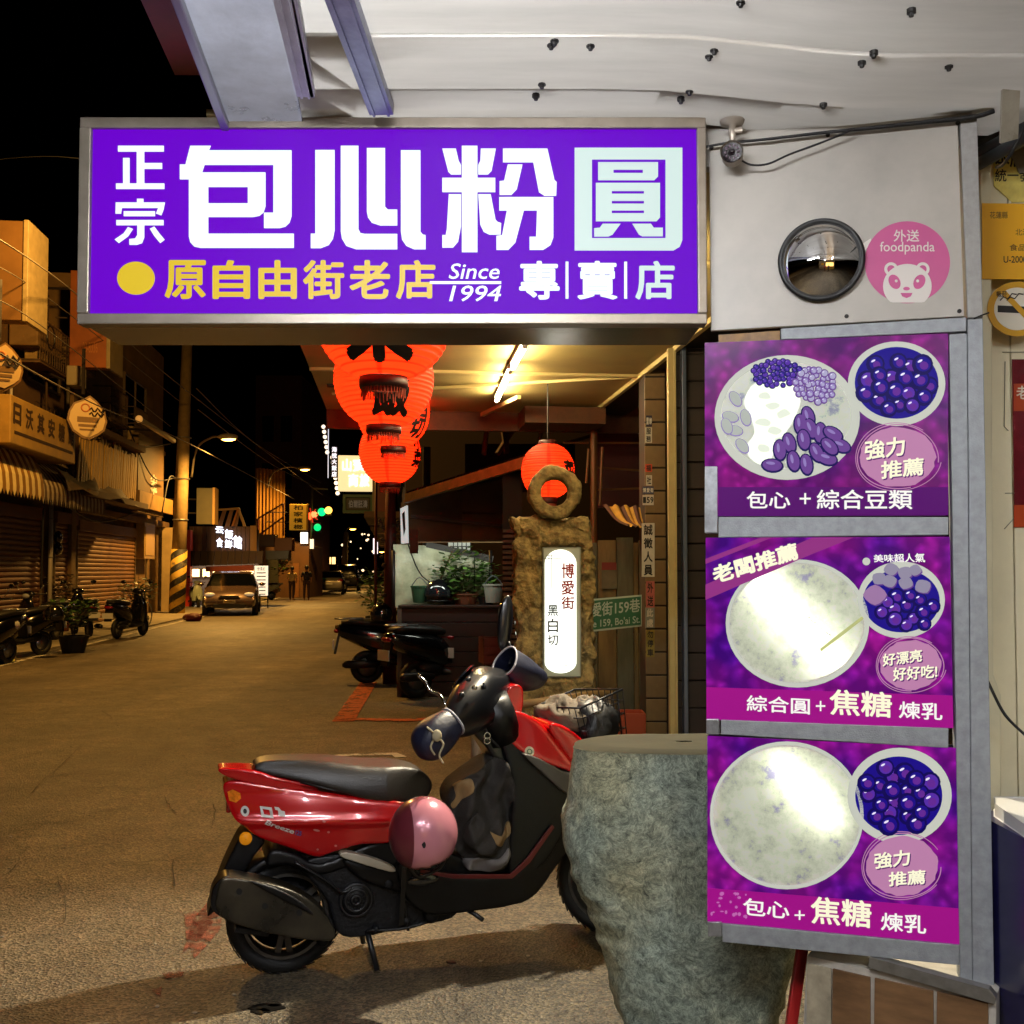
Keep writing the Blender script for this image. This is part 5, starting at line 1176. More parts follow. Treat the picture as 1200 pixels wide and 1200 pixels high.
for a, b in ((461, 461), (575, 575), (556, 556)): MB().tube([P(a, 715, TD - .06), P(b, 645, TD - .06)], .025 if a != 556 else .008, 6).obj('frame_pole', M('dark_steel', '#2a2422', .5, .4), tp, smooth=True)
MB().bar(P(500, 638, TD - .05), P(578, 655, TD - .05), .05, .07).obj('frame_bar', M('dark_steel', '#2a2422', .5, .4), tp)
MB().tube(curve([P(478, 637, TD - .1), P(488, 664, TD - .1), P(499, 679, TD - .1), P(514, 683, TD - .1), P(530, 673, TD - .1), P(543, 665, TD - .1), P(548, 668, TD - .1)], 4), .008, 5).obj('drooping_wire', BLACK, tp)
MB().tube([P(530, 646, TD - .08), P(515, 682, TD - .12)], .012, 5).obj('brace', M('pole_wood', '#5a4024', .7), tp)
light('tarp_lamp', 'AREA', P(520, 641, TD - .75), 9, (.92, 1, .86), tp, 1.6, .08, (R(55), 0, 0))
wg = thing('window_grille', 'small ornate bright grille above the tarp frame', 'grille', (0, 0, 0)); GPl = frontal(12.9)
MB().prism(GPl.hs([(525, 652), (551, 656), (551, 631), (525, 633)]), 12.95, 12.98).obj('lit_pane', M('pane_lit', '#c8ccc0', .4, emit='#b8bcae', es=.5), wg)
for i in range(5):
    a, b = GPl.h(529 + i * 5, 643); MB().torus((a, 12.9, b), .03, .006, 'y', 16, 5).obj('scroll', BLACK, wg)
    MB().tube([(a + .025, 12.9, GPl.h(529, 655)[1]), (a + .025, 12.9, GPl.h(529, 632)[1])], .006, 5).obj('grille_bar', BLACK, wg)
# planter wall
pw = thing('planter_wall', 'dark maroon boarded planter wall under the pale tarp with parked scooters in front', 'planter', (0, 0, 0)); WD = 12.2; WPl = frontal(WD)
MW = M('maroon_boards', '#240d0a', .55, var=.3, vs=4, stretch=(.5, 1, 4)); xa_, zt_ = WPl.h(469, 712); xb_, _ = WPl.h(586, 712)
z_ = .0; k = 0; hh = zt_ / 6
while k < 6: MB().box(xa_, xb_, WD - .02, WD + .02, z_ + .006, z_ + hh - .004).obj('board', MW, pw, bevel=.004); z_ += hh; k += 1
MB().box(xa_ - .02, xb_ + .02, WD - .05, WD + .38, zt_, zt_ + .03).obj('cap_board', M('cap_dark', '#2a1a14', .4), pw, bevel=.004)
for x_ in (xa_ - .03, xb_ - .02): MB().box(x_, x_ + .05, WD - .04, WD + .36, 0, zt_).obj('post', M('pale_edge', '#5a5248', .5), pw)
MB().box(xa_, xb_, WD + .3, WD + .34, 0, zt_).obj('rear_board', MW, pw)
# maroon post with a green ball
mp = thing('maroon_post', 'tall maroon post with a green ball finial below the lanterns', 'post', (0, 0, 0))
MPM = M('maroon_post_paint', '#5a1c10', .4, var=.3, vs=4); a_ = P(458, 500, 13.6)
MB().tube([(a_.x, a_.y, 0), (a_.x, a_.y, a_.z)], [.095, .06], 16).obj('shaft', MPM, mp, smooth=True)
MB().ball((a_.x, a_.y, a_.z + .06), .065, 16, 12).obj('green_ball', M('green_glass', '#3c8a3c', .25, emit='#2c7a2c', es=.25), mp, smooth=True)
b_ = P(441, 520, 14.2); MB().tube([(b_.x, b_.y, 0), b_], .02, 8).obj('side_rod', MPM, mp, smooth=True)
mb = MB(); rnd = random.Random(4)
for i in range(46):
    z_ = rnd.uniform(.9, 2.2); s_ = rnd.choice((-1, 1)); mb.ball((a_.x + s_ * rnd.uniform(.05, .16), a_.y + rnd.uniform(-.1, .1), z_), rnd.uniform(.015, .035), 6, 4)
mb.obj('wrapped_leaves', M('dry_leaves', '#3a2416', .8, var=.4), mp, kind='stuff')
# wooden rail and post in front of the pillar
rl = thing('wooden_rail', 'pale wooden pole rail on a short post behind the scooter handlebar', 'rail', (0, 0, 0))
WDN = M('pale_wood_pole', '#8c7044', .5, var=.25, vs=6)
MB().tube([P(585, 829, 5.2), P(640, 822, 5.25), P(716, 811, 5.4)], .022, 10).obj('pole', WDN, rl, smooth=True)
a_ = P(558, 850, 5.15); MB().tube([(a_.x, a_.y, 0), (a_.x, a_.y, P(558, 822, 5.15).z)], .028, 10).obj('short_post', M('post_grey_wood', '#5b4c3c', .6), rl, smooth=True)
MB().tube([(a_.x, a_.y, P(558, 824, 5.15).z), P(590, 828, 5.2)], .022, 8).obj('elbow', WDN, rl, smooth=True)
a_ = P(712, 815, 5.4); MB().tube([(a_.x, a_.y, 0), (a_.x, a_.y, a_.z)], .024, 10).obj('short_post', M('post_grey_wood', '#5b4c3c', .6), rl, smooth=True)
# small orange crate in the gap
oc = thing('orange_crate', 'small orange plastic crate in the dark gap beside the column', 'crate', (P(746, 850, 6.6).x, 6.6, 0))
zc_ = P(746, 862, 6.6).z
OCM = M('orange_plastic', '#9a3a14', .4)
MB().box(-.10, .06, 0, .2, zc_ - .04, zc_ - .02).obj('floor', OCM, oc)
for q in ((-.10, .06, 0, .012), (-.10, .06, .188, .2)): MB().box(*q, zc_ - .02, zc_ + .14).obj('side', OCM, oc, bevel=.003)
for q in ((-.10, -.088, .012, .188), (.048, .06, .012, .188)): MB().box(*q, zc_ - .02, zc_ + .14).obj('side', OCM, oc, bevel=.003)
MB().box(-.09, .05, .02, .18, 0, zc_ - .04).obj('stand', M('dark_steel', '#2a2422', .5, .4), oc)
# clutter in the lot: crates, buckets, hanging things under the shed roof
def crate(p, label, mat, s=(.42, .32, .26)):
    t = thing('crate', label, 'crate', p, .2, 'crates stacked in the dark lot')
    MB().box(-s[0] / 2, s[0] / 2, -s[1] / 2, s[1] / 2, 0, .015).obj('floor', mat, t)
    for y_ in (-s[1] / 2, s[1] / 2 - .012):
        for k in range(3): MB().box(-s[0] / 2, s[0] / 2, y_, y_ + .012, .016 + k * s[2] / 3, .016 + (k + .78) * s[2] / 3).obj('slat', mat, t)
    for x_ in (-s[0] / 2, s[0] / 2 - .012): MB().box(x_, x_ + .012, -s[1] / 2 + .013, s[1] / 2 - .013, .016, s[2]).obj('end_board', mat, t)
cb_ = G(590, 842); CRA = M('crate_blue', '#1c3450', .5); CRB = M('crate_wood', '#6a4a26', .7, var=.25, vs=9); CRC = M('crate_red', '#5a1612', .5)
crate(cb_, 'dull blue crate at the bottom of the stack left of the stone pillar', CRA); crate(cb_ + Vector((.02, 0, .28)), 'wooden crate in the middle of the stack left of the stone pillar', CRB); crate(cb_ + Vector((-.02, .02, .56)), 'dull red crate on top of the stack left of the stone pillar', CRC)
def bucket(p, label, mat, r=.15, h=.3):
    t = thing('bucket', label, 'bucket', p); MB().lathe([(.001, 0), (r * .75, 0), (r, h), (r * 1.05, h), (r * 1.05, h - .02), (r * .97, h - .02), (r * .72, .02), (.001, .02)], n=24).obj('bucket_body', mat, t, smooth=False)
    MB().tube(curve([(-r, 0, h - .02), (0, -.06, h + .10), (r, 0, h - .02)], 6), .006, 5).obj('handle', GV, t)
bucket(P(578, 706, 12.25), 'pale plastic bucket at the right end of the planter wall', M('bucket_pale', '#8a8a80', .4), .12, .22)
bucket(P(492, 706, 12.3), 'dull green bucket on the planter wall left of the full face helmet', M('bucket_green', '#2c4a34', .4), .11, .2)
# ================================================================ THE RED SCOOTER
g0 = G(333, 1137); g1 = G(712, 1092)
SCP = PL((g0.x, g0.y), (g1 - g0)); WBASE = (g1 - g0).length
sc = SCP.thing('scooter', 'red motor scooter with a black seat parked beside the green grey boulder', 'scooter')
def S(px, py, dy=-.12): return SCP.h(px, py, dy)
def SS(pts, dy=-.12): return SCP.hs(pts, dy)
RED = M('red_scooter_paint', '#c00a10', .2, .15, coat=1., bump=.012, bs=6); RED2 = M('red_scooter_paint_dark', '#7a0a10', .3, .2, coat=.6)
BP_ = M('scooter_black_plastic', '#060608', .40, spec=.3, var=.35, vs=7, bump=.05, bs=90); BG_ = M('scooter_grey_plastic', '#18181b', .4, var=.3, vs=9); SEATM = M('seat_vinyl', '#1e1a17', .42, var=.22, vs=6, bump=.10, bs=150)
TYRE = M('tyre_rubber', '#09090a', .7, var=.3, vs=12, bump=.15, bs=90); ALU = M('dusty_alloy', '#5d5a55', .45, .7, var=.3, vs=12); MUF = M('muffler_shell', '#25231e', .30, .5, var=.35, vs=4, bump=.02, bs=40, col2='#4e483b')
ENG = M('engine_casting', '#141519', .5, .4, var=.4, vs=14, bump=.25, bs=60); CHR = M('chrome', '#c8c8c8', .12, 1.)
# wheels
def wheel(x, par, steer=0., lean=0, rad=.212, wid=.052):
    t = MB(); n_ = 48
    prof = [(rad - .055, -wid * .75), (rad - .045, -wid), (rad - .02, -wid * 1.0), (rad - .004, -wid * .6), (rad, 0), (rad - .004, wid * .6), (rad - .02, wid), (rad - .045, wid), (rad - .055, wid * .75), (rad - .055, -wid * .75)]
    t.lathe(prof, (0, 0, 0), 'y', n_)
    for i in range(40):
        a = i * .15708
        for s_ in (-1, 1):
            q = Vector((rad * math.cos(a), s_ * wid * .45, rad * math.sin(a))); tdir = Vector((-math.sin(a), s_ * .6, math.cos(a)))
            t.bar(q - tdir * .014, q + tdir * .014, .006, .004, Vector((math.cos(a), 0, math.sin(a))))
    mt = Matrix.Rotation(steer, 4, 'Z')
    ty = t.xf(mt).obj('tyre', TYRE, par, smooth=False, loc=(x, 0, rad)); 
    ty.data.polygons.foreach_set('use_smooth', [True] * len(ty.data.polygons))
    r = MB(); r.lathe([(rad - .054, -wid * .8), (rad - .066, -wid * .78), (rad - .070, -wid * .3), (rad - .070, wid * .3), (rad - .066, wid * .78), (rad - .054, wid * .8)], (0, 0, 0), 'y', 40)
    for i in range(3):
        a = .5 + i * 2.0944
        for da in (-.16, .16): r.bar((.03 * math.cos(a), 0, .03 * math.sin(a)), ((rad - .066) * math.cos(a + da), 0, (rad - .066) * math.sin(a + da)), .022, .03, Vector((0, 1, 0)))
    r.lathe([(.001, -.045), (.036, -.045), (.04, -.03), (.04, .03), (.036, .045), (.001, .045)], (0, 0, 0), 'y', 24)
    r.xf(mt).obj('rim', ALU, par, smooth=False, loc=(x, 0, rad))
    MB().lathe([(.001, .02), (rad - .075, .02), (rad - .072, .035), (.001, .04)], (0, 0, 0), 'y', 32).xf(mt).obj('brake_drum', ENG, par, smooth=True, loc=(x, 0, rad))
wheel(0, sc); STEER = R(-40)
wheel(WBASE, sc, STEER)
def pan(name, pts, y0, y1, mat, r=.012, dy=None, n=3, parent=None, dist=.012, fn=None, sm=6, vox=.009):
    """closed side outline (photo pixels) given depth across the scooter, edges melted round"""
    o = organic(MB().prism(SS(smooth_loop(pts, n), y0 if dy is None else dy), y0, y1), name, mat, parent or sc, vox, sm, fn)
    return o
def taper(zlo, zhi, klo, khi, xlo=None, xhi=None, kx0=1, kx1=1):
    def f(v):
        t = max(0, min(1, (v.z - zlo) / (zhi - zlo))); k = klo + (khi - klo) * t
        if xlo is not None:
            u = max(0, min(1, (v.x - xlo) / (xhi - xlo))); k *= kx0 + (kx1 - kx0) * u
        return Vector((v.x, v.y * k, v.z))
    return f
zs = S(400, 915)[1]
# body shell: narrow tail, wide waist, one closed red shell each side over a common core
body = [(262, 926), (276, 919), (330, 925), (372, 928), (420, 934), (482, 941), (486, 955), (482, 964), (464, 966), (458, 988), (425, 990), (392, 1000), (372, 1007), (340, 996), (305, 985), (287, 972), (272, 958)]
xs0 = S(262, 940)[0]; xs1 = S(480, 960)[0]
zb0, zb1 = S(372, 1008)[1], S(400, 925)[1]
def bodyfn(v):
    u = max(0, min(1, (v.x - xs0) / (xs1 - xs0))); t = max(0, min(1, (v.z - zb0) / (zb1 - zb0)))
    k = .50 + .5 * math.sin(min(1, u * 1.25) * 1.57)          # tail narrows
    k *= 1 - .30 * (1 - t) ** 1.6                               # tucks in below
    k *= 1 - .22 * max(0, t - .62) / .38                        # and towards the seat
    ridge = .012 * math.exp(-((t - (.62 - .12 * u)) / .07) ** 2) * math.copysign(1, v.y) * (1 if abs(v.y) > .05 else 0)
    return Vector((v.x, v.y * k + ridge, v.z))
pan('body_shell', body, -.165, .165, RED, dy=-.13, vox=.0085, sm=7, fn=bodyfn)
pan('tail_spoiler', [(255, 905), (263, 902), (300, 904), (322, 910), (352, 916), (374, 925), (368, 930), (342, 928), (300, 920), (268, 913)], -.10, .10, RED, dy=-.09, vox=.007, sm=4, fn=lambda v: Vector((v.x, v.y * (.45 + .55 * min(1, (v.x - xs0 + .05) / .25)), v.z)))
# seat
seatp = [(298, 903), (306, 896), (330, 893), (365, 893), (400, 894), (440, 896), (475, 899), (498, 906), (510, 920), (506, 934), (492, 941), (462, 939), (430, 935), (395, 926), (350, 916), (312, 909)]
zt0, zt1 = S(470, 940)[1], S(400, 893)[1]
def seatfn(v):
    u = (v.x - S(298, 900)[0]) / (S(510, 920)[0] - S(298, 900)[0]); u = max(0, min(1, u)); t = max(0, min(1, (v.z - zt0) / (zt1 - zt0)))
    k = (.62 + .38 * math.sin(u * 2.6)) * (1 - .35 * t ** 3) * (1 - .42 * max(0, u - .72) / .28)
    return Vector((v.x, v.y * k, v.z - .018 * math.exp(-((u - .62) / .16) ** 2) * t * .6))
pan('seat', seatp, -.15, .15, SEATM, dy=-.11, vox=.009, sm=12, fn=seatfn)
sx0 = S(300, 905, -.11); MB().tube([Vector((S(a, b, -.13)[0], -.128 + .02 * 0, S(a, b, -.13)[1])) for a, b in ((352, 917), (395, 927), (430, 935), (462, 940), (490, 941))], .004, 5).obj('seat_piping', BLACK, sc, smooth=True)
# badge group printed on the right side panel
def onside(px, py, lay=0):   # point on the body side, found on the shell surface
    return S(px, py, -.155)
def decal(name, polys, mat, y=-.166, parent=sc):
    mb = MB()
    for po in polys: mb.prism(SS(po, -.16), y, y + .002)
    return mb.obj(name, mat, parent)
WB = M('badge_white', '#d8d4cc', .35)
BODY = next(o for o in bpy.data.objects if o.name == 'body_shell')
def stick(mb, off=.0015, target=None):
    """lay flat print on the curved shell"""
    tgt = target or BODY
    out = []
    for v in mb.v:
        hit, loc, nrm, idx = tgt.ray_cast(Vector((v.x, -.4, v.z)), Vector((0, 1, 0)))
        out.append(Vector((v.x, (loc.y - off) if hit else v.y, v.z)))
    mb.v = out; return mb
def sq4(x0, y0, x1, y1, dx=0, dyy=0): return [(x0, y0), (x1, y0 + dyy), (x1 + dx, y1 + dyy), (x0 + dx, y1)]
mb = MB(); mb.prism(SS([(306, 949), (320, 950), (322, 962), (308, 961)], -.16), -.16, None, [SS([(309, 952), (317, 953), (318, 959), (311, 958)], -.16)])
mb.prism(SS([(323, 949), (328, 949.5), (331, 953), (335, 954), (336, 960), (328, 959), (327, 953), (324, 952.5)], -.16), -.16, None)
stick(mb).obj('badge_squares', WB, sc)
stick(MB().text('Breeze', SS([(311, 969), (346, 981), (346, 974.5), (312, 963)], -.16), -.16, .02, shear=.3), .0022).obj('lettering', WB, sc)
stick(MB().text('125', SS([(347, 981.5), (355, 983), (355, 977), (347, 975)], -.16), -.16, .02, shear=.3), .0022).obj('lettering', M('badge_blue', '#3a4f9c', .35), sc)
stick(MB().prism(SS(ell(288.5, 955.5, 5, 6, 20), -.16), -.16, None), .0018).obj('lock_ring', WB, sc)
stick(MB().prism(SS(ell(288.5, 955.5, 2.2, 3, 14), -.16), -.16, None), .003).obj('lock_core', BLACK, sc)
stick(MB().prism(SS([(268, 934), (274, 931), (283, 935), (284, 941), (278, 946), (270, 944)], -.16), -.16, None), .004).obj('rear_indicator', M('amber_lens', '#d0701a', .15, var=.4, vs=60, emit='#c06010', es=.12), sc)
for q in ((380, 963, 2), (372, 975, 4), (386, 977, 1.6), (395, 994, 1.6), (374, 999, 1.4)):
    stick(MB().prism(SS(ell(q[0], q[1], q[2], 1.3, 10, .2), -.16), -.16, None), .002).obj('scuff', M('scuff_pale', '#c87a70', .5), sc)
# lower engine and frame
pan('engine_case', [(352, 1012), (400, 1000), (455, 1005), (480, 1022), (530, 1042), (540, 1058), (528, 1076), (480, 1086), (420, 1098), (395, 1092), (385, 1060), (372, 1040)], -.10, .12, ENG, dy=-.09, vox=.008, sm=3)
for (cx_, cy_, r_, d_) in ((418, 1056, .064, -.125), (418, 1056, .046, -.135), (418, 1056, .022, -.142)):
    a, b = S(cx_, cy_, d_); MB().torus((a, d_ + .012, b), r_ - .006, .007, 'y', 36, 8).obj('fan_cover_ring', BG_, sc, smooth=True)
a, b = S(418, 1056, -.12); MB().lathe([(.001, -.125), (.05, -.122), (.062, -.112), (.066, -.09)], (a, 0, b), 'y', 32).obj('fan_cover', BP_, sc, smooth=True)
for i in range(10):
    t = i * .628; MB().bar((a + .014 * math.cos(t), -.127, b + .014 * math.sin(t)), (a + .042 * math.cos(t), -.126, b + .042 * math.sin(t)), .004, .004).obj('fan_slot', M('slot_dark', '#050506', .8), sc)
pan('side_trim_bar', [(398, 1000), (408, 998), (440, 1006), (462, 1016), (460, 1022), (430, 1014), (402, 1005)], -.14, -.10, M('pale_trim', '#c2bba8', .35, .3), dy=-.13, vox=.005, sm=3)
pan('inner_fender', [(283, 1030), (300, 1012), (330, 1000), (370, 1000), (410, 1012), (450, 1024), (470, 1040), (455, 1046), (410, 1036), (385, 1040), (360, 1020), (330, 1012), (305, 1022), (290, 1038)], -.07, .07, BP_, dy=-.06, vox=.008, sm=5)
pan('frame_cover', [(400, 1006), (430, 1012), (470, 1018), (520, 1024), (540, 1040), (500, 1052), (460, 1045), (420, 1030)], -.125, .125, BP_, dy=-.12, vox=.009, sm=6)
for (px_, py_, r_) in ((505, 1072, .03), (455, 1035, .02), (475, 1078, .018), (378, 1102, .022), (440, 1088, .014), (493, 1062, .012)):
    a, b = S(px_, py_, -.11); MB().lathe([(.001, -.132), (r_ * .6, -.132), (r_, -.12), (r_, -.08)], (a, 0, b), 'y', 20).obj('engine_boss', ENG, sc, smooth=True)
for pts in (((345, 1010), (380, 1030), (400, 1045), (412, 1040)), ((470, 1050), (490, 1062), (505, 1052), (520, 1058)), ((470, 1040), (475, 1065), (478, 1090)), ((430, 1090), (470, 1088), (500, 1080))):
    MB().tube(curve([(S(a, b, -.12)[0], -.125, S(a, b, -.12)[1]) for a, b in pts], 4), .006, 6).obj('hose', BLACK, sc, smooth=True)
MB().tube([(S(a, b, -.13)[0], -.135, S(a, b, -.13)[1]) for a, b in ((494, 1062), (487, 1052), (480, 1051))], .004, 6).obj('pale_clip', M('clip_yellow', '#b5b060', .5), sc, smooth=True)
# strap from the helmet down
MB().bar((S(474, 1010, -.18)[0], -.18, S(474, 1010, -.18)[1]), (S(470, 1084, -.14)[0], -.145, S(470, 1084, -.14)[1]), .018, .003, Vector((0, 1, 0))).obj('kick_lever', BLACK, sc)
# muffler
mufp = [(252, 1052), (256, 1032), (264, 1024), (292, 1027), (325, 1034), (352, 1045), (375, 1062), (389, 1082), (391, 1094), (384, 1099), (355, 1097), (320, 1091), (285, 1082), (264, 1074), (254, 1064)]
mf = pan('muffler', mufp, -.235, -.125, MUF, dy=-.19, vox=.006, sm=14)
def stick2(px_, py_, r_, mat, off): return stick(MB().prism(SS(ell(px_, py_, r_, r_ * 1.1, 14), -.22), -.22, None), off, mf)
for q in ((280, 1043), (310, 1060), (350, 1068)): stick2(q[0], q[1], 3.6, None, .003).obj('shield_bolt', M('slot_dark', '#050506', .8), sc)
pan('muffler_end_cap', [(246, 1052), (250, 1036), (262, 1024), (270, 1026), (264, 1046), (266, 1072), (256, 1070), (248, 1062)], -.225, -.135, BP_, dy=-.19, vox=.005, sm=4)
pan('muffler_heat_ridge', [(292, 1032), (322, 1040), (352, 1056), (368, 1072), (350, 1064), (322, 1050)], -.247, -.236, BP_, dy=-.24, vox=.004, sm=2)
MB().bar((S(275, 1088, -.17)[0], -.16, S(275, 1088, -.17)[1]), (S(315, 1094, -.17)[0], -.16, S(315, 1094, -.17)[1]), .05, .02, Vector((0, 0, 1))).obj('muffler_bracket', ENG, sc, bevel=.004)
a, b = S(319, 1090, -.15); MB().lathe([(.001, -.15), (.014, -.15), (.016, -.14), (.016, -.1)], (a, 0, b), 'y', 6).obj('axle_nut', M('brass_nut', '#8a6a30', .4, .8), sc)
pan('under_tray', [(318, 996), (345, 1000), (375, 1012), (425, 992), (458, 986), (500, 1006), (520, 1024), (470, 1026), (420, 1014), (372, 1026), (335, 1014), (312, 1016)], -.11, .11, BP_, dy=-.10, vox=.008, sm=4)
pan('seat_base_shade', [(452, 962), (484, 955), (500, 985), (530, 1000), (560, 1012), (598, 1016), (600, 1030), (480, 1030), (455, 1000)], -.09, .09, BP_, dy=-.08, vox=.008, sm=5)  # black filler under the seat, also standing in for the helmet's shadow
# rear mudguard, plate and round amber reflector
fx = [(287, 975), (311, 984), (299, 1002), (284, 1028), (276, 1052), (252, 1068), (243, 1074), (250, 1052), (262, 1020), (272, 998)]
pan('rear_mudguard', fx, -.075, .075, BP_, dy=-.07, vox=.007, sm=3)
a, b = S(288, 983, -.08); MB().lathe([(.001, -.092), (.020, -.090), (.023, -.08), (.023, -.07)], (a, 0, b), 'y', 24).obj('round_reflector', M('amber_reflector', '#d8881a', .15, emit='#d08010', es=.35), sc, smooth=True)
if False: MB().box(S(262, 1000, -.0)[0] - .03, S(262, 1000, 0)[0] - .02, -.09, .09, S(250, 1040, 0)[1], S(262, 992, 0)[1]).obj('number_plate', M('plate_white', '#c8c8c0', .5), sc)
MB().box(xs0 + .012, xs0 + .03, -.05, .05, S(262, 950, 0)[1], S(262, 930, 0)[1]).obj('tail_light', M('tail_red', '#8a0a0a', .1, coat=1.), sc, bevel=.006)
# floor board, leg shield, front fairing
floor = [(466, 1012), (490, 1018), (530, 1026), (597, 1026), (617, 1008), (634, 985), (648, 965), (662, 930), (672, 912), (690, 925), (688, 970), (668, 1000), (648, 1026), (628, 1050), (606, 1060), (570, 1066), (515, 1073), (490, 1066), (472, 1045)]
pan('floor_board', floor, -.155, .155, BP_, dy=-.15, vox=.009, sm=5, fn=lambda v: Vector((v.x, v.y * (1 - .38 * max(0, min(1, (v.x - S(610, 1000)[0]) / .35))), v.z)))
MB().prism(SS([(492, 1018), (530, 1024), (597, 1024), (616, 1006), (646, 966), (649, 969), (620, 1011), (600, 1029), (530, 1029), (492, 1022)], -.15), -.158, -.15).obj('floor_edge_red', M('dull_red_edge', '#5a1014', .35), sc, bevel=.002)
a, b = S(490, 1030, -.16); MB().ball((S(495, 1031, -.15)[0], -.14, S(495, 1031, -.15)[1]), (.075, .026, .03), 20, 12).obj('foot_peg_cover', M('gloss_black', '#101216', .15, coat=1.), sc, smooth=True)
leg = [(590, 868), (600, 862), (625, 884), (655, 910), (672, 915), (676, 940), (662, 975), (640, 1010), (612, 1028), (596, 1024), (598, 980), (602, 930), (596, 895)]
pan('leg_shield', leg, -.15, .17, BP_, dy=-.14, vox=.009, sm=5, fn=taper(.3, .9, 1.0, .78))
pan('grey_side_cover', [(612, 884), (630, 888), (660, 904), (672, 906), (672, 930), (660, 928), (640, 910)], -.165, -.12, M('satin_grey', '#4a4642', .4, .2), dy=-.15, vox=.005, sm=4)
fair = [(584, 842), (592, 834), (607, 834), (624, 840), (640, 852), (659, 876), (674, 895), (690, 915), (688, 925), (668, 905), (647, 897), (617, 885), (596, 868), (586, 856)]
pan('front_fairing', fair, -.155, .155, RED, dy=-.13, vox=.008, sm=8, fn=taper(S(600, 910)[1], S(600, 834)[1], 1.0, .62))
pan('front_nose', [(640, 850), (660, 850), (690, 875), (715, 915), (725, 960), (700, 975), (680, 930), (664, 890)], -.13, .13, RED, dy=-.10, vox=.009, sm=9)
FAIR = next(o for o in bpy.data.objects if o.name == 'front_fairing')
stick(MB().prism(SS(ell(623, 882, 5.5, 6, 20), -.16), -.16, None), .003, FAIR).obj('round_badge', M('badge_cream', '#c8c0a0', .4), sc)
stick(MB().prism(SS(ell(623, 882, 3.2, 3.4, 16), -.16), -.16, None, [SS(ell(623, 882, 2.0, 2.2, 12), -.16)]), .004, FAIR).obj('badge_mark', M('badge_green', '#4a6a4a', .4), sc)
pan('steering_neck', [(591, 842), (592, 818), (598, 803), (612, 806), (610, 836)], -.05, .06, RED, dy=-.04, vox=.006, sm=5)
# front mudguard over the steered wheel
mt = Matrix.Translation((WBASE, 0, .212)) @ Matrix.Rotation(STEER, 4, 'Z')
mb = MB(); V = []; F = []; n_ = 26
for i in range(n_ + 1):
    t = R(-15) + R(175) * i / n_
    for j, (yy, rr) in enumerate(((-.068, .205), (-.066, .228), (-.04, .243), (0, .247), (.04, .243), (.066, .228), (.068, .205))): V.append(mt @ Vector((rr * math.cos(t), yy, rr * math.sin(t))))
F = [(i * 7 + j, i * 7 + j + 1, (i + 1) * 7 + j + 1, (i + 1) * 7 + j) for i in range(n_) for j in range(6)]
o = mb.add(V, F).obj('front_mudguard', BP_, sc, smooth=True); md = o.modifiers.new('s', 'SOLIDIFY'); md.thickness = .004
for s_ in (-1, 1):
    MB().tube([mt @ Vector((0, s_ * .075, 0)), mt @ Vector((-.10, s_ * .085, .30))], .02, 10).obj('fork_leg', BG_, sc, smooth=True)
# handlebar assembly: near grip low and left, far grip high and right (steered towards the viewer)
def LS(px, py, D): return SCP.l(P(px, py, D))
HA = LS(505, 868, 3.76); HB_ = LS(598, 785, 4.36); HC = (HA + HB_) / 2; hd = (HB_ - HA).normalized()
hb_ = MB().tube([HA, HC, HB_], .014, 10).obj('handlebar', BG_, sc, smooth=True)
# cowl: lofted ellipse rings along the bar
mb = MB(); V = []; F = []; fw = Vector((.86, -.4, .25)); fw = (fw - hd * fw.dot(hd)).normalized(); upv = hd.cross(fw); 
if upv.z < 0: upv = -upv
rings = [(.10, .02, .022, 0, 0), (.18, .040, .045, 0, .0), (.30, .070, .085, .01, .0), (.45, .088, .112, .02, .005), (.58, .092, .115, .02, .0), (.72, .075, .092, .01, .005), (.84, .040, .045, 0, .01), (.92, .02, .024, 0, 0)]
for (t, a_, b_, of, ou) in rings:
    c = HA + (HB_ - HA) * t + fw * of + upv * ou
    for j in range(24):
        q = 6.2832 * j / 24; V.append(c + fw * math.cos(q) * a_ + upv * math.sin(q) * b_)
for i in range(len(rings) - 1):
    for j in range(24): F.append((i * 24 + j, i * 24 + (j + 1) % 24, (i + 1) * 24 + (j + 1) % 24, (i + 1) * 24 + j))
F += [tuple(range(24)), tuple((len(rings) - 1) * 24 + j for j in range(24))]
V = [v + Vector((noise.noise(v * 9), noise.noise(v * 9 + Vector((7, 0, 0))), noise.noise(v * 9 + Vector((0, 7, 0))))) * .020 + Vector((0, 0, noise.noise(v * 24) * .008)) for v in V]
co = mb.add(V, F).obj('handlebar_cowl', M('cowl_black', '#0d0e12', .3, coat=.5), sc, smooth=True); m_ = co.modifiers.new('s', 'SUBSURF'); m_.levels = 1; m_.render_levels = 2
dd_ = HA + (HB_ - HA) * .5; MB().lathe([(.001, 0), (.045, .0), (.05, -.008)], (0, 0, 0), 'z', 24, sx=1.3).xf(Matrix.Translation(dd_ + upv * .115 - fw * .015) @ Vector((0, 0, 1)).rotation_difference((upv - fw * .8).normalized()).to_matrix().to_4x4()).obj('instrument_glass', M('instrument_glass', '#1a2028', .06, coat=1.), sc, smooth=True)
# steering column
MB().tube([LS(590, 862, 4.12), LS(574, 820, 4.06)], [.085, .075], 18).obj('steering_column', BP_, sc, smooth=True)
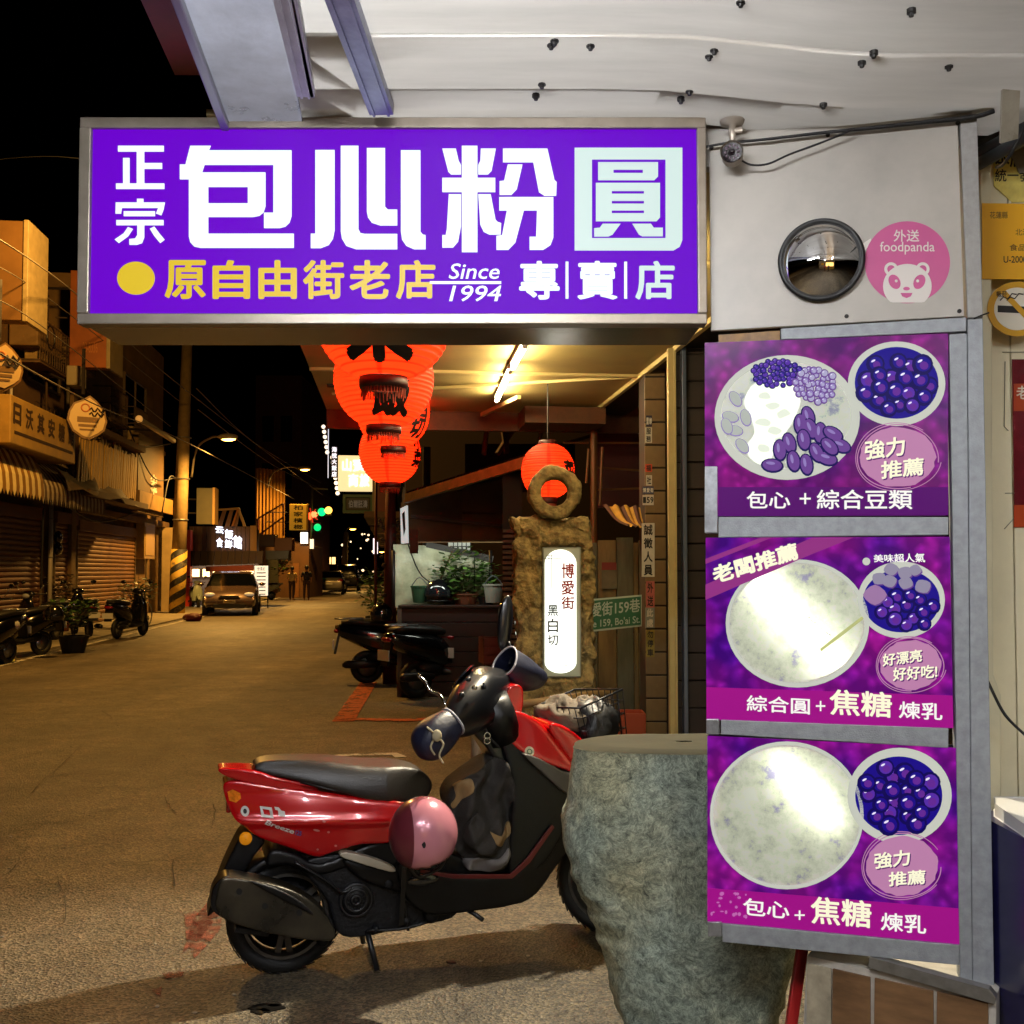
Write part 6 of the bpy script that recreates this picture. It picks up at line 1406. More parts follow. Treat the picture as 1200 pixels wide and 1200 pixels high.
# wind muffs on both grips
NVY = M('navy_nylon', '#10142a', .5, var=.3, vs=8, bump=.12, bs=40); CUF = M('muff_binding', '#9a98a0', .45)
def muff(path, rad, name, cuff=True):
    k = len(path); V = []; F = []; n_ = 26
    for i, p in enumerate(path):
        d = (path[min(i + 1, k - 1)] - path[max(i - 1, 0)]).normalized(); a = d.cross(Vector((0, 0, 1))).normalized(); b = d.cross(a)
        ra, rb = rad[i]
        for j in range(n_):
            t = 6.2832 * j / n_; w_ = 1 + .05 * math.sin(3 * t + i * 1.3) + (.05 * math.sin(7 * t + i * 2.1) if i else 0)
            V.append(p + a * math.cos(t) * ra * w_ + b * math.sin(t) * rb * w_)
    for i in range(k - 1):
        for j in range(n_): F.append((i * n_ + j, i * n_ + (j + 1) % n_, (i + 1) * n_ + (j + 1) % n_, (i + 1) * n_ + j))
    F.append(tuple((k - 1) * n_ + j for j in range(n_)))
    o = MB().add(V, F).obj(name, NVY, sc, smooth=True); m1 = o.modifiers.new('s', 'SOLIDIFY'); m1.thickness = .004; m2 = o.modifiers.new('u', 'SUBSURF'); m2.levels = 1
    if cuff:
        loop = [V[j] for j in range(n_)] + [V[0], V[1]]
        MB().tube(loop, .0045, 6).obj('muff_binding', CUF, o, smooth=True)
    return o
muff([LS(592, 776, 4.24), LS(604, 785, 4.28), LS(618, 792, 4.32), LS(632, 795, 4.36), LS(641, 792, 4.38)], [(.062, .068), (.070, .080), (.062, .070), (.042, .045), (.012, .016)], 'grip_muff')
muff([LS(530, 846, 3.80), LS(518, 856, 3.77), LS(506, 866, 3.74), LS(496, 874, 3.72), LS(487, 880, 3.70)], [(.055, .055), (.068, .072), (.074, .080), (.062, .070), (.03, .035)], 'grip_muff')
for s_ in (0, 1):
    a = LS(500 + 10 * s_, 852 + 10 * s_, 3.66); MB().tube(curve([a, a + Vector((.03, -.0, -.03)), a + Vector((.015, 0, -.07)), a + Vector((.03, 0, -.10))], 4), .004, 6).obj('cord', M('cord_pale', '#a89c7c', .7), sc, smooth=True)
MB().ball(LS(512, 862, 3.66), (.018, .012, .022), 10, 8).obj('cord_knot', M('cord_pale', '#a89c7c', .7), sc, smooth=True)
# lever / cable catching the light and the tall mirror
MB().tube(curve([LS(492, 793, 3.85), LS(499, 800, 3.84), LS(505, 810, 3.83), LS(515, 814, 3.82), LS(521, 824, 3.80), LS(524, 836, 3.80)], 4), [.006] * 21, 6).obj('mirror_stem', CHR, sc, smooth=True)
MB().ball(LS(491, 792, 3.85), (.006, .006, .006), 8, 6).obj('stem_tip', CHR, sc, smooth=True)
for q in ((549, 782), (556, 792), (541, 800)): MB().ball(LS(q[0], q[1] + 14, 3.92), (.012, .01, .010), 10, 8).obj('switch', CHR if q[0] == 556 else BG_, sc, smooth=True)
MB().tube(curve([LS(597, 778, 4.3), LS(600, 766, 4.34), LS(596, 752, 4.36)], 4), .006, 8).obj('mirror_stem', BG_, sc, smooth=True)
mm = MB().ball((0, 0, 0), (.034, .016, .118), 20, 16).xf(Matrix.Translation(LS(592, 730, 4.36)) @ Matrix.Rotation(.10, 4, 'Y')).obj('mirror_shell', M('cowl_black', '#0d0e12', .3, coat=.5), sc, smooth=True)
MB().tube(curve([LS(567, 800, 3.98), LS(572, 830, 3.99), LS(568, 850, 4.0), LS(575, 866, 4.02), LS(586, 876, 4.05)], 5), .006, 6).obj('brake_cable', BG_, sc, smooth=True)
for q in (862, 868): MB().torus(LS(571, q, 3.98), .012, .003, 'y', 14, 6).obj('cable_clip', CHR, sc, smooth=True)
# front carrier basket with a crumpled cloth
bk = MB(); c0 = LS(684, 848, 4.32)
bx, by, bz = .125, .145, .11
rotb = Matrix.Translation(c0) @ Matrix.Rotation(R(-14), 4, 'Y') @ Matrix.Rotation(R(22), 4, 'Z')
def bw(x, y, z): k = 1 - .16 * (bz - z) / (2 * bz); return rotb @ Vector((x * k, y * k, z))
mb = MB()
for z_ in (-bz, -bz * .45, .1 * bz, .6 * bz, bz):
    r_ = .0045 if z_ == bz else .0026
    mb.tube([bw(-bx, -by, z_), bw(bx, -by, z_), bw(bx, by, z_), bw(-bx, by, z_), bw(-bx, -by, z_)], r_, 6)
for i in range(9):
    x_ = -bx + 2 * bx * i / 8
    for y_ in (-by, by): mb.tube([bw(x_, y_, bz), bw(x_, y_, -bz)], .0024, 5)
    mb.tube([bw(x_, -by, -bz), bw(x_, by, -bz)], .0022, 5)
    y_ = -by + 2 * by * i / 8
    for x_ in (-bx, bx): mb.tube([bw(x_, y_, bz), bw(x_, y_, -bz)], .0024, 5)
mb.obj('front_basket', M('basket_wire', '#15161a', .35, .5), sc, smooth=True)
MB().tube([bw(-bx, 0, -bz), SCP.l(P(664, 880, 4.25))], .012, 8).obj('basket_bracket', BG_, sc, smooth=True)
def crumple(name, mat, parent, c, r, seed, n=36, amp=.35, rot=None):
    V = []; F = []; m = n // 2
    for i in range(m + 1):
        p_ = math.pi * i / m
        for j in range(n):
            t = 6.2832 * j / n; d = Vector((math.sin(p_) * math.cos(t), math.sin(p_) * math.sin(t), math.cos(p_)))
            q = .75 * (1 - 1.6 * abs(noise.noise(d * 1.7 + Vector((seed, 0, 0))))) + .35 * (1 - 2 * abs(noise.noise(Vector((d.x * 3, d.y * 3, d.z * 7)) + Vector((0, seed, 0))))) + .06 * noise.noise(d * 12 + Vector((0, 0, seed)))
            V.append(Vector(c) + Vector((d.x * r[0], d.y * r[1], d.z * r[2])) * (1 + amp * (q * 2 - .8)))
    F = [(i * n + j, (i + 1) * n + j, (i + 1) * n + (j + 1) % n, i * n + (j + 1) % n) for i in range(m) for j in range(n)]
    return MB().add(V, F).obj(name, mat, parent, smooth=True, fix=True)
TWL = M('beige_cloth', '#5e5344', .85, var=.15, vs=20, bump=.2, bs=120)
cl = SCP.thing('crumpled_cloth', 'crumpled beige cloth stuffed in the scooter front basket', 'cloth')
crumple('cloth_fold', TWL, cl, LS(660, 845, 4.30), (.10, .11, .085), 3.1)
crumple('cloth_fold', TWL, cl, LS(690, 834, 4.36), (.06, .08, .05), 7.7)
bgb = SCP.thing('dark_bag', 'black bag filling the lower front basket of the red scooter', 'bag'); crumple('bag_body', M('bag_black', '#0a0a0c', .5, bump=.2, bs=40), bgb, LS(694, 850, 4.28), (.10, .12, .105), 1.2, 28, .2)
# helmet hanging from the seat hook
hp = LS(496, 977, 3.62)
hl = SCP.thing('pink_helmet', 'pink two tone open helmet hanging under the scooter seat', 'helmet', None, (hp.x, hp.y, 0))
HPK = M('helmet_pink', '#cc8490', .22, .2, var=.10, vs=4, coat=.5); HDK = M('helmet_maroon', '#6a2832', .3, .2, coat=.4)
V = []; mb = MB(); n_ = 64; m_ = 40; hr = .112; HM = {}
rotH = Matrix.Rotation(R(-14), 4, 'Y') @ Matrix.Rotation(R(10), 4, 'X'); iR = rotH.inverted()
for i in range(m_ + 1):
    p_ = math.pi * i / m_
    for j in range(n_):
        t = 6.2832 * j / n_
        V.append(Vector((hr * 1.03 * math.cos(p_), hr * .97 * math.sin(p_) * math.cos(t), hr * 1.10 * math.sin(p_) * math.sin(t))))
for i in range(m_):
    for j in range(n_):
        f = (i * n_ + j, i * n_ + (j + 1) % n_, (i + 1) * n_ + (j + 1) % n_, (i + 1) * n_ + j)
        c = sum((V[q] for q in f), Vector()) / 4
        if (iR @ c).z < -hr * .68: continue
        mb.f.append(f); mb.mi.append(1 if i >= 26 else 0)
mb.v = V; o = mb.obj('helmet_shell', [HPK, HDK], hl, smooth=True, loc=(0, 0, hp.z)); md = o.modifiers.new('s', 'SOLIDIFY'); md.thickness = .006; md.offset = -1
def hpnt(a, b, k=1.0): return Vector((hr * a, -hr * math.sqrt(max(0, 1 - a * a - b * b)), hr * 1.08 * b)) * k + Vector((0, 0, hp.z))
rimp = [rotH @ Vector((hr * .80 * math.cos(t), hr * .77 * math.sin(t), -hr * .66)) for t in [6.2832 * i / 32 for i in range(34)]]
MB().tube(rimp, .008, 8).obj('rim_seal', BLACK, hl, smooth=True, loc=(0, 0, hp.z))
MB().ball((0, 0, 0), (hr * .78, hr * .74, hr * .5), 24, 14).xf(rotH @ Matrix.Translation((0, 0, -hr * .45))).obj('lining', M('lining_black', '#08080a', .9), hl, smooth=True, loc=(0, 0, hp.z))
def hel(name, a, b, ra, rb, mat, rot=0):
    mb = MB(); pts = [hpnt(a + ra * math.cos(t) * math.cos(rot) - rb * math.sin(t) * math.sin(rot), b + ra * math.cos(t) * math.sin(rot) + rb * math.sin(t) * math.cos(rot), 1.0) for t in [6.2832 * i / 18 for i in range(18)]]
    c0_ = Vector((0, 0, hp.z)); pts = [c0_ + (p - c0_) * 1.025 for p in pts]; c = sum(pts, Vector()) / 18; c = c0_ + (c - c0_) * 1.01; mb.add(pts + [c], [(i, (i + 1) % 18, 18) for i in range(18)]); return mb.obj(name, mat, hl, smooth=True)
hel('vent_hole', -.22, -.08, .07, .10, BLACK); hel('vent_hole', -.12, .74, .09, .03, BLACK, .3)
hel('round_sticker_mark', -.86, -.15, .05, .20, M('helmet_sticker', '#b89a90', .4)); hel('round_sticker_mark', -.80, .28, .05, .12, M('helmet_sticker', '#b89a90', .4), .2)
MB().tube(curve([hpnt(.6, -.5), hpnt(.5, -.95) + Vector((0, 0, -.01)), hpnt(-.1, -1.0) + Vector((0, .02, -.03)), hpnt(-.6, -.7)], 5), .007, 6).obj('chin_strap', BLACK, hl, smooth=True)
# dark jacket draped over the steering neck
jk = SCP.thing('draped_jacket', 'dark grey jacket with a tan lining draped over the scooter footwell', 'jacket')
JM = M('jacket_charcoal', '#25221f', .85, var=.25, vs=9, bump=.25, bs=140); JT2 = M('jacket_tan', '#8a7048', .8, var=.2, vs=12, bump=.2, bs=120); JG = M('jacket_grey', '#6b6868', .75, var=.15, vs=12)
jout = [(541, 911), (557, 900), (575, 889), (590, 892), (600, 918), (602, 950), (602, 980), (598, 1000), (594, 1010), (575, 1020), (560, 1020), (546, 1007), (534, 992), (536, 970), (530, 953), (524, 938), (530, 920)]
def jfn(v):
    q = v.copy(); 
    f = math.sin(v.x * 34 + v.z * 10 + 3 * noise.noise(v * 5)) * .013 + math.sin(v.x * 70 - v.z * 22 + 4 * noise.noise(v * 7)) * .006 + noise.noise(v * 16) * .014
    f *= 1.7; f -= .030 * max(0, 1 - 3.2 * abs(noise.noise(Vector((v.x * 7, v.y * 3, v.z * 3.5)) + Vector((2, 5, 1))))) ; q.y += f * (1 if v.y < 0 else .4); q.x += noise.noise(v * 11 + Vector((4, 0, 0))) * .010; q.z += noise.noise(v * 9) * .008; return q
pan('jacket_body', jout, -.12, .04, JM, dy=-.10, vox=.007, sm=8, parent=jk, fn=jfn)
def jp(name, pts, y0, y1, mat): pan(name, pts, y0, y1, mat, dy=y0, vox=.005, sm=4, parent=jk, fn=jfn)
jp('tan_fold', [(532, 922), (541, 914), (553, 912), (552, 926), (540, 936), (533, 950), (528, 944), (533, 934)], -.128, -.09, JT2)
jp('tan_fold', [(569, 973), (585, 978), (597, 964), (599, 976), (590, 982), (583, 990), (573, 983)], -.135, -.10, JT2)
jp('grey_lining', [(546, 1010), (560, 1004), (580, 1003), (592, 990), (596, 998), (590, 1010), (572, 1022), (552, 1021)], -.13, -.05, JG)
jp('sleeve_fold', [(556, 950), (566, 960), (573, 975), (577, 995), (568, 1000), (556, 995), (545, 985), (545, 965)], -.142, -.10, JM)
pan('lower_cowl', [(540, 838), (560, 828), (590, 834), (600, 862), (598, 905), (585, 900), (570, 876), (556, 862)], -.09, .09, M('cowl_black', '#0d0e12', .3, coat=.5), dy=-.08, vox=.007, sm=6)
# centre stand and side stand foot
MB().tube([LS(540, 1062, 4.0), LS(556, 1071, 3.98), LS(566, 1078, 3.96)], .009, 8).obj('side_stand', BG_, sc, smooth=True)
MB().tube([SCP.l(P(430, 1090, 3.9)), Vector((SCP.l(P(440, 1108, 3.9)).x, -.14, .012))], .011, 8).obj('centre_stand', BG_, sc, smooth=True)
MB().tube([Vector((SCP.l(P(430, 1090, 3.9)).x, .1, .16)), Vector((SCP.l(P(440, 1108, 3.9)).x, .16, .012))], .011, 8).obj('centre_stand', BG_, sc, smooth=True)
# ================================================================ GENERIC PARKED SCOOTER, CAR, PERSON, PLANT
GB = M('gloss_black_paint', '#0c0c0f', .18, coat=.8); SLV = M('silver_paint', '#8a8c8e', .3, .6)
RUB = M('dark_rubber', '#0b0b0c', .7); WHP = M('white_plastic', '#c9c8c0', .35); DKR = M('dark_red_lens', '#7a0c10', .15, emit='#7a0c10', es=.05)
def small_scooter(label, body=GB, seat=None, group='parked scooters and motorbikes', helmet=False, box=None):
    """x forward, 1.75 m long, origin on the ground under the rear wheel"""
    t = thing('parked_scooter', label, 'scooter', (0, 0, 0), 0, group); seat = seat or M('seat_black', '#141210', .45)
    def loft(secs, name, mat, n=14):
        V = []; F = []
        for (x, z, ry, rz, sx) in secs:
            for j in range(n):
                q = 6.2832 * j / n; V.append((x + sx * math.sin(q) * rz, ry * math.copysign(abs(math.cos(q)) ** .8, math.cos(q)), z + rz * math.copysign(abs(math.sin(q)) ** .8, math.sin(q))))
        for i in range(len(secs) - 1):
            for j in range(n): F.append((i * n + j, i * n + (j + 1) % n, (i + 1) * n + (j + 1) % n, (i + 1) * n + j))
        F += [tuple(range(n))[::-1], tuple((len(secs) - 1) * n + j for j in range(n))]
        return MB().add(V, F).obj(name, mat, t, smooth=True, fix=True)
    for x in (0, 1.25):
        w_ = MB().torus((x, 0, .22), .17, .05, 'y', 28, 10).obj('wheel', RUB, t, smooth=True)
        r = MB().lathe([(.001, -.03), (.12, -.03), (.125, 0), (.12, .03), (.001, .03)], (x, 0, .22), 'y', 20).obj('rim', SLV, w_, smooth=True)
    loft([(-.42, .74, .05, .03, 0), (-.34, .70, .12, .09, 0), (-.1, .64, .17, .15, 0), (.15, .58, .18, .19, 0), (.38, .50, .16, .2, 0), (.47, .42, .13, .15, 0)], 'rear_body', body)
    loft([(-.34, .80, .09, .035, 0), (-.2, .82, .14, .05, 0), (.1, .80, .15, .055, 0), (.35, .77, .13, .06, 0), (.46, .76, .08, .035, 0)], 'seat', seat)
    loft([(.3, .30, .17, .05, 0), (.5, .27, .18, .05, 0), (.8, .27, .18, .05, 0), (.95, .33, .17, .06, 0)], 'floor_board', BLACK)
    mb = MB(); V = []; n = 12; secs = [(.92, .30, .20), (1.0, .5, .21), (1.04, .7, .19), (1.03, .85, .13), (.98, .98, .08)]
    for (x, z, ry) in secs:
        for j in range(n):
            q = 6.2832 * j / n; V.append((x + .06 * math.sin(q), ry * math.cos(q), z))
    F = [(i * n + j, i * n + (j + 1) % n, (i + 1) * n + (j + 1) % n, (i + 1) * n + j) for i in range(len(secs) - 1) for j in range(n)] + [tuple((len(secs) - 1) * n + j for j in range(n))]
    mb.add(V, F).obj('leg_shield', body, t, smooth=True, fix=True)
    loft([(1.02, .42, .06, .05, 0), (1.15, .47, .08, .05, 0), (1.3, .48, .07, .05, 0), (1.46, .38, .05, .04, 0)], 'front_mudguard', body)
    MB().tube([(1.0, 0, .9), (.96, 0, 1.0)], .03, 8).obj('steering_neck', BLACK, t, smooth=True)
    MB().ball((.98, 0, 1.02), (.08, .14, .07), 14, 10).obj('handlebar_cowl', body, t, smooth=True)
    MB().tube([(.9, -.34, 1.02), (.97, -.15, 1.02), (.97, .15, 1.02), (.9, .34, 1.02)], .014, 8).obj('handlebar', BLACK, t, smooth=True)
    for s_ in (-1, 1):
        m_ = MB().tube([(.95, s_ * .2, 1.05), (.93, s_ * .3, 1.2)], .006, 6).obj('mirror_stem', SLV, t, smooth=True)
        MB().ball((.92, s_ * .32, 1.23), (.02, .065, .042), 12, 8).obj('mirror', GB, m_, smooth=True)
    MB().ball((1.07, 0, .98), (.04, .08, .05), 12, 8).obj('headlight', M('headlight_glass', '#a0a4a8', .08, coat=1.), t, smooth=True)
    MB().ball((-.40, 0, .70), (.04, .10, .035), 12, 8).obj('tail_light', DKR, t, smooth=True)
    MB().box(-.445, -.432, -.12, .12, .46, .58).obj('number_plate', WHP, t)
    MB().bar((-.36, 0, .68), (-.42, 0, .40), .03, .16, Vector((0, 1, 0))).obj('plate_bracket', BLACK, t)
    loft([(-.32, .26, .02, .02, 0), (-.28, .27, .05, .05, 0), (-.05, .27, .055, .055, 0), (.14, .26, .03, .03, 0)], 'muffler', M('muffler_dark', '#2a2826', .4, .6)).location = (0, -.17, 0)
    MB().ball((.2, -.02, .34), (.22, .12, .11), 14, 8).obj('engine', ENG, t, smooth=True)
    MB().tube([(-.05, .12, .86), (-.35, .10, .86), (-.42, 0, .86), (-.35, -.10, .86), (-.05, -.12, .86)], .012, 6).obj('grab_rail', SLV, t, smooth=True)
    return t
def at_s(o, px, py, face, z=0.0):
    p = G(px, py, z); o.location = p; o.rotation_euler = (0, 0, face)
STREET = SA + R(90)                                     # heading away from the viewer
def helmet(p, label, mat=GB, r=.14, group=None):
    t = thing('helmet', label, 'helmet', p, 0, group)
    V = []; F = []; n = 24; m = 14
    for i in range(m + 1):
        a = R(120) * i / m
        for j in range(n): q = 6.2832 * j / n; V.append((r * math.sin(a) * math.cos(q), r * math.sin(a) * math.sin(q), r * .5 + r * 1.05 * math.cos(a)))
    for i in range(m):
        for j in range(n): F.append((i * n + j, (i + 1) * n + j, (i + 1) * n + (j + 1) % n, i * n + (j + 1) % n))
    MB().add(V, F).obj('helmet_shell', mat, t, smooth=True)
    MB().torus((0, 0, 0), r * .87, .010, 'z', 24, 6).obj('rim_seal', BLACK, t, smooth=True)
    V = []; F = []
    for i in range(7):
        for j in range(13):
            a = R(62 + 38 * i / 6); q = R(-150 + 120 * j / 12); V.append((r * 1.05 * math.sin(a) * math.cos(q), r * 1.05 * math.sin(a) * math.sin(q), r * .5 + r * 1.07 * math.cos(a)))
    F = [(i * 13 + j, i * 13 + j + 1, (i + 1) * 13 + j + 1, (i + 1) * 13 + j) for i in range(6) for j in range(12)]
    MB().add(V, F).obj('visor', M('visor_smoke', '#1c1e22', .05, coat=1.), t, smooth=True); return t
def foliage(name, c, r, n, seed, mat, par, size=.05, droop=.3):
    rnd = random.Random(seed); mb = MB()
    for i in range(n):
        d = Vector((rnd.gauss(0, 1), rnd.gauss(0, 1), rnd.gauss(0, 1))).normalized() * (rnd.random() ** .45); p = Vector(c) + Vector((d.x * r[0], d.y * r[1], d.z * r[2]))
        a = rnd.uniform(0, 6.28); s_ = size * rnd.uniform(.6, 1.4); u = Vector((math.cos(a), math.sin(a), rnd.uniform(-droop, .6))).normalized(); v_ = u.cross(Vector((rnd.uniform(-.4, .4), rnd.uniform(-.4, .4), 1))).normalized() * s_ * .32
        mb.add([p, p + u * s_ * .5 + v_, p + u * s_, p + u * s_ * .5 - v_], [(0, 1, 2, 3)])
    return mb.obj(name, mat, par)
LEAF = M('leaf_green', '#2c4a1c', .5, var=.4, vs=9); LEAF2 = M('leaf_pale', '#4a6a2a', .5, var=.4, vs=9); POT = M('pot_dark', '#15120f', .6); POTC = M('pot_terracotta', '#6b3a20', .7)
def potted(p, label, h=.5, r=.14, n=160, mat=LEAF, pot=POT, seed=1, group='potted plants on the street edge', fr=None, size=.07):
    t = thing('potted_plant', label, 'plant', p, 0, group)
    MB().lathe([(.001, 0), (r * .72, 0), (r, h * .45), (r * 1.06, h * .45), (r * 1.06, h * .5), (r * .92, h * .5), (r * .9, h * .42), (.001, h * .42)], (0, 0, 0), 'z', 20).obj('pot', pot, t, smooth=False)
    mb = MB(); rnd = random.Random(seed)
    for k in range(6): a = rnd.uniform(0, 6.28); mb.tube([(0, 0, h * .42), (.3 * r * math.cos(a), .3 * r * math.sin(a), h * .8), (r * 1.1 * math.cos(a), r * 1.1 * math.sin(a), h * rnd.uniform(1.1, 1.5))], [.008, .006, .003], 5)
    mb.obj('stems', M('stem_brown', '#3a2a18', .7), t)
    foliage('leaves', (0, 0, h * 1.15), fr or (r * 1.9, r * 1.9, h * .5), n, seed, mat, t, size); return t
def car(label, col, loc, rz, lit=False, van=False, cat='car'):
    t = thing('van' if van else 'parked_car', label, cat, loc, rz)
    Lc = 4.4; W2 = .88; GL = M('car_glass', '#050607', .12, spec=.25)
    if van: prof = [(-2.2, .45, .95, 1.0), (-2.15, .35, 1.1, 1.85), (-1.2, .3, 1.1, 1.92), (.6, .3, 1.1, 1.9), (1.35, .3, 1.08, 1.25), (2.0, .32, .95, 1.0), (2.2, .4, .7, .72)]
    else: prof = [(-2.2, .42, .80, .82), (-2.1, .28, .98, 1.0), (-1.5, .25, 1.0, 1.05), (-.9, .25, .97, 1.38), (-.2, .25, .95, 1.46), (.5, .25, .93, 1.38), (1.2, .25, .92, .97), (1.8, .25, .82, .84), (2.1, .28, .66, .68), (2.22, .38, .52, .53)]
    V = []; n = 10; F = []; MI = []
    for (x, zb, zbelt, zr) in prof:
        e = 1 - .10 * (abs(x) / 2.2) ** 3; wr = W2 * (.76 if zr > zbelt + .1 else .92)
        pts = [(-W2 * .9 * e, zb), (-W2 * e, zb + .12), (-W2 * e, (zb + zbelt) / 2 + .1), (-W2 * .97 * e, zbelt), (-wr * e, zr - .04), (-wr * .86 * e, zr)]
        ring = pts + [(-a, b) for a, b in pts[::-1]]
        for a, b in ring: V.append((x, a, b))
    n = 12
    for i in range(len(prof) - 1):
        gh = prof[i][3] - prof[i][2] > .1 or prof[i + 1][3] - prof[i + 1][2] > .1
        for j in range(n):
            F.append((i * n + j, i * n + (j + 1) % n, (i + 1) * n + (j + 1) % n, (i + 1) * n + j))
            slope = abs(prof[i][3] - prof[i + 1][3]) > .25
            MI.append(1 if gh and (j in (3, 7) or (slope and j in (4, 5, 6))) else 0)
    F += [tuple(range(n))[::-1], tuple((len(prof) - 1) * n + j for j in range(n))]; MI += [0, 0]
    mb = MB(); mb.v = [Vector(v) for v in V]; mb.f = F; mb.mi = MI
    o = mb.obj('body', [col, GL], t, smooth=True); bmx = bmesh.new(); bmx.from_mesh(o.data); bmesh.ops.recalc_face_normals(bmx, faces=bmx.faces); bmx.to_mesh(o.data); bmx.free()
    md = o.modifiers.new('b', 'BEVEL'); md.width = .03; md.segments = 2; md.limit_method = 'ANGLE'; md.angle_limit = R(25)
    for x in (-1.35, 1.38):
        for s_ in (-1, 1):
            w_ = MB().lathe([(.20, -.10), (.31, -.09), (.325, -.05), (.325, .05), (.31, .09), (.20, .10)], (x, s_ * .80, .325), 'y', 28).obj('wheel', RUB, t, smooth=True)
            MB().lathe([(.001, s_ * .09), (.18, s_ * .09), (.21, s_ * .07)], (x, s_ * .80, .325), 'y', 24).obj('rim', SLV, w_, smooth=True)
    hl_ = M('car_headlight', '#c0c0b8', .08, coat=1., emit='#ffe8c0', es=.18)
    for s_ in (-1, 1):
        MB().ball((2.02 if not van else 2.1, s_ * .62, .70 if not van else .8), (.14, .17, .075), 14, 8).obj('headlight', hl_, t, smooth=True)
        MB().ball((-2.12, s_ * .68, .86), (.09, .16, .09), 14, 8).obj('tail_light', DKR, t, smooth=True)
        MB().ball((.85, s_ * 1.0, 1.02), (.07, .10, .065), 12, 8).obj('side_mirror', col, t, smooth=True)
        MB().ball((2.12, s_ * .62, .36), (.06, .14, .10), 12, 8).obj('fog_lamp_recess', BLACK, t, smooth=True)
        MB().tube(curve([(2.14, s_ * .45, .28), (2.16, s_ * .60, .34), (2.12, s_ * .72, .50)], 4), .014, 5).obj('chrome_hook', CHR, t, smooth=True)
    MB().box(2.16, 2.24, -.50, .50, .26, .40).obj('lower_grille', BLACK, t, bevel=.02)
    MB().box(2.14, 2.235, -.30, .30, .58, .66).obj('upper_grille', BLACK, t, bevel=.02)
    MB().box(2.15, 2.245, -.34, .34, .655, .672).obj('grille_chrome', CHR, t, bevel=.005)
    MB().box(2.232, 2.25, -.19, .19, .43, .52).obj('number_plate', WHP, t); MB().box(-2.235, -2.20, -.22, .22, .62, .74).obj('number_plate', WHP, t)
    MB().tube([(1.05, -.6, 1.0), (.98, 0, 1.04)], .008, 5).obj('wiper', BLACK, t)
    return t
def person(label, loc, rz, shirt, pants, pose, H=1.66, hair='#0d0b0a', group=None):
    """skinned body grown from a jointed skeleton; x right, -y back towards the viewer when facing away"""
    t = thing('person', label, 'person', loc, rz, group); k = H / 1.7
    J = dict(pelvis=(0, 0, .93), chest=(0, .02, 1.22), neck=(0, .03, 1.44), head=(0, .05, 1.58), lsh=(-.18, .02, 1.38), rsh=(.18, .02, 1.38), lel=(-.225, .0, 1.12), rel=(.225, .0, 1.12), lha=(-.22, .10, .88), rha=(.22, .10, .88), lhip=(-.09, 0, .90), rhip=(.09, 0, .90), lkn=(-.10, .06, .50), rkn=(.10, -.02, .50), lan=(-.10, .08, .09), ran=(.11, -.14, .10), lto=(-.11, .22, .04), rto=(.12, -.02, .04))
    J.update(pose)
    def skin(name, chain, rad, mat, sub=1):
        names = list(rad); idx = {n: i for i, n in enumerate(names)}; me = bpy.data.meshes.new(name)
        me.from_pydata([Vector(J[n]) * k for n in names], [(idx[a], idx[b]) for a, b in chain], []); me.materials.append(mat)
        o = bpy.data.objects.new(name, me); C.objects.link(o); o.parent = t
        sm = o.modifiers.new('skin', 'SKIN'); sm.use_smooth_shade = True
        for i, n in enumerate(names): me.skin_vertices[0].data[i].radius = (rad[n][0] * k, rad[n][1] * k)
        me.skin_vertices[0].data[0].use_root = True
        s_ = o.modifiers.new('s', 'SUBSURF'); s_.levels = sub; s_.render_levels = sub; return o
    SKN = M('skin_tone', '#9a6a4c', .5)
    skin('body', [('pelvis', 'lhip'), ('pelvis', 'rhip'), ('pelvis', 'chest'), ('chest', 'neck'), ('neck', 'head'), ('lhip', 'lkn'), ('lkn', 'lan'), ('lan', 'lto'), ('rhip', 'rkn'), ('rkn', 'ran'), ('ran', 'rto'), ('chest', 'lsh'), ('lsh', 'lel'), ('lel', 'lha'), ('chest', 'rsh'), ('rsh', 'rel'), ('rel', 'rha')],
         dict(pelvis=(.12, .10), lhip=(.08, .08), rhip=(.08, .08), chest=(.14, .10), neck=(.05, .05), head=(.085, .10), lkn=(.052, .055), lan=(.035, .04), lto=(.03, .03), rkn=(.052, .055), ran=(.035, .04), rto=(.03, .03), lsh=(.05, .05), lel=(.035, .035), lha=(.028, .028), rsh=(.05, .05), rel=(.035, .035), rha=(.028, .028)), SKN)
    skin('shirt', [('pelvis', 'chest'), ('chest', 'neck'), ('chest', 'lsh'), ('lsh', 'lel'), ('chest', 'rsh'), ('rsh', 'rel')], dict(pelvis=(.155, .125), chest=(.165, .125), neck=(.06, .06), lsh=(.07, .07), lel=(.05, .05), rsh=(.07, .07), rel=(.05, .05)), shirt)
    skin('trousers', [('pelvis', 'lhip'), ('lhip', 'lkn'), ('lkn', 'lan'), ('pelvis', 'rhip'), ('rhip', 'rkn'), ('rkn', 'ran')], dict(pelvis=(.14, .12), lhip=(.095, .095), lkn=(.065, .07), lan=(.05, .055), rhip=(.095, .095), rkn=(.065, .07), ran=(.05, .055)), pants)
    h = Vector(J['head']) * k; MB().ball(h + Vector((0, -.015, .03)), (.098 * k, .11 * k, .115 * k), 16, 12).obj('hair', M('hair_' + hair[1:], hair, .6), t, smooth=True)
    return t
def lattice_windows(): pass

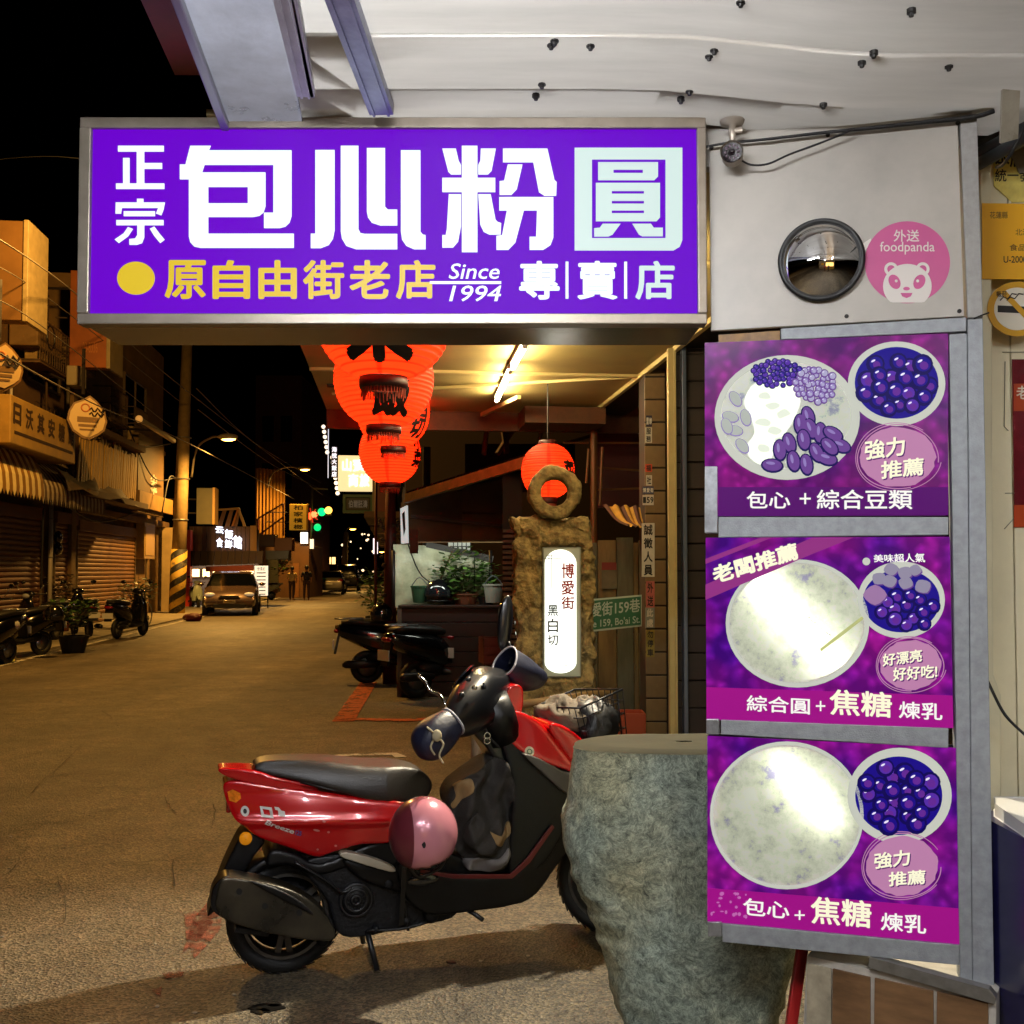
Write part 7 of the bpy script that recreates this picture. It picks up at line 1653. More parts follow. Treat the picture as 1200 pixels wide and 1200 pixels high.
# ================================================================ LEFT SIDE OF THE STREET
TF = -8.2; FA = PL(SP(0, TF), SD); AW = PL(SP(0, -7.2), SD)
TANW = M('tan_wall', '#6f5530', .75, var=.3, vs=1.5, bump=.15, bs=14); DKW = M('dark_brown_wall', '#5e452a', .8, var=.35, vs=1.2, bump=.1, bs=10); REDW = M('dark_red_wall', '#3a1410', .8, var=.3, vs=1.5)
def building(name, label, s0, s1, t, h, mat, depth=8.):
    b = thing(name, label, 'building', SP(s0, t), SA + R(90))   # local x = along the street, y = left/back
    MB().box(0, s1 - s0, .0, depth, 0, h).obj('wall', mat, b); return b
def win(b, x0, x1, z0, z1, y=0.0, lit=None, bars=0):
    f = MB(); fr = .06
    for q in ((x0, x1, z0, z0 + fr), (x0, x1, z1 - fr, z1)): f.box(q[0], q[1], y - .07, y - .002, q[2], q[3])
    for q in ((x0, x0 + fr), (x1 - fr, x1)): f.box(q[0], q[1], y - .07, y - .002, z0 + fr, z1 - fr)
    f.box((x0 + x1) / 2 - .03, (x0 + x1) / 2 + .03, y - .06, y - .002, z0 + fr, z1 - fr)
    wn = f.obj('window', M('window_frame_old', '#5a4a34', .6, .2), b)
    MB().box(x0 + fr, x1 - fr, y - .03, y - .01, z0 + fr, z1 - fr).obj('pane', lit or M('dark_pane', '#07080a', .08, coat=1.), wn)
    if bars:
        g = MB()
        for i in range(bars + 1): xx = x0 + (x1 - x0) * i / bars; g.bar((xx, y - .25, z0 - .1), (xx, y - .25, z1 + .1), .02, .02)
        for zz in (z0 - .1, (z0 + z1) / 2, z1 + .1): g.bar((x0, y - .25, zz), (x1, y - .25, zz), .02, .02)
        g.obj('window_grille', M('rusty_bars', '#4a3826', .7, .3), b)
    return wn
bA = building('shophouse', 'old two storey shophouse with brown shutters and barred upper windows at the left edge', 10, 27.4, TF - .05, 7.4, DKW)
bB = building('shophouse', 'narrow tan shophouse with window outlines behind the utility pole', 27.45, 38, TF - .05, 9.2, TANW)
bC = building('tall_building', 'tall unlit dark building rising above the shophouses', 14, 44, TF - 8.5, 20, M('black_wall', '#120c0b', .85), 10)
for i in range(4):
    for k in range(2): win(bA, 2 + i * 4.0, 4.4 + i * 4.0, 3.9 + k * 1.9, 5.2 + k * 1.7, bars=9 if k == 0 else 0)
win(bB, 1.0, 3.2, 4.2, 5.6); win(bB, 5.2, 7.6, 3.6, 5.2); win(bB, 5.0, 7.8, 5.9, 7.6)
for i, x in enumerate((0.1, 5.9, 11.6, 16.9)): MB().box(x, x + .35, -.22, 0, 0, 7.4).obj('pilaster', TANW, bA, bevel=.02)
MB().box(0, 17.4, -.3, 0, 3.15, 3.35).obj('ledge', DKW, bA, bevel=.02)
MB().box(0, 10.5, -.28, 0, 3.0, 3.2).obj('ledge', TANW, bB, bevel=.02)
MB().box(0, 10.5, -.12, 0, 5.6, 5.75).obj('ledge', TANW, bB)
# roller shutters: each slat a part
SHM = M('rusty_shutter', '#6a3f24', .55, .25, var=.28, vs=3, stretch=(.4, 1, 3)); SHM2 = M('brown_shutter', '#74512e', .55, .25, var=.28, vs=3, stretch=(.4, 1, 3))
def shutter(label, px0, px1, ztop_, mat, base=.05):
    x0 = FA.h(px0, 650)[0] if px0 > -900 else 15.0; x1 = FA.h(px1, 650)[0]; t = FA.thing('roller_shutter', label, 'shutter', 'roller shutters along the left side', (x0, -.06, 0)); w_ = x1 - x0; h_ = .118; z = base; sl = None
    prof = [(0, 0), (-.022, .02), (-.03, .05), (-.022, .085), (0, .105), (0, .116)]
    while z < ztop_:
        if sl is None:
            V = [(xx, y_, z_) for xx in (0.04, w_ - .04) for y_, z_ in prof]; k = len(prof)
            sl = MB().add(V, [(i, i + 1, k + i + 1, k + i)[::-1] for i in range(k - 1)]).obj('slat', mat, t, loc=(0, 0, z))
        else: o = sl.copy(); C.objects.link(o); o.location = (0, 0, z)
        z += h_
    for xx in (0, w_ - .04): MB().box(xx, xx + .04, -.05, .02, 0, z).obj('guide_rail', M('guide_rail', '#7a6a50', .5, .4), t)
    MB().box(0, w_, -.10, .02, z, z + .28).obj('shutter_box', mat, t, bevel=.01); return t
shutter('large rusty shutter at the left edge under the scalloped awning', -1000, 44, 2.6, SHM)
shutter('narrow shutter between the pale post and the wide brown shutter', 59, 84, 2.55, SHM)
shutter('wide brown shutter with a lighter top band in the middle of the left side', 86, 155, 2.5, SHM2)
t = thing('pale_post', 'thin pale vertical drain pipe between the first two shutters', 'pipe', FA.w(FA.h(46, 650)[0], 0, -.25), 0)
MB().tube([(0, 0, 0), (0, 0, 3.1)], .05, 10).obj('pipe', M('pipe_pale', '#b8b0a0', .5), t, smooth=True)
for z_ in (.6, 1.8, 2.7): MB().torus((0, 0, z_), .055, .012, 'z', 16, 6).obj('pipe_clip', SLV, t)
t = FA.thing('meter_box', 'tan metal meter box on the wall right of the wide shutter', 'meter box', None, (FA.h(158, 640)[0], -.3, 0))
a0 = FA.h(158, 655)[1]; a1 = FA.h(158, 612)[1]; wv = FA.h(172, 640)[0] - FA.h(158, 640)[0]
MB().box(0, wv * .9, 0, .28, a0, a1).obj('box_body', M('meter_tan', '#9a8050', .5, .2, var=.15, vs=4), t, bevel=.02); MB().box(.1, wv * .8, -.015, -.001, a0 + .12, a1 - .12).obj('box_door', M('meter_tan_door', '#a88c58', .5, .2), t, bevel=.01)
MB().tube([(wv * .45, .1, a0), (wv * .45, .1, .05)], .035, 8).obj('pipe', M('guide_rail', '#7a6a50', .5, .4), t)
t = FA.thing('column_pair', 'pale tan paired columns beside the utility pole', 'column', None, (FA.h(186, 640)[0], -.5, 0))
for i, (c_, w_) in enumerate(((0, .5), (1.2, .25))): MB().box(c_, c_ + w_, 0, .4, 0, 3.0).obj('column', M('pale_column', '#9a8458', .7, var=.2, vs=2), t, bevel=.02)
t = FA.thing('wall_meters', 'two dark round meters on the wall beside the pale drain pipe', 'meter', None, (FA.h(58, 640)[0], -.2, 0))
for z_ in (FA.h(60, 630)[1], FA.h(60, 643)[1]): MB().ball((0, 0, z_), (.16, .1, .16), 14, 10).obj('meter', GB, t, smooth=True)
# awnings
def awning(label, px0, px1, ztop_, zlip, out, mats, n=18, sc=.16, droop=.5):
    x0 = 14.5 if px0 < -900 else AW.h(px0, 560)[0]; x1 = AW.h(px1, 560)[0]
    t = FA.thing('awning', label, 'awning', 'striped awnings over the shutters', (x0, 0, 0)); w_ = x1 - x0; m = n * 2
    mb = MB()
    for i in range(m):
        a = w_ * i / m; b = w_ * (i + 1) / m; mb.use(i % 2); rows = []
        for q in range(9):
            u = q / 8; y = -out * (math.sin(u * 1.57)); z = zlip + (ztop_ - zlip) * (math.cos(u * 1.57) if droop > .4 else 1 - u); rows.append((y, z))
        rows.append((-out, zlip - sc * .55))
        V = [(x, y, z) for y, z in rows for x in (a, b)]
        mb.add(V, [(2 * k, 2 * k + 1, 2 * k + 3, 2 * k + 2) for k in range(9)])
        mb.add([(a, -out, zlip - sc * .55), (b, -out, zlip - sc * .55), ((a + b) / 2, -out, zlip - sc * 1.3)], [(0, 1, 2)])
    o = mb.obj('canvas', mats, t, smooth=False); return t
YC = M('awning_cream', '#e8d090', .7, var=.15, vs=4); YD = M('awning_ochre', '#8a6420', .7, var=.15, vs=4); WC = M('awning_white', '#b8a888', .7); BC = M('awning_brown', '#5c4426', .7)
awning('rounded yellow striped awning with a scalloped hem at the left edge', -1000, 52, FA.h(20, 520)[1], AW.h(40, 574)[1], 1.0, [YC, YD], 22)
awning('flatter brown and cream striped awning with a frilled hem', 53, 126, FA.h(80, 560)[1] + .35, AW.h(60, 576)[1], .95, [WC, BC], 16, .22, .2)
t = FA.thing('fascia_board', 'plain tan fascia board over the wide brown shutter', 'fascia', None, (FA.h(126, 590)[0], -.9, 0))
MB().box(0, FA.h(170, 590)[0] - FA.h(126, 590)[0], 0, .1, FA.h(130, 590)[1] - .1, FA.h(130, 575)[1]).obj('board', M('fascia_tan', '#8a6a34', .6, var=.2, vs=2), t); MB().box(0, 5, .1, .9, FA.h(130, 590)[1] - .05, FA.h(130, 590)[1]).obj('underside', DKW, t)
# box sign with characters, blank blade signs, hexagonal plaques
SGY = M('sign_old_yellow', '#9a7a38', .6, var=.2, vs=3); SGT = M('sign_tan', '#6a4a20', .6, var=.12, vs=2); SGW = M('sign_edge_white', '#8c7c58', .5, var=.15, vs=6)
BX = PL(SP(0, -7.0), SD); x0, z1 = BX.h(13, 461); x1, z0 = BX.h(88, 543); zz1 = BX.h(88, 497)[1]; zz0 = BX.h(10, 520)[1]; z0 = (z0 + zz0) / 2; z1 = (z1 + zz1) / 2
t = BX.thing('box_sign', 'old yellow box sign with a row of dark characters above the striped awnings', 'sign', None, (x0, 0, 0)); w_ = x1 - x0
MB().box(0, w_, 0, .9, z0, z1).obj('sign_body', SGY, t, bevel=.02)
for i, ch in enumerate('日沃其安糖館'): MB().text(ch, [(w_ * (i + .18) / 6, z0 + (z1 - z0) * .42), (w_ * (i + .82) / 6, z0 + (z1 - z0) * .42), (w_ * (i + .82) / 6, z0 + (z1 - z0) * .86), (w_ * (i + .18) / 6, z0 + (z1 - z0) * .86)], -.006, .03).obj('lettering', M('sign_ink_brown', '#33210e', .7), t)
MB().box(.05 * w_, .95 * w_, -.006, -.001, z0 + .2, z0 + .26).obj('underline', M('sign_ink_brown', '#33210e', .7), t)
def blade(label, px0, py0, px1, py1, side, s_, mat, edge=SGW, group=None, skew=0):
    pl_ = PL(SP(s_, 0), SR); a, b = pl_.h(px0, py1); c, d = pl_.h(px1, py0)
    t = pl_.thing('blade_sign', label, 'sign', group, (a, 0, 0)); dep = .35
    MB().box(0, c - a, 0, dep, b, d).obj('sign_face', mat, t, bevel=.01)
    MB().box(c - a + .002, c - a + .09, -.02, dep + side, b - .02, d + .02).obj('sign_edge', edge, t, bevel=.01)
    for z_ in (b + .4, d - .4): MB().tube([(0, dep / 2, z_), (-1.2, dep / 2, z_)], .03, 6).obj('bracket', M('dark_steel', '#2a2422', .5, .4), t)
    return t, pl_, (a, b, c, d)
blade('large blank tan projecting sign with a white edge at the left margin', -60, 259, 28, 373, .7, 19, SGT)
t, pl_, q = blade('blank orange brown projecting sign half hidden by the corner of the purple sign', 81, 318, 126, 430, .8, 25, M('sign_orange_brown', '#8a4a1a', .6, var=.2, vs=2))
MB().text('03-8336', [(.3, q[1] + .35), (q[2] - q[0] - .2, q[1] + .35), (q[2] - q[0] - .2, q[1] + .6), (.3, q[1] + .6)], -.006).obj('lettering', M('sign_faint', '#a8662a', .6), t)
def plaque(label, px0, py0, px1, py1, s_, seed):
    pl_ = PL(SP(s_, 0), (SR + SD * .45)); a, b = pl_.h(px0, py1); c, d = pl_.h(px1, py0); w_ = c - a; h_ = d - b
    t = pl_.thing('plaque_sign', label, 'sign', 'cream shaped plaques', (a, 0, 0))
    sh_ = [(.0, .42), (.04, .62), (.16, .80), (.38, .88), (.56, .98), (.74, .86), (.94, .66), (1.0, .42), (.94, .22), (.80, .12), (.55, .0), (.38, .04), (.14, .18)]
    MB().prism([(u * w_, b + v * h_) for u, v in sh_], 0, .12).obj('rim', M('plaque_rim', '#7a5a30', .5), t)
    MB().prism([((.5 + (u - .5) * .9) * w_, b + (.5 + (v - .5) * .9) * h_) for u, v in sh_], -.012, -.001).obj('plaque_face', M('plaque_cream', '#c8a86a', .5, emit='#c89a50', es=.06), t)
    MB().torus((w_ * .45, -.02, b + h_ * .70), w_ * .10, w_ * .018, 'y', 24, 6).obj('emblem', M('plaque_orange', '#b8641a', .5), t)
    for k in range(2): MB().tube([(w_ * (.55 + .05 * i), -.02, b + h_ * (.66 - .1 * k + .05 * math.sin(i * 1.9))) for i in range(8)], .02, 5).obj('wave_line', M('sign_ink_brown', '#33210e', .7), t)
    for k, (v0, v1) in enumerate(((.38, .52), (.28, .36), (.20, .26))): MB().box(w_ * (.25 + .03 * k), w_ * (.78 - .05 * k), -.018, -.013, b + h_ * v0, b + h_ * v1 - .02).obj('name_strip', M('plaque_mark', '#7a5a2c', .6), t)
    MB().tube([(w_ * .4, .06, d), (w_ * .4, .06, d + 1.0)], .04, 6).obj('hanger', M('dark_steel', '#2a2422', .5, .4), t)
plaque('cream shaped plaque sign cut by the left edge of the picture', -22, 402, 28, 456, 20, 1)
plaque('cream shaped plaque sign hanging in full view under the orange brown sign', 78, 464, 126, 514, 26, 2)
t = FA.thing('flood_lamp', 'small unlit flood lamp box on the wall between the two plaques', 'lamp', None, (FA.h(28, 445)[0], -1.2, 0)); a0 = FA.h(28, 445)[1]
MB().box(0, .5, 0, .3, a0 - .1, a0 + .35).obj('lamp_head', M('lamp_grey', '#8a8068', .4), t, bevel=.03); MB().tube([(.25, .3, a0), (.25, 1.2, a0 + .4)], .03, 6).obj('arm', M('dark_steel', '#2a2422', .5, .4), t)
t = FA.thing('air_unit', 'boxed air unit above the barred windows', 'air unit', None, (FA.h(10, 400)[0], -.6, 0)); a0 = FA.h(10, 404)[1]
MB().box(0, 1.6, 0, .6, a0, a0 + .7).obj('unit_body', TANW, t, bevel=.03); MB().torus((.8, -.01, a0 + .35), .26, .02, 'y', 24, 6).obj('fan_ring', BLACK, t)
# bamboo screen lit golden
BM = PL(SP(0, -7.4), SD); t = BM.thing('slat_screen', 'golden bamboo slat screen above the brown awning', 'screen'); mbm = M('bamboo_gold', '#b08a3a', .6, var=.3, vs=6, stretch=(3, 3, .4)); rnd = random.Random(12)
x0 = BM.h(90, 540)[0]; x1 = BM.h(158, 540)[0]; za = BM.h(100, 566)[1]; zb_ = BM.h(100, 508)[1]; k = 0; x = x0; base_ = None
while x < x1:
    w_ = rnd.uniform(.10, .22); f = rnd.uniform(-.05, .05)
    MB().bar((x + w_ / 2, 0, za - rnd.uniform(0, .15)), (x + w_ / 2 + f, -.05, zb_ + rnd.uniform(-.15, .1)), w_ * .8, .03, Vector((0, 1, 0))).obj('slat', mbm, t); x += w_ + (.12 if rnd.random() < .15 else .02)
MB().box(x0, x1, .05, .1, za - .1, zb_).obj('backing', DKW, t); MB().box(x0 - .1, x1 + .2, -.25, .1, zb_ + .1, zb_ + .25).obj('top_rail', DKW, t); MB().box(x0 - .1, x1 + .2, -.35, .1, za - .35, za - .2).obj('lower_rail', DKW, t)
t = BM.thing('wall_panel', 'tall tan wall panel with faded white script beside the bamboo screen', 'panel'); x0 = BM.h(162, 540)[0]; x1 = BM.h(192, 540)[0]
MB().box(x0, x1, 0, .2, BM.h(165, 600)[1], BM.h(165, 508)[1]).obj('panel_face', M('panel_tan', '#5c4524', .6, var=.2, vs=2), t)
for i, ch in enumerate('小木花工'): 
    z_ = BM.h(172, 553 + i * 6)[1]; xx = BM.h(176, 560)[0]; MB().text(ch, [(xx, z_ - .24), (xx + .9, z_ - .24), (xx + .9, z_), (xx, z_)], -.01, .03).obj('lettering', WHP, t)
# angled unlit lamp batten on the tan building
t = thing('lamp_fixture', 'slanting unlit lamp batten fixed beside the tan building window', 'lamp', (0, 0, 0)); a = P(163, 491, 27.5); b = P(204, 517, 31)
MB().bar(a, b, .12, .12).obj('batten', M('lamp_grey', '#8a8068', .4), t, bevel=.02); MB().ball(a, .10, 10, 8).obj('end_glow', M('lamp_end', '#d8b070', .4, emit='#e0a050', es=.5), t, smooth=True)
MB().tube([(a + b) / 2, (a + b) / 2 + Vector((-1.6, 0, .1))], .04, 6).obj('arm', M('dark_steel', '#2a2422', .5, .4), t)
# pipes, cables, small boxes and balcony cages that crowd the facades
rnd = random.Random(77)
PL_ = ('pale pipe at the far left of the upper wall', 'rusty pipe beside the air unit', 'grey pipe behind the left shaped plaque', 'pale pipe left of the corner of the purple sign', 'rusty pipe behind the orange brown sign')
for i in range(5):
    xx = 12.6 + i * 1.75 + rnd.uniform(-.5, .5); q = FA.thing('drain_pipe', PL_[i], 'pipe', 'thin pipes on the upper walls of the shophouses', (FA.h(0, 600)[0] + i * 1.9, -.18 - .1 * (i % 2), 0))
    z0_ = rnd.uniform(3.4, 4.5); MB().tube([(0, 0, z0_), (0, 0, z0_ + rnd.uniform(1.2, 3.4))], rnd.choice((.03, .045, .06)), 8).obj('pipe', (M('pipe_pale', '#b8b0a0', .5), M('rusty_bars', '#4a3826', .7, .3), M('arm_grey', '#6a6254', .5, .5))[i % 3], q, smooth=True)
for i, (pa, pb, sag_) in enumerate((((0, 525, 21), (90, 560, 26), .5), ((40, 560, 22), (160, 600, 31), .6), ((52, 580, 22), (48, 690, 22), -.4), ((90, 440, 25), (200, 520, 33), .8), ((150, 500, 29), (205, 560, 33), .7), ((205, 560, 33), (190, 600, 31), -.5), ((100, 500, 26), (100, 570, 26), .3))):
    a = P(*pa); b = P(*pb); m_ = (a + b) / 2 - Vector((0, 0, sag_)); tag(tube_obj('hanging_cable', curve([a, m_, b], 8), .022, M('black_cable', '#0c0b0b', .6), n=5), ('black cable drooping from the left edge across the old yellow box sign', 'black cable drooping over both striped awnings to the fascia', 'black cable hanging down beside the pale drain pipe', 'black cable drooping from the blank signs to the tan building', 'short black cable between the slanting lamp batten and the utility pole', 'black cable looping from the utility pole back to the fascia', 'black cable hanging in front of the bamboo screen')[i], 'cable', 'cables drooping across the shophouse fronts')
for i, (px_, py_, w_, h_, lb) in enumerate(((14, 372, 1.9, .9, 'rusty balcony cage under the blank tan sign'), (60, 372, 1.6, 1.1, 'rusty balcony cage between the blank tan sign and the corner of the purple sign'), (104, 452, 1.7, .9, 'rusty balcony cage above the shaped plaque'), (134, 476, 1.5, 1.0, 'rusty window cage above the bamboo screen'))):
    x_, z_ = FA.h(px_, py_); t = FA.thing('balcony_cage', lb, 'balcony', 'rusty cages on the upper walls', (x_, -.1, 0)); mb = MB(); n_ = 12
    for kk in range(n_ + 1): mb.bar((w_ * kk / n_, -.5, z_ - h_), (w_ * kk / n_, -.5, z_), .022, .022)
    for zz in (z_ - h_, z_ - h_ / 2, z_): mb.bar((0, -.5, zz), (w_, -.5, zz), .03, .03); mb.bar((0, 0, zz), (0, -.5, zz), .03, .03); mb.bar((w_, 0, zz), (w_, -.5, zz), .03, .03)
    mb.obj('cage_bars', M('rusty_bars', '#4a3826', .7, .3), t); MB().box(0, w_, -.5, 0, z_ - h_ - .06, z_ - h_ - .01).obj('cage_floor', DKW, t)
    MB().box(.2, .8, -.4, -.1, z_ - h_, z_ - h_ + .45).obj('stored_box', M('meter_tan', '#9a8050', .5), t, bevel=.02); foliage('leaves', (w_ * .7, -.3, z_ - h_ * .6), (.3, .2, .3), 60, i, LEAF, t, .14)
t = FA.thing('torn_canvas', 'torn brown canvas sagging from the edge of the bamboo screen to the fascia', 'canvas', None, (AW.h(75, 560)[0], -.7, 0)); V = []; a = P(72, 556, 25); z_ = AW.h(100, 573)[1]
for i in range(15):
    for j in range(5): V.append((i * .42, -.12 * j - .1 * math.sin(i * 1.1 + j), z_ + .45 - .12 * j - .14 * abs(math.sin(i * .9 + .4 * j))))
MB().add(V, [(i * 5 + j, i * 5 + j + 1, i * 5 + j + 6, i * 5 + j + 5) for i in range(14) for j in range(4)]).obj('canvas_fold', M('canvas_brown', '#4a3418', .8, var=.4, vs=6), t, smooth=True)
# utility pole with hazard stripes and the sodium lamp
PO = G(207, 720); pole = thing('utility_pole', 'concrete utility pole with black and yellow hazard stripes round its foot', 'utility pole', PO)
ph = 9.2; CON = M('concrete_pole', '#8a744c', .8, var=.22, vs=3)
MB().tube([(0, 0, 0), (.25, 0, ph)], [.26, .17], 20).obj('pole_shaft', CON, pole, smooth=True)
def hazard():
    m = bpy.data.materials.new('hazard_stripes'); m.use_nodes = True; n = m.node_tree.nodes; Lk = m.node_tree.links; b = n['Principled BSDF']
    tc = n.new('ShaderNodeTexCoord'); sp = n.new('ShaderNodeSeparateXYZ'); Lk.new(tc.outputs['Object'], sp.inputs[0])
    def mt(op, a, c):
        x = n.new('ShaderNodeMath'); x.operation = op
        for i_, v in enumerate((a, c)):
            if isinstance(v, float): x.inputs[i_].default_value = v
            else: Lk.new(v, x.inputs[i_])
        return x.outputs[0]
    an = mt('MULTIPLY', mt('ARCTAN2', sp.outputs[1], sp.outputs[0]), .31831); z = mt('MULTIPLY', sp.outputs[2], 2.1)
    f = mt('GREATER_THAN', mt('FRACT', mt('ADD', mt('SUBTRACT', z, an), 20.0), 0.0), .5)
    nz_ = n.new('ShaderNodeTexNoise'); nz_.inputs['Scale'].default_value = 9; nz_.inputs['Detail'].default_value = 7; Lk.new(tc.outputs['Object'], nz_.inputs['Vector'])
    r = n.new('ShaderNodeValToRGB'); Lk.new(f, r.inputs[0]); r.color_ramp.elements[0].color = (*lin('#b8963a'), 1); r.color_ramp.elements[1].color = (*lin('#0e0c0a'), 1)
    mx = n.new('ShaderNodeMix'); mx.data_type = 'RGBA'; r2 = n.new('ShaderNodeValToRGB'); Lk.new(nz_.outputs['Fac'], r2.inputs[0]); r2.color_ramp.elements[0].position = .55; r2.color_ramp.elements[1].position = .72
    Lk.new(r2.outputs[0], mx.inputs[0]); Lk.new(r.outputs[0], mx.inputs[6]); mx.inputs[7].default_value = (*lin('#5c5038'), 1); Lk.new(mx.outputs[2], b.inputs['Base Color']); b.inputs['Roughness'].default_value = .65; return m
MB().tube([(.0014, 0, .05), (.06, 0, 2.2)], .268, 40).obj('hazard_band', hazard(), pole, smooth=True)
for z_ in (3.2, 4.6, 6.0): MB().torus((.25 * z_ / ph, 0, z_), .25, .02, 'z', 20, 6).obj('steel_band', SLV, pole)
def sodium_lamp(base, head, label, power, vis=True, ph2=None, group='sodium street lamps', par=None):
    t = thing('street_lamp', label, 'street lamp', head, 0, group)
    hd_ = MB().ball((0, 0, 0), (.34, .17, .11), 18, 10).obj('lamp_housing', M('lamp_grey', '#8a8068', .4), t, smooth=True)
    MB().ball((.02, 0, -.05), (.25, .13, .09), 16, 10).obj('lamp_lens', M('sodium_lens', '#ffb040', .3, emit='#ffb848', es=26), t, smooth=True)
    b = base - head; MB().tube(curve([Vector((-.3, 0, 0)), Vector((b.x * .45, b.y * .45, .05)), Vector((b.x * .85, b.y * .85, -.25)), b], 5), .035 if vis else .007, 8).obj('lamp_arm', M('arm_grey', '#6a6254', .5, .5) if vis else BLACK, t, smooth=True)
    light('lamp_light', 'SPOT' if vis else 'POINT', (0, 0, -.22 if vis else -.35), power, SODIUM, t, .18, spot=R(172)); return t
hd1 = P(267, 512, 33.5); sodium_lamp(PO + Vector((.45, 0, P(228, 555, 33.5).z)), hd1, 'glowing orange street lamp reaching out from the striped utility pole', 2900)
h2 = SP(17, -4.2, 8.1); b2 = SP(17, -7.4, 0)
t2_ = sodium_lamp(SP(17, -7.4, 6.9), h2, 'sodium street lamp hidden behind the purple sign', 2100, False)
up2 = thing('utility_pole', 'second concrete utility pole outside the left edge of the picture', 'utility pole', b2); MB().tube([(0, 0, 0), (.05, 0, 8.4)], [.2, .14], 16).obj('pole_shaft', CON, up2, smooth=True)
# overhead wires
WIR = M('wire_grey', '#6a6258', .5)
for i, (pts, r_, lb) in enumerate(((((-30, 398, 12), (120, 478, 22), (222, 520, 31), (345, 585, 55)), .014, 'brightest overhead wire, running from the left edge down past the street lamp'), (((-30, 262, 12), (90, 345, 20), (215, 455, 32), (378, 580, 60)), .013, 'upper overhead wire crossing behind the corner of the purple sign'), (((-30, 300, 14), (60, 352, 20), (210, 470, 33)), .010, 'thin middle overhead wire at the left edge'), (((-30, 340, 12), (60, 390, 19), (200, 500, 33)), .010, 'thin lower overhead wire at the left edge'), (((230, 455, 33), (300, 520, 48), (376, 566, 66)), .014, 'far overhead wire sagging towards the traffic light'), (((232, 480, 33), (320, 545, 52), (380, 575, 70)), .012, 'lowest far overhead wire near the ribbed wall'))):
    tag(tube_obj('overhead_wire', curve([P(*p) for p in pts], 8), r_, WIR, n=5), lb, 'wire', 'overhead wires across the street')

# ---- plants and scooters at the left kerb
rnd = random.Random(5)
proto = small_scooter('black scooter seen from behind with a white number plate on the left kerb line'); at_s(proto, 137, 749, STREET - R(12), .0)
def dcopy(px, py, face, label, src=proto, z=0): o = dup(src, G(px, py, z), face, label); return o
dcopy(48, 768, STREET + R(150), 'black motorbike facing the camera at the left kerb, beside the dark pot plant')
dcopy(8, 778, STREET + R(165), 'black motorbike cut by the left edge of the picture')
dcopy(20, 745, STREET + R(185), 'black scooter standing behind the two at the left edge')
bx_ = thing('white_cover', 'white plastic rear box cover at the left edge above the kerb', 'box', G(0, 778)); 
MB().ball((-.0, 0, .62), (.30, .22, .17), 18, 12).obj('box_shell', WHP, bx_, smooth=True); MB().box(-.05, .05, -.1, .1, 0, .5).obj('box_stand', BLACK, bx_)
helmet(P(63, 727, 17.6), 'black and white helmet on the handlebar of the left kerb motorbike', GB, .17)
lo = thing('small_lantern', 'small yellow triangular lamp on the ground at the far left', 'lamp', G(6, 775)); MB().prism([(-.13, 0), (.13, 0), (.09, .2), (0, .26), (-.09, .2)], -.06, .06).obj('lamp_shell', M('yellow_glow', '#d0b040', .4, emit='#d0a830', es=.4), lo)
potted(G(86, 765), 'dark potted shrub on the kerb line between the motorbikes and the black scooter', .62, .26, 240, LEAF, POT, 3, size=.12)
dcopy(104, 748, STREET + R(30), 'black scooter in front of the wide brown shutter, behind the dark pot plant'); dcopy(66, 752, STREET + R(165), 'black scooter between the left motorbike and the bushy shrub')
potted(G(70, 742), 'bushy potted shrub in front of the narrow shutter', .9, .26, 260, M('leaf_dry', '#4a3a1c', .6, var=.3), POTC, 11, size=.13)
potted(G(160, 735), 'leafy pot beside the bicycle at the meter box', .8, .26, 260, LEAF, POTC, 21, size=.13)
# bicycle
def bicycle(px, py, face, label):
    t = thing('bicycle', label, 'bicycle', G(px, py), face)
    for x in (0, 1.05):
        w_ = MB().torus((x, 0, .33), .315, .016, 'y', 32, 6).obj('wheel', SLV, t, smooth=True)
        s_ = MB()
        for i in range(12): a = i * .5236; s_.tube([(x, 0, .33), (x + .31 * math.cos(a), 0, .33 + .31 * math.sin(a))], .003, 4)
        s_.obj('spokes', SLV, w_)
    for a, b in (((0, 0, .33), (.4, 0, .30)), ((0, 0, .33), (.32, 0, .75)), ((.4, 0, .30), (.3, 0, .85)), ((.4, 0, .30), (.88, 0, .75)), ((.32, 0, .78), (.86, 0, .82)), ((1.05, 0, .33), (.84, 0, .95))): MB().tube([a, b], .018, 6).obj('frame_tube', BLACK, t, smooth=True)
    MB().ball((.28, 0, .9), (.13, .07, .035), 12, 8).obj('saddle', BLACK, t, smooth=True); MB().tube([(.78, -.28, .98), (.84, 0, .98), (.78, .28, .98)], .012, 6).obj('handlebar', SLV, t, smooth=True)
    MB().torus((.4, -.05, .30), .09, .01, 'y', 16, 5).obj('crank', SLV, t)
bicycle(152, 737, STREET - R(10), 'old bicycle leaning by the meter box behind the black scooter')
cr_ = thing('red_rag', 'small crumpled red rag on the road edge by the striped pole', 'rag', G(226, 728)); crumple('rag', M('rag_red', '#5a0c10', .7), cr_, (0, 0, .10), (.22, .15, .10), 4.4, 24, .4)

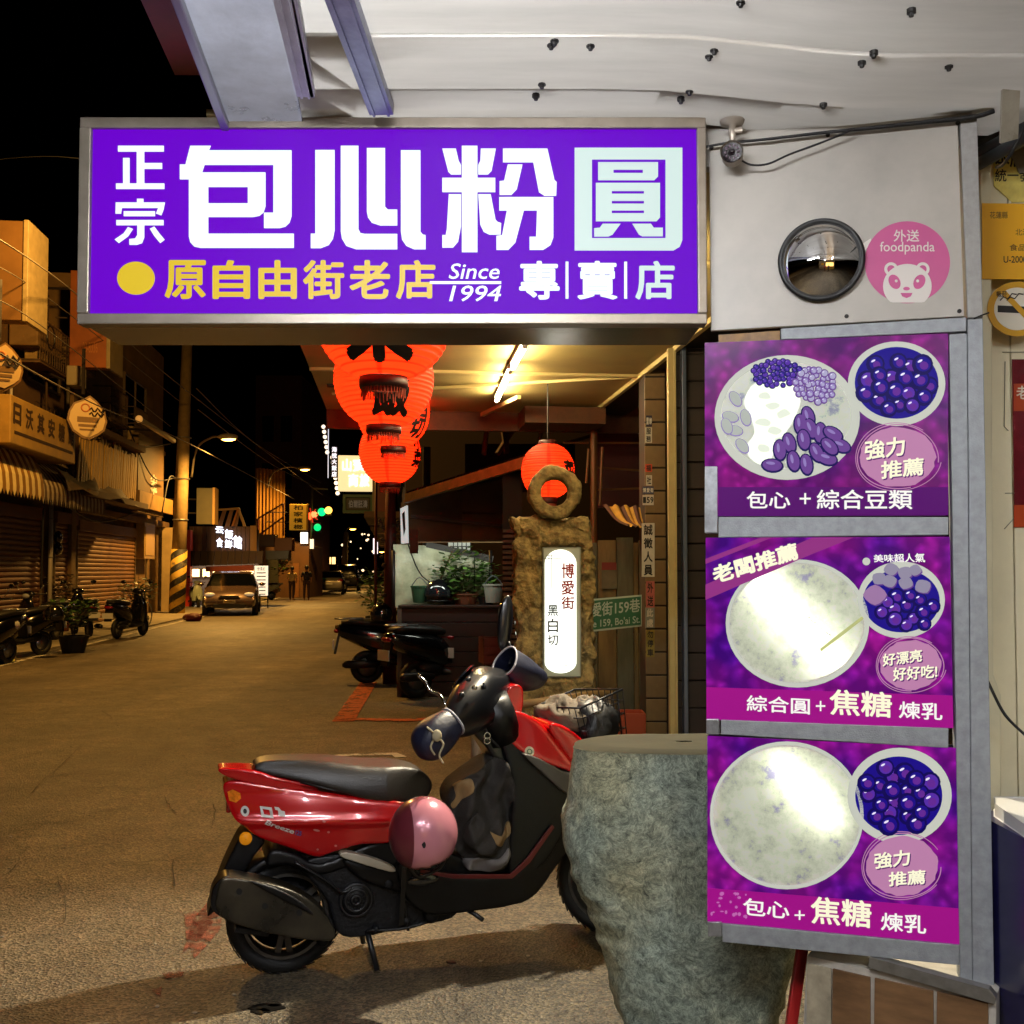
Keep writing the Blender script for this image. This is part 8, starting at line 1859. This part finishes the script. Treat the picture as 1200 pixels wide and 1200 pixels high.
# ================================================================ THE SHOP WITH NEON SIGN, SEDAN, PEOPLE
XS = PL(SP(43, 0), SR); DXs = 43
def xb(pts, name, mat, par, y=0, th=.1): return MB().prism(XS.hs(pts), y, y + th).obj(name, mat, par)
ns = XS.thing('timber_shop', 'timber fronted shop with a small gabled roof sign and lit counter behind the dark sedan', 'building')
WDP = M('timber_front', '#5a3a1e', .6, var=.25, vs=2, stretch=(4, 1, .5)); 
n_ = 14
for i in range(n_): a = 222 + 71 * i / n_; b = 222 + 71 * (i + 1) / n_ - .6; xb([(a, 650), (b, 650), (b, 617), (a, 617)], 'board', WDP, ns)
xb([(293.5, 652), (301, 652), (301, 616), (293.5, 616)], 'pale_panel', M('pale_tan_panel', '#9a7034', .6), ns, -.1)
for i in range(12): a = 215 + 8 * i; xb([(a, 664 - .3 * i), (a + 7.4, 664 - .3 * i), (a + 8.5, 646), (a + 1, 646)], 'roof_tile', M('roof_tile_dark', '#2c1610', .6, var=.3, vs=3), ns, -.9 + .02 * (i % 2), .12)
xb([(245, 664), (300, 662), (300, 669), (245, 670)], 'red_valance', M('valance_red', '#7a2a14', .6), ns, -.8, .05)
LIT = M('lit_counter_warm', '#ffd090', .5, emit='#ffb860', es=1.6); LITW = M('lit_counter_white', '#ffffff', .5, emit='#fff4dc', es=2.2); LITG = M('lit_sign_white', '#ffffff', .5, emit='#dfe8e0', es=.8)
for a, b, mt_ in ((223, 232, LIT), (236, 244, LIT), (248, 257, LIT), (261, 275, LITW), (278, 296, LIT)): xb([(a, 676), (b, 676), (b, 667), (a, 667)], 'lit_opening', mt_, ns, .3, .05)
xb([(218, 712), (301, 712), (301, 620), (218, 620)], 'back_wall', M('shop_back', '#2a1a10', .8), ns, .6, .1)
light('counter_light', 'AREA', XS.l(XS.w(*XS.h(262, 668), .2)) - Vector((0, .6, 0)), 110, (1, .85, .6), ns, 3.2, .2, (R(60), 0, 0))
# gable frame above
for q in ([(255, 617), (262, 597), (266, 597), (260, 617)], [(264, 617), (270, 597), (274, 597), (269, 617)], [(273, 617), (278, 597), (282, 597), (278, 617)]): xb(q, 'gable_slat', M('gable_brown', '#7a5028', .6), ns, -.1)
xb([(252, 597), (281, 595), (281, 597.5), (252, 599)], 'gable_ridge', M('gable_pale', '#b08a50', .6), ns, -.2); xb([(281, 595), (289, 617), (286, 617), (279, 598)], 'gable_rafter', M('gable_pale', '#b08a50', .6), ns, -.2); xb([(281, 596), (275, 617), (272, 617), (279, 597)], 'gable_rafter', M('gable_orange', '#b06a24', .6), ns, -.25)
NEON = M('neon_white', '#ffffff', .5, emit='#dce6ff', es=2.4); nz = XS.thing('neon_sign', 'bluish white neon characters mounted on the timber shop front', 'neon sign')
for ch, q in (('云', [(254, 625), (264, 626), (264, 618), (254, 617)]), ('飯', [(265, 631), (275, 633), (275, 622), (265, 620)]), ('食', [(255, 641), (263, 642), (263, 631), (255, 630)]), ('鮮', [(265, 642), (274, 643), (274, 634), (265, 632)]), ('館', [(275, 642), (285, 644), (285, 629), (275, 627)])):
    MB().text(ch, XS.hs(q), -.35, .03).obj('lettering', NEON, nz)
mb_ = XS.thing('menu_board', 'white upright menu board with dark lines beside the timber shop', 'menu board', None, (0, -1.6, 0))
XM = PL(SP(41.4, 0), SR); x0, z0 = XM.h(298, 698); x1, z1 = XM.h(314, 663)
MB().box(x0, x1, 0, .08, z0, z1).obj('board', LITG, mb_); 
for i in range(7): MB().box(x0 + .08, x1 - .08, -.012, -.002, z1 - .3 - i * .14, z1 - .26 - i * .14).obj('menu_line', INK, mb_)
MB().text('食事処', [(x0 + .1, z1 - .2), (x1 - .1, z1 - .2), (x1 - .1, z1 - .05), (x0 + .1, z1 - .05)], -.008).obj('lettering', INK, mb_)
for s_ in (0, 1): MB().tube([((x0, x1)[s_], .04, 0), ((x0, x1)[s_], .04, z0)], .03, 6).obj('board_leg', BLACK, mb_)
rp = thing('red_pillar', 'bright red painted pillar just right of the striped utility pole', 'pillar', G(219, 712)); MB().box(-.16, .16, -.16, .16, 0, 3.1).obj('pillar_shaft', M('vermilion', '#b83214', .5, emit='#b83214', es=.05), rp, bevel=.02)
# billboards
t, pl_, q = blade('pale framed billboard beside the utility pole with a dim yellow face', 230, 572, 249, 614, .4, 38, M('billboard_dim', '#4a4226', .5, var=.15, vs=2, emit='#a88a40', es=.10), M('gable_pale', '#b08a50', .6))
rb = thing('ribbed_wall', 'tall golden ribbed metal wall beyond the timber shop', 'wall', (0, 0, 0)); RBP = PL(P(301, 600, 52), SD * .8 + SR * .6)
x0 = RBP.h(301, 600)[0]; x1 = RBP.h(333, 600)[0]; za = RBP.h(315, 632)[1]; n_ = 16; RBM = M('ribbed_gold', '#8a6428', .5, .3, var=.15, vs=1)
for i in range(n_):
    a = x0 + (x1 - x0) * i / n_; b = x0 + (x1 - x0) * (i + 1) / n_; zt_ = RBP.h(301, 549)[1]
    m = MB().prism([(a, za), (b - .04, za), (b - .04, zt_ + .05 * (i % 2)), (a, zt_)], -.08 * (i % 2), .1); m.xf(Matrix.Translation(RBP.o) @ Matrix.Rotation(RBP.a, 4, 'Z')).obj('rib_panel', RBM, rb)
stf = thing('fire_stair', 'thin dark red stair railing in front of the ribbed wall', 'stair', (0, 0, 0))
for a, b in (((302, 608), (332, 590)), ((302, 628), (332, 606)), ((320, 600), (320, 628)), ((332, 590), (332, 628)), ((308, 606), (308, 626)), ((302, 608), (302, 630))): MB().bar(P(*a, 49), P(*b, 49), .07, .07).obj('rail', M('rail_red', '#6a2014', .6), stf)
ac = thing('wall_unit', 'dark brown box units stacked over the doorway right of the timber shop', 'box', (0, 0, 0)); UN = frontal(46)
for q, mt_ in (([(304, 640), (322, 640), (322, 627), (304, 627)], M('unit_brown', '#3a2214', .6)), ([(322, 645), (342, 645), (342, 631), (322, 631)], M('unit_tan', '#7a4f24', .6)), ([(312, 655), (338, 655), (338, 646), (312, 646)], M('unit_grey', '#5a5a4c', .5))): MB().prism(UN.hs(q), 46, 46.5).obj('box_unit', mt_, ac, bevel=.03)
hb2 = thing('low_building', 'low brown building with a lit doorway behind the two pedestrians', 'building', (0, 0, 0)); LB = frontal(56)
MB().prism(LB.hs([(300, 705), (362, 705), (362, 640), (300, 625)]), 56, 60).obj('wall', M('low_wall', '#5a3c1e', .7, var=.3, vs=1), hb2)
for q, mt_ in (([(314, 690), (327, 690), (327, 650), (314, 650)], M('grey_glass', '#3c3c34', .2)), ([(344, 700), (351, 700), (351, 660), (344, 660)], M('unit_tan', '#7a4f24', .6)), ([(353, 637), (361, 637), (361, 624), (353, 624)], LITW), ([(364, 643), (368, 643), (368, 632), (364, 632)], LITG), ([(321, 650), (336, 650), (336, 646), (321, 646)], LITG)): MB().prism(LB.hs(q), 55.8, 55.95).obj('panel', mt_, hb2)
t, pl_, q = blade('yellow vertical sign board with dark handwritten characters above the pedestrians', 339, 591, 359, 621, .1, 52, M('sign_bright_yellow', '#c09028', .5, emit='#c08c20', es=.35), M('sign_bright_edge', '#a07a24', .5))
ww = q[2] - q[0]; hh_ = q[3] - q[1]
for i, ch in enumerate('柏家檳榔'): MB().text(ch, [(ww * .25, q[3] - hh_ * (i + .9) / 4), (ww * .8, q[3] - hh_ * (i + .9) / 4), (ww * .8, q[3] - hh_ * (i + .15) / 4), (ww * .25, q[3] - hh_ * (i + .15) / 4)], -.02, .02).obj('lettering', INK, t)
# the sedan
CP_ = M('bronze_car_paint', '#54423a', .25, .5, coat=1.)
g = G(270, 722); sed = car('dark bronze sedan facing the camera in front of the timber shop', CP_, (g.x - .5, g.y + 2.1, 0), math.atan2(-g.y, -g.x) - R(3))
MB().box(2.245, 2.25, -.17, .17, .44, .51).obj('plate_print', M('plate_yellow_print', '#a8862c', .5), sed)
w_sc = small_scooter('white scooter with green panels lit by the shop counter left of the sedan', M('white_green_paint', '#a8b4a0', .3), M('seat_black', '#141210', .45)); at_s(w_sc, 226, 712, STREET + R(200))
o = dup(w_sc, G(233, 708), STREET + R(170), 'second white scooter parked tight behind the sedan bonnet'); 
o = dup(w_sc, G(318, 703), STREET + R(120), 'white and yellow scooter beside the menu board near the pedestrians')
potted(G(330, 700), 'tall leafy plant behind the white scooter near the pedestrians', 1.6, .4, 300, LEAF2, POT, 31, size=.25)
# pedestrians walking away
person('pedestrian in a pale yellow top, walking away near the white scooter', G(342, 704.5), SA - .1, M('top_pale_yellow', '#c8a860', .7), M('trousers_brown', '#3a2418', .8), dict(lel=(-.26, .10, 1.14), lha=(-.16, .24, 1.05), ran=(.10, -.22, .14)), 1.66)
person('pedestrian in dark clothes, walking away right of the pale top', G(359, 704), SA, M('top_dark', '#17130f', .8), M('trousers_dark', '#3a241a', .8), dict(lel=(-.24, 0, 1.12), lan=(-.12, .16, .10), lto=(-.12, .30, .05)), 1.72)
# traffic light
tg = G(360, 697); tlp = thing('traffic_light', 'traffic light mast with green and amber lights glowing over the street', 'traffic light', (0, 0, 0)); DT = 62
MB().tube([G(362, 697) , P(366, 572, DT)], [.10, .07], 8).obj('mast', M('pale_mast', '#8a8474', .5, .4), tlp, smooth=True); MB().tube([P(366, 572, DT), P(384, 573, DT)], .05, 6).obj('mast_arm', M('pale_mast', '#8a8474', .5, .4), tlp)
def tlight(px, py, col, es, r_=.22, nm='signal_lens'): return MB().ball(P(px, py, DT), r_, 14, 10).obj(nm, M('signal_' + col[1:], col, .3, emit=col, es=es), tlp, smooth=True)
tlight(377, 600, '#08c860', 3.2, .24); tlight(385, 598, '#ffb040', 5, .22); tlight(372, 618, '#08b860', 2.2, .22); tlight(368, 603, '#ff6a3a', 4, .2); tlight(362, 605, '#ff5020', 4, .22)
MB().cbox(P(378, 600, DT + .3), (1.2, .3, .5)).obj('signal_housing', BLACK, tlp, bevel=.03); MB().cbox(P(372, 618, DT + .3), (.5, .3, .6)).obj('signal_housing', BLACK, tlp, bevel=.03); MB().cbox(P(365, 604, DT + .3), (.9, .3, .6)).obj('signal_housing', BLACK, tlp, bevel=.03)
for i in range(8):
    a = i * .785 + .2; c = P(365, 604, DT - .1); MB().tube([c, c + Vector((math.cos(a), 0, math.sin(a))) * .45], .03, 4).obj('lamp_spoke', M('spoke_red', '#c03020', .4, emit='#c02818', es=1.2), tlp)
# vehicles further up
g = G(386, 697); car('silver hatchback seen from behind, parked beyond the pedestrians', M('silver_car', '#7a7468', .3, .6, coat=.8), (g.x - .3, g.y + 2.2, 0), STREET)
g = G(398, 693); car('dark van parked in front of the silver hatchback', M('dark_car', '#1c1614', .3, .4, coat=.6), (g.x, g.y + 3.5, 0), STREET, van=True, cat='van')
g = G(424, 684); car('black car far down the street with pale roof reflections', GB, (g.x, g.y + 3, 0), STREET + R(180))
person('distant pedestrian in a pale cap and tan coat far down the middle of the street', G(412, 686), SA, M('coat_tan', '#8a6a30', .7), M('coat_tan', '#8a6a30', .7), {}, 1.7, '#8a8a98')
# far lamps and poles
fp = thing('lit_pole', 'pale lit pole standing beside the dark van far down the street', 'pole', G(402, 692)); MB().tube([(0, 0, 0), (.2, 0, P(404, 623, 75).z)], [.30, .16], 10).obj('pole_shaft', CON, fp, smooth=True)
sodium_lamp(P(404, 626, 76), P(413, 619, 78), 'distant orange street lamp above the pale pole', 2200)
sodium_lamp(P(440, 655, 100), P(447, 646, 100), 'distant orange street lamp low behind the maroon post', 900)
sodium_lamp(SP(52, -6.2, 5.6), SP(52, -4.4, 6.6), 'orange lamp added over the pedestrians to light them, against the dark wall', 3200)  # added lamp that brightens the pedestrians, not a known fixture
fr_ = thing('far_lights', 'pair of warm glowing strip lights above the van far down the street', 'lights', (0, 0, 0))
for px_ in (385.5, 391): MB().tube([P(px_, 661, 90), P(px_, 653, 90)], .16, 8).obj('strip_light', M('strip_warm', '#ffd890', .4, emit='#ffcf80', es=2.4), fr_, smooth=True)
tag(MB().tube([P(440, 649, 70), P(440, 631, 70)], .16, 8).obj('neon_tube', M('strip_pinkish', '#ffffff', .4, emit='#ffe4e4', es=2.), smooth=True), 'upright white neon tube far down the right side of the street', 'neon tube')
rnd = random.Random(9); fl = MB()
for i in range(26): fl.ball(P(rnd.uniform(395, 455), rnd.uniform(625, 672), 85), rnd.uniform(.05, .14), 6, 4)
fl.obj('far_lights', M('far_sparkle', '#ffffff', .4, emit='#ffd8a8', es=2.2), kind='stuff')
# dark blocks either side of the far street
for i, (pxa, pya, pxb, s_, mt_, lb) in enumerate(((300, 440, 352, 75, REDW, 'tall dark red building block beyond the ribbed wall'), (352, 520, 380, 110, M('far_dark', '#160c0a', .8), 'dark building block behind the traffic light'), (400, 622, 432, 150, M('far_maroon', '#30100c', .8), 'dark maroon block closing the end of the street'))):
    pl_ = frontal(s_); a, b = pl_.h(pxa, pya); c, d = pl_.h(pxb, 680)
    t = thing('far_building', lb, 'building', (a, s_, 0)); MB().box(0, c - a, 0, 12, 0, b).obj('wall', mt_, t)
    for k in range(3):
        for j in range(2): 
            wx = (c - a) * (.15 + .4 * j); wz = b * (.25 + .22 * k); MB().box(wx, wx + (c - a) * .25, -.05, -.01, wz, wz + b * .12).obj('window', M('dark_pane', '#07080a', .08, coat=1.), t)
rbk = thing('right_building', 'unlit building block along the right side of the far street', 'building', SP(24, .3), SA + R(90)); 
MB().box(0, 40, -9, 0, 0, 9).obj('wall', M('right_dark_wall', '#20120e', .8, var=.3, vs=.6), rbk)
for i in range(6): MB().box(2 + i * 6, 5.5 + i * 6, .005, .04, 3.6, 5.2).obj('window', M('dark_pane', '#07080a', .08, coat=1.), rbk); MB().box(1.5 + i * 6, 6 + i * 6, .02, 1.0, 2.8, 2.95).obj('shop_canopy', M('unit_brown', '#3a2214', .6), rbk)
# right side signs
RS = PL(SP(30, 0), SR)
def rsign(name, label, px0, py0, px1, py1, mat, s_=30, dep=.3, frame=None):
    pl_ = PL(SP(s_, 0), SR); a, b = pl_.h(px0, py1); c, d = pl_.h(px1, py0); t = pl_.thing(name, label, 'sign', None, (a, 0, 0))
    MB().box(0, c - a, 0, dep, b, d).obj('sign_face', mat, t, bevel=.02)
    if frame:
        for q in ((-.08, c - a + .08, b - .08, b), (-.08, c - a + .08, d, d + .08), (-.08, 0, b, d), (c - a, c - a + .08, b, d)): MB().box(q[0], q[1], -.04, dep, q[2], q[3]).obj('frame_bar', frame, t)
    return t, c - a, b, d
t, w_, b, d = rsign('lightbox_sign', 'glowing cream lightbox sign with pale characters left of the lanterns', 396, 534, 437, 575, M('lightbox_cream', '#fff0c0', .5, emit='#ffe2a8', es=.95), 30)
for ch, q in (('山', (.12, .55, .38, .9)), ('寶', (.42, .55, .85, .9)), ('商', (.30, .12, .58, .48)), ('旅', (.62, .12, .9, .48))): MB().text(ch, [(w_ * q[0], b + (d - b) * q[1]), (w_ * q[2], b + (d - b) * q[1]), (w_ * q[2], b + (d - b) * q[3]), (w_ * q[0], b + (d - b) * q[3])], -.01, .02).obj('lettering', M('lightbox_letter', '#ffffff', .5, emit='#fffaf0', es=1.6), t)
t, w_, b, d = rsign('vertical_sign', 'dark vertical hotel sign with white characters beside the cream lightbox', 388, 523, 395.5, 559, M('hotel_dark', '#14101c', .5), 31)
for i, ch in enumerate('海悅大飯店'): MB().text(ch, [(w_ * .1, d - (d - b) * (i + .95) / 5), (w_ * .9, d - (d - b) * (i + .95) / 5), (w_ * .9, d - (d - b) * (i + .1) / 5), (w_ * .1, d - (d - b) * (i + .1) / 5)], -.01, .03).obj('lettering', M('hotel_letter', '#fff', .5, emit='#e8ecff', es=1.3) if 'hotel_letter' in MATS else M('hotel_letter', '#ffffff', .5, emit='#e8ecff', es=1.3), t)
t, w_, b, d = rsign('framed_sign', 'dark sign in a green frame with a row of grey characters under the lightbox', 405, 583, 434, 598, M('framed_dark', '#0e1210', .5), 30, .2, M('frame_green', '#1c4a3c', .5))
MB().text('伯爾胚濤', [(w_ * .12, b + .08), (w_ * .88, b + .08), (w_ * .88, d - .08), (w_ * .12, d - .08)], -.01, .01).obj('lettering', M('grey_letters', '#6a6a64', .5, emit='#6a6a64', es=.25), t)
t, w_, b, d = rsign('red_sign', 'dark red hoarding with a pale edge right of the green framed sign', 440, 566, 456, 600, M('red_hoarding', '#4a1410', .6, var=.3, vs=3), 26, .2, M('pale_edge', '#5a5248', .5))
t, w_, b, d = rsign('light_strip', 'thin white light strip on the edge of the maroon hoarding', 384, 440, 385.5, 560, M('strip_white_cool', '#ffffff', .4, emit='#e8ecff', es=.9), 31, .1)
mb = MB()
for i in range(14): mb.ball(P(384 + i * .9 - (5 if i < 6 else 0), 500 + i * 6, 34), .07, 6, 4)
mb.obj('sign_bulbs', M('bulb_white', '#ffffff', .4, emit='#ffe8d0', es=1.6), kind='stuff')
lw = thing('lit_lantern_sign', 'narrow white lit sign behind the maroon post', 'sign', (0, 0, 0)); MB().prism([(a, b) for a, b in frontal(11.6).hs([(469, 596), (477, 592), (478, 636), (470, 637)])], 11.6, 11.7).obj('sign_face', M('lit_white_sign', '#ffffff', .4, emit='#e4f0ee', es=.55), lw)
mb = MB().prism([(a, b) for a, b in frontal(11.55).hs([(471, 602), (474, 599), (475, 620), (473, 628), (472, 615)])], 11.55, 11.58); mb.obj('sign_mark', BLACK, lw)
# ---- lot scooters, helmet and plants by the maroon post
dcopy(430, 801, R(8), 'dark scooter seen side on beside the maroon post')
dcopy(487, 818, R(38), 'black motorbike with a silver seat edge in front of the planter wall')
dcopy(545, 812, R(60), 'black scooter at the right end of the planter wall')
helmet(P(447, 727, 13.4), 'black helmet resting on the scooter beside the maroon post', GB, .15)
helmet(P(513, 704, 12.3), 'black full face helmet standing on the planter wall', GB, .17)
potted(P(545, 712, 12.4), 'leafy green plant on the planter wall lit from behind', .34, .16, 420, LEAF2, POTC, 41, fr=(.42, .25, .36), size=.09)
potted(P(530, 712, 12.45), 'small dark plant on the planter wall beside the helmet', .26, .12, 200, LEAF, POT, 43, fr=(.26, .2, .24), size=.08)
potted(P(570, 712, 12.4), 'thin potted plant at the right end of the planter wall', .26, .10, 110, LEAF2, POT, 44, fr=(.22, .15, .26), size=.07)
potted(G(440, 745), 'tall green potted plant at the foot of the maroon post', .9, .22, 360, LEAF2, POT, 47, fr=(.42, .35, .55), size=.12)
potted(G(448, 752), 'dark potted shrub behind the helmet by the maroon post', .7, .22, 260, LEAF, POT, 49, fr=(.40, .35, .5), size=.12)

# ================================================================ BEHIND THE CAMERA (seen only in the convex mirror)
bb = thing('arcade_shop', 'lit shop front behind the camera reflected in the convex mirror', 'building', (0, 0, 0))
MB().box(-2.2, 3.2, -6.4, -6.2, 0, ZC - .03).obj('rear_wall', M('arcade_wall', '#8a7a5c', .6, var=.2, vs=2), bb)
MB().box(.2, 2.8, -6.15, -6.1, .9, 2.1).obj('lit_opening', M('arcade_lit', '#ffd890', .5, emit='#ffc870', es=2.2), bb); MB().box(.2, 2.8, -6.1, -5.3, 0, .9).obj('stall_counter', M('stall_yellow', '#b88a2a', .5), bb, bevel=.02)
MB().box(-1.4, -.5, -6.15, -6.1, 1.3, 2.0).obj('notice_board', M('notice_orange', '#dba015', .5), bb)
person('person in a red jacket standing behind the camera, seen in the mirror', (.2, -3.2, 0), R(15), M('jacket_red', '#8a1818', .7), M('trousers_dark', '#3a241a', .8), {}, 1.65)
person('person in a dark coat standing behind the camera, seen in the mirror', (1.0, -3.0, 0), R(-20), M('top_dark', '#17130f', .8), M('trousers_dark', '#3a241a', .8), {}, 1.75)
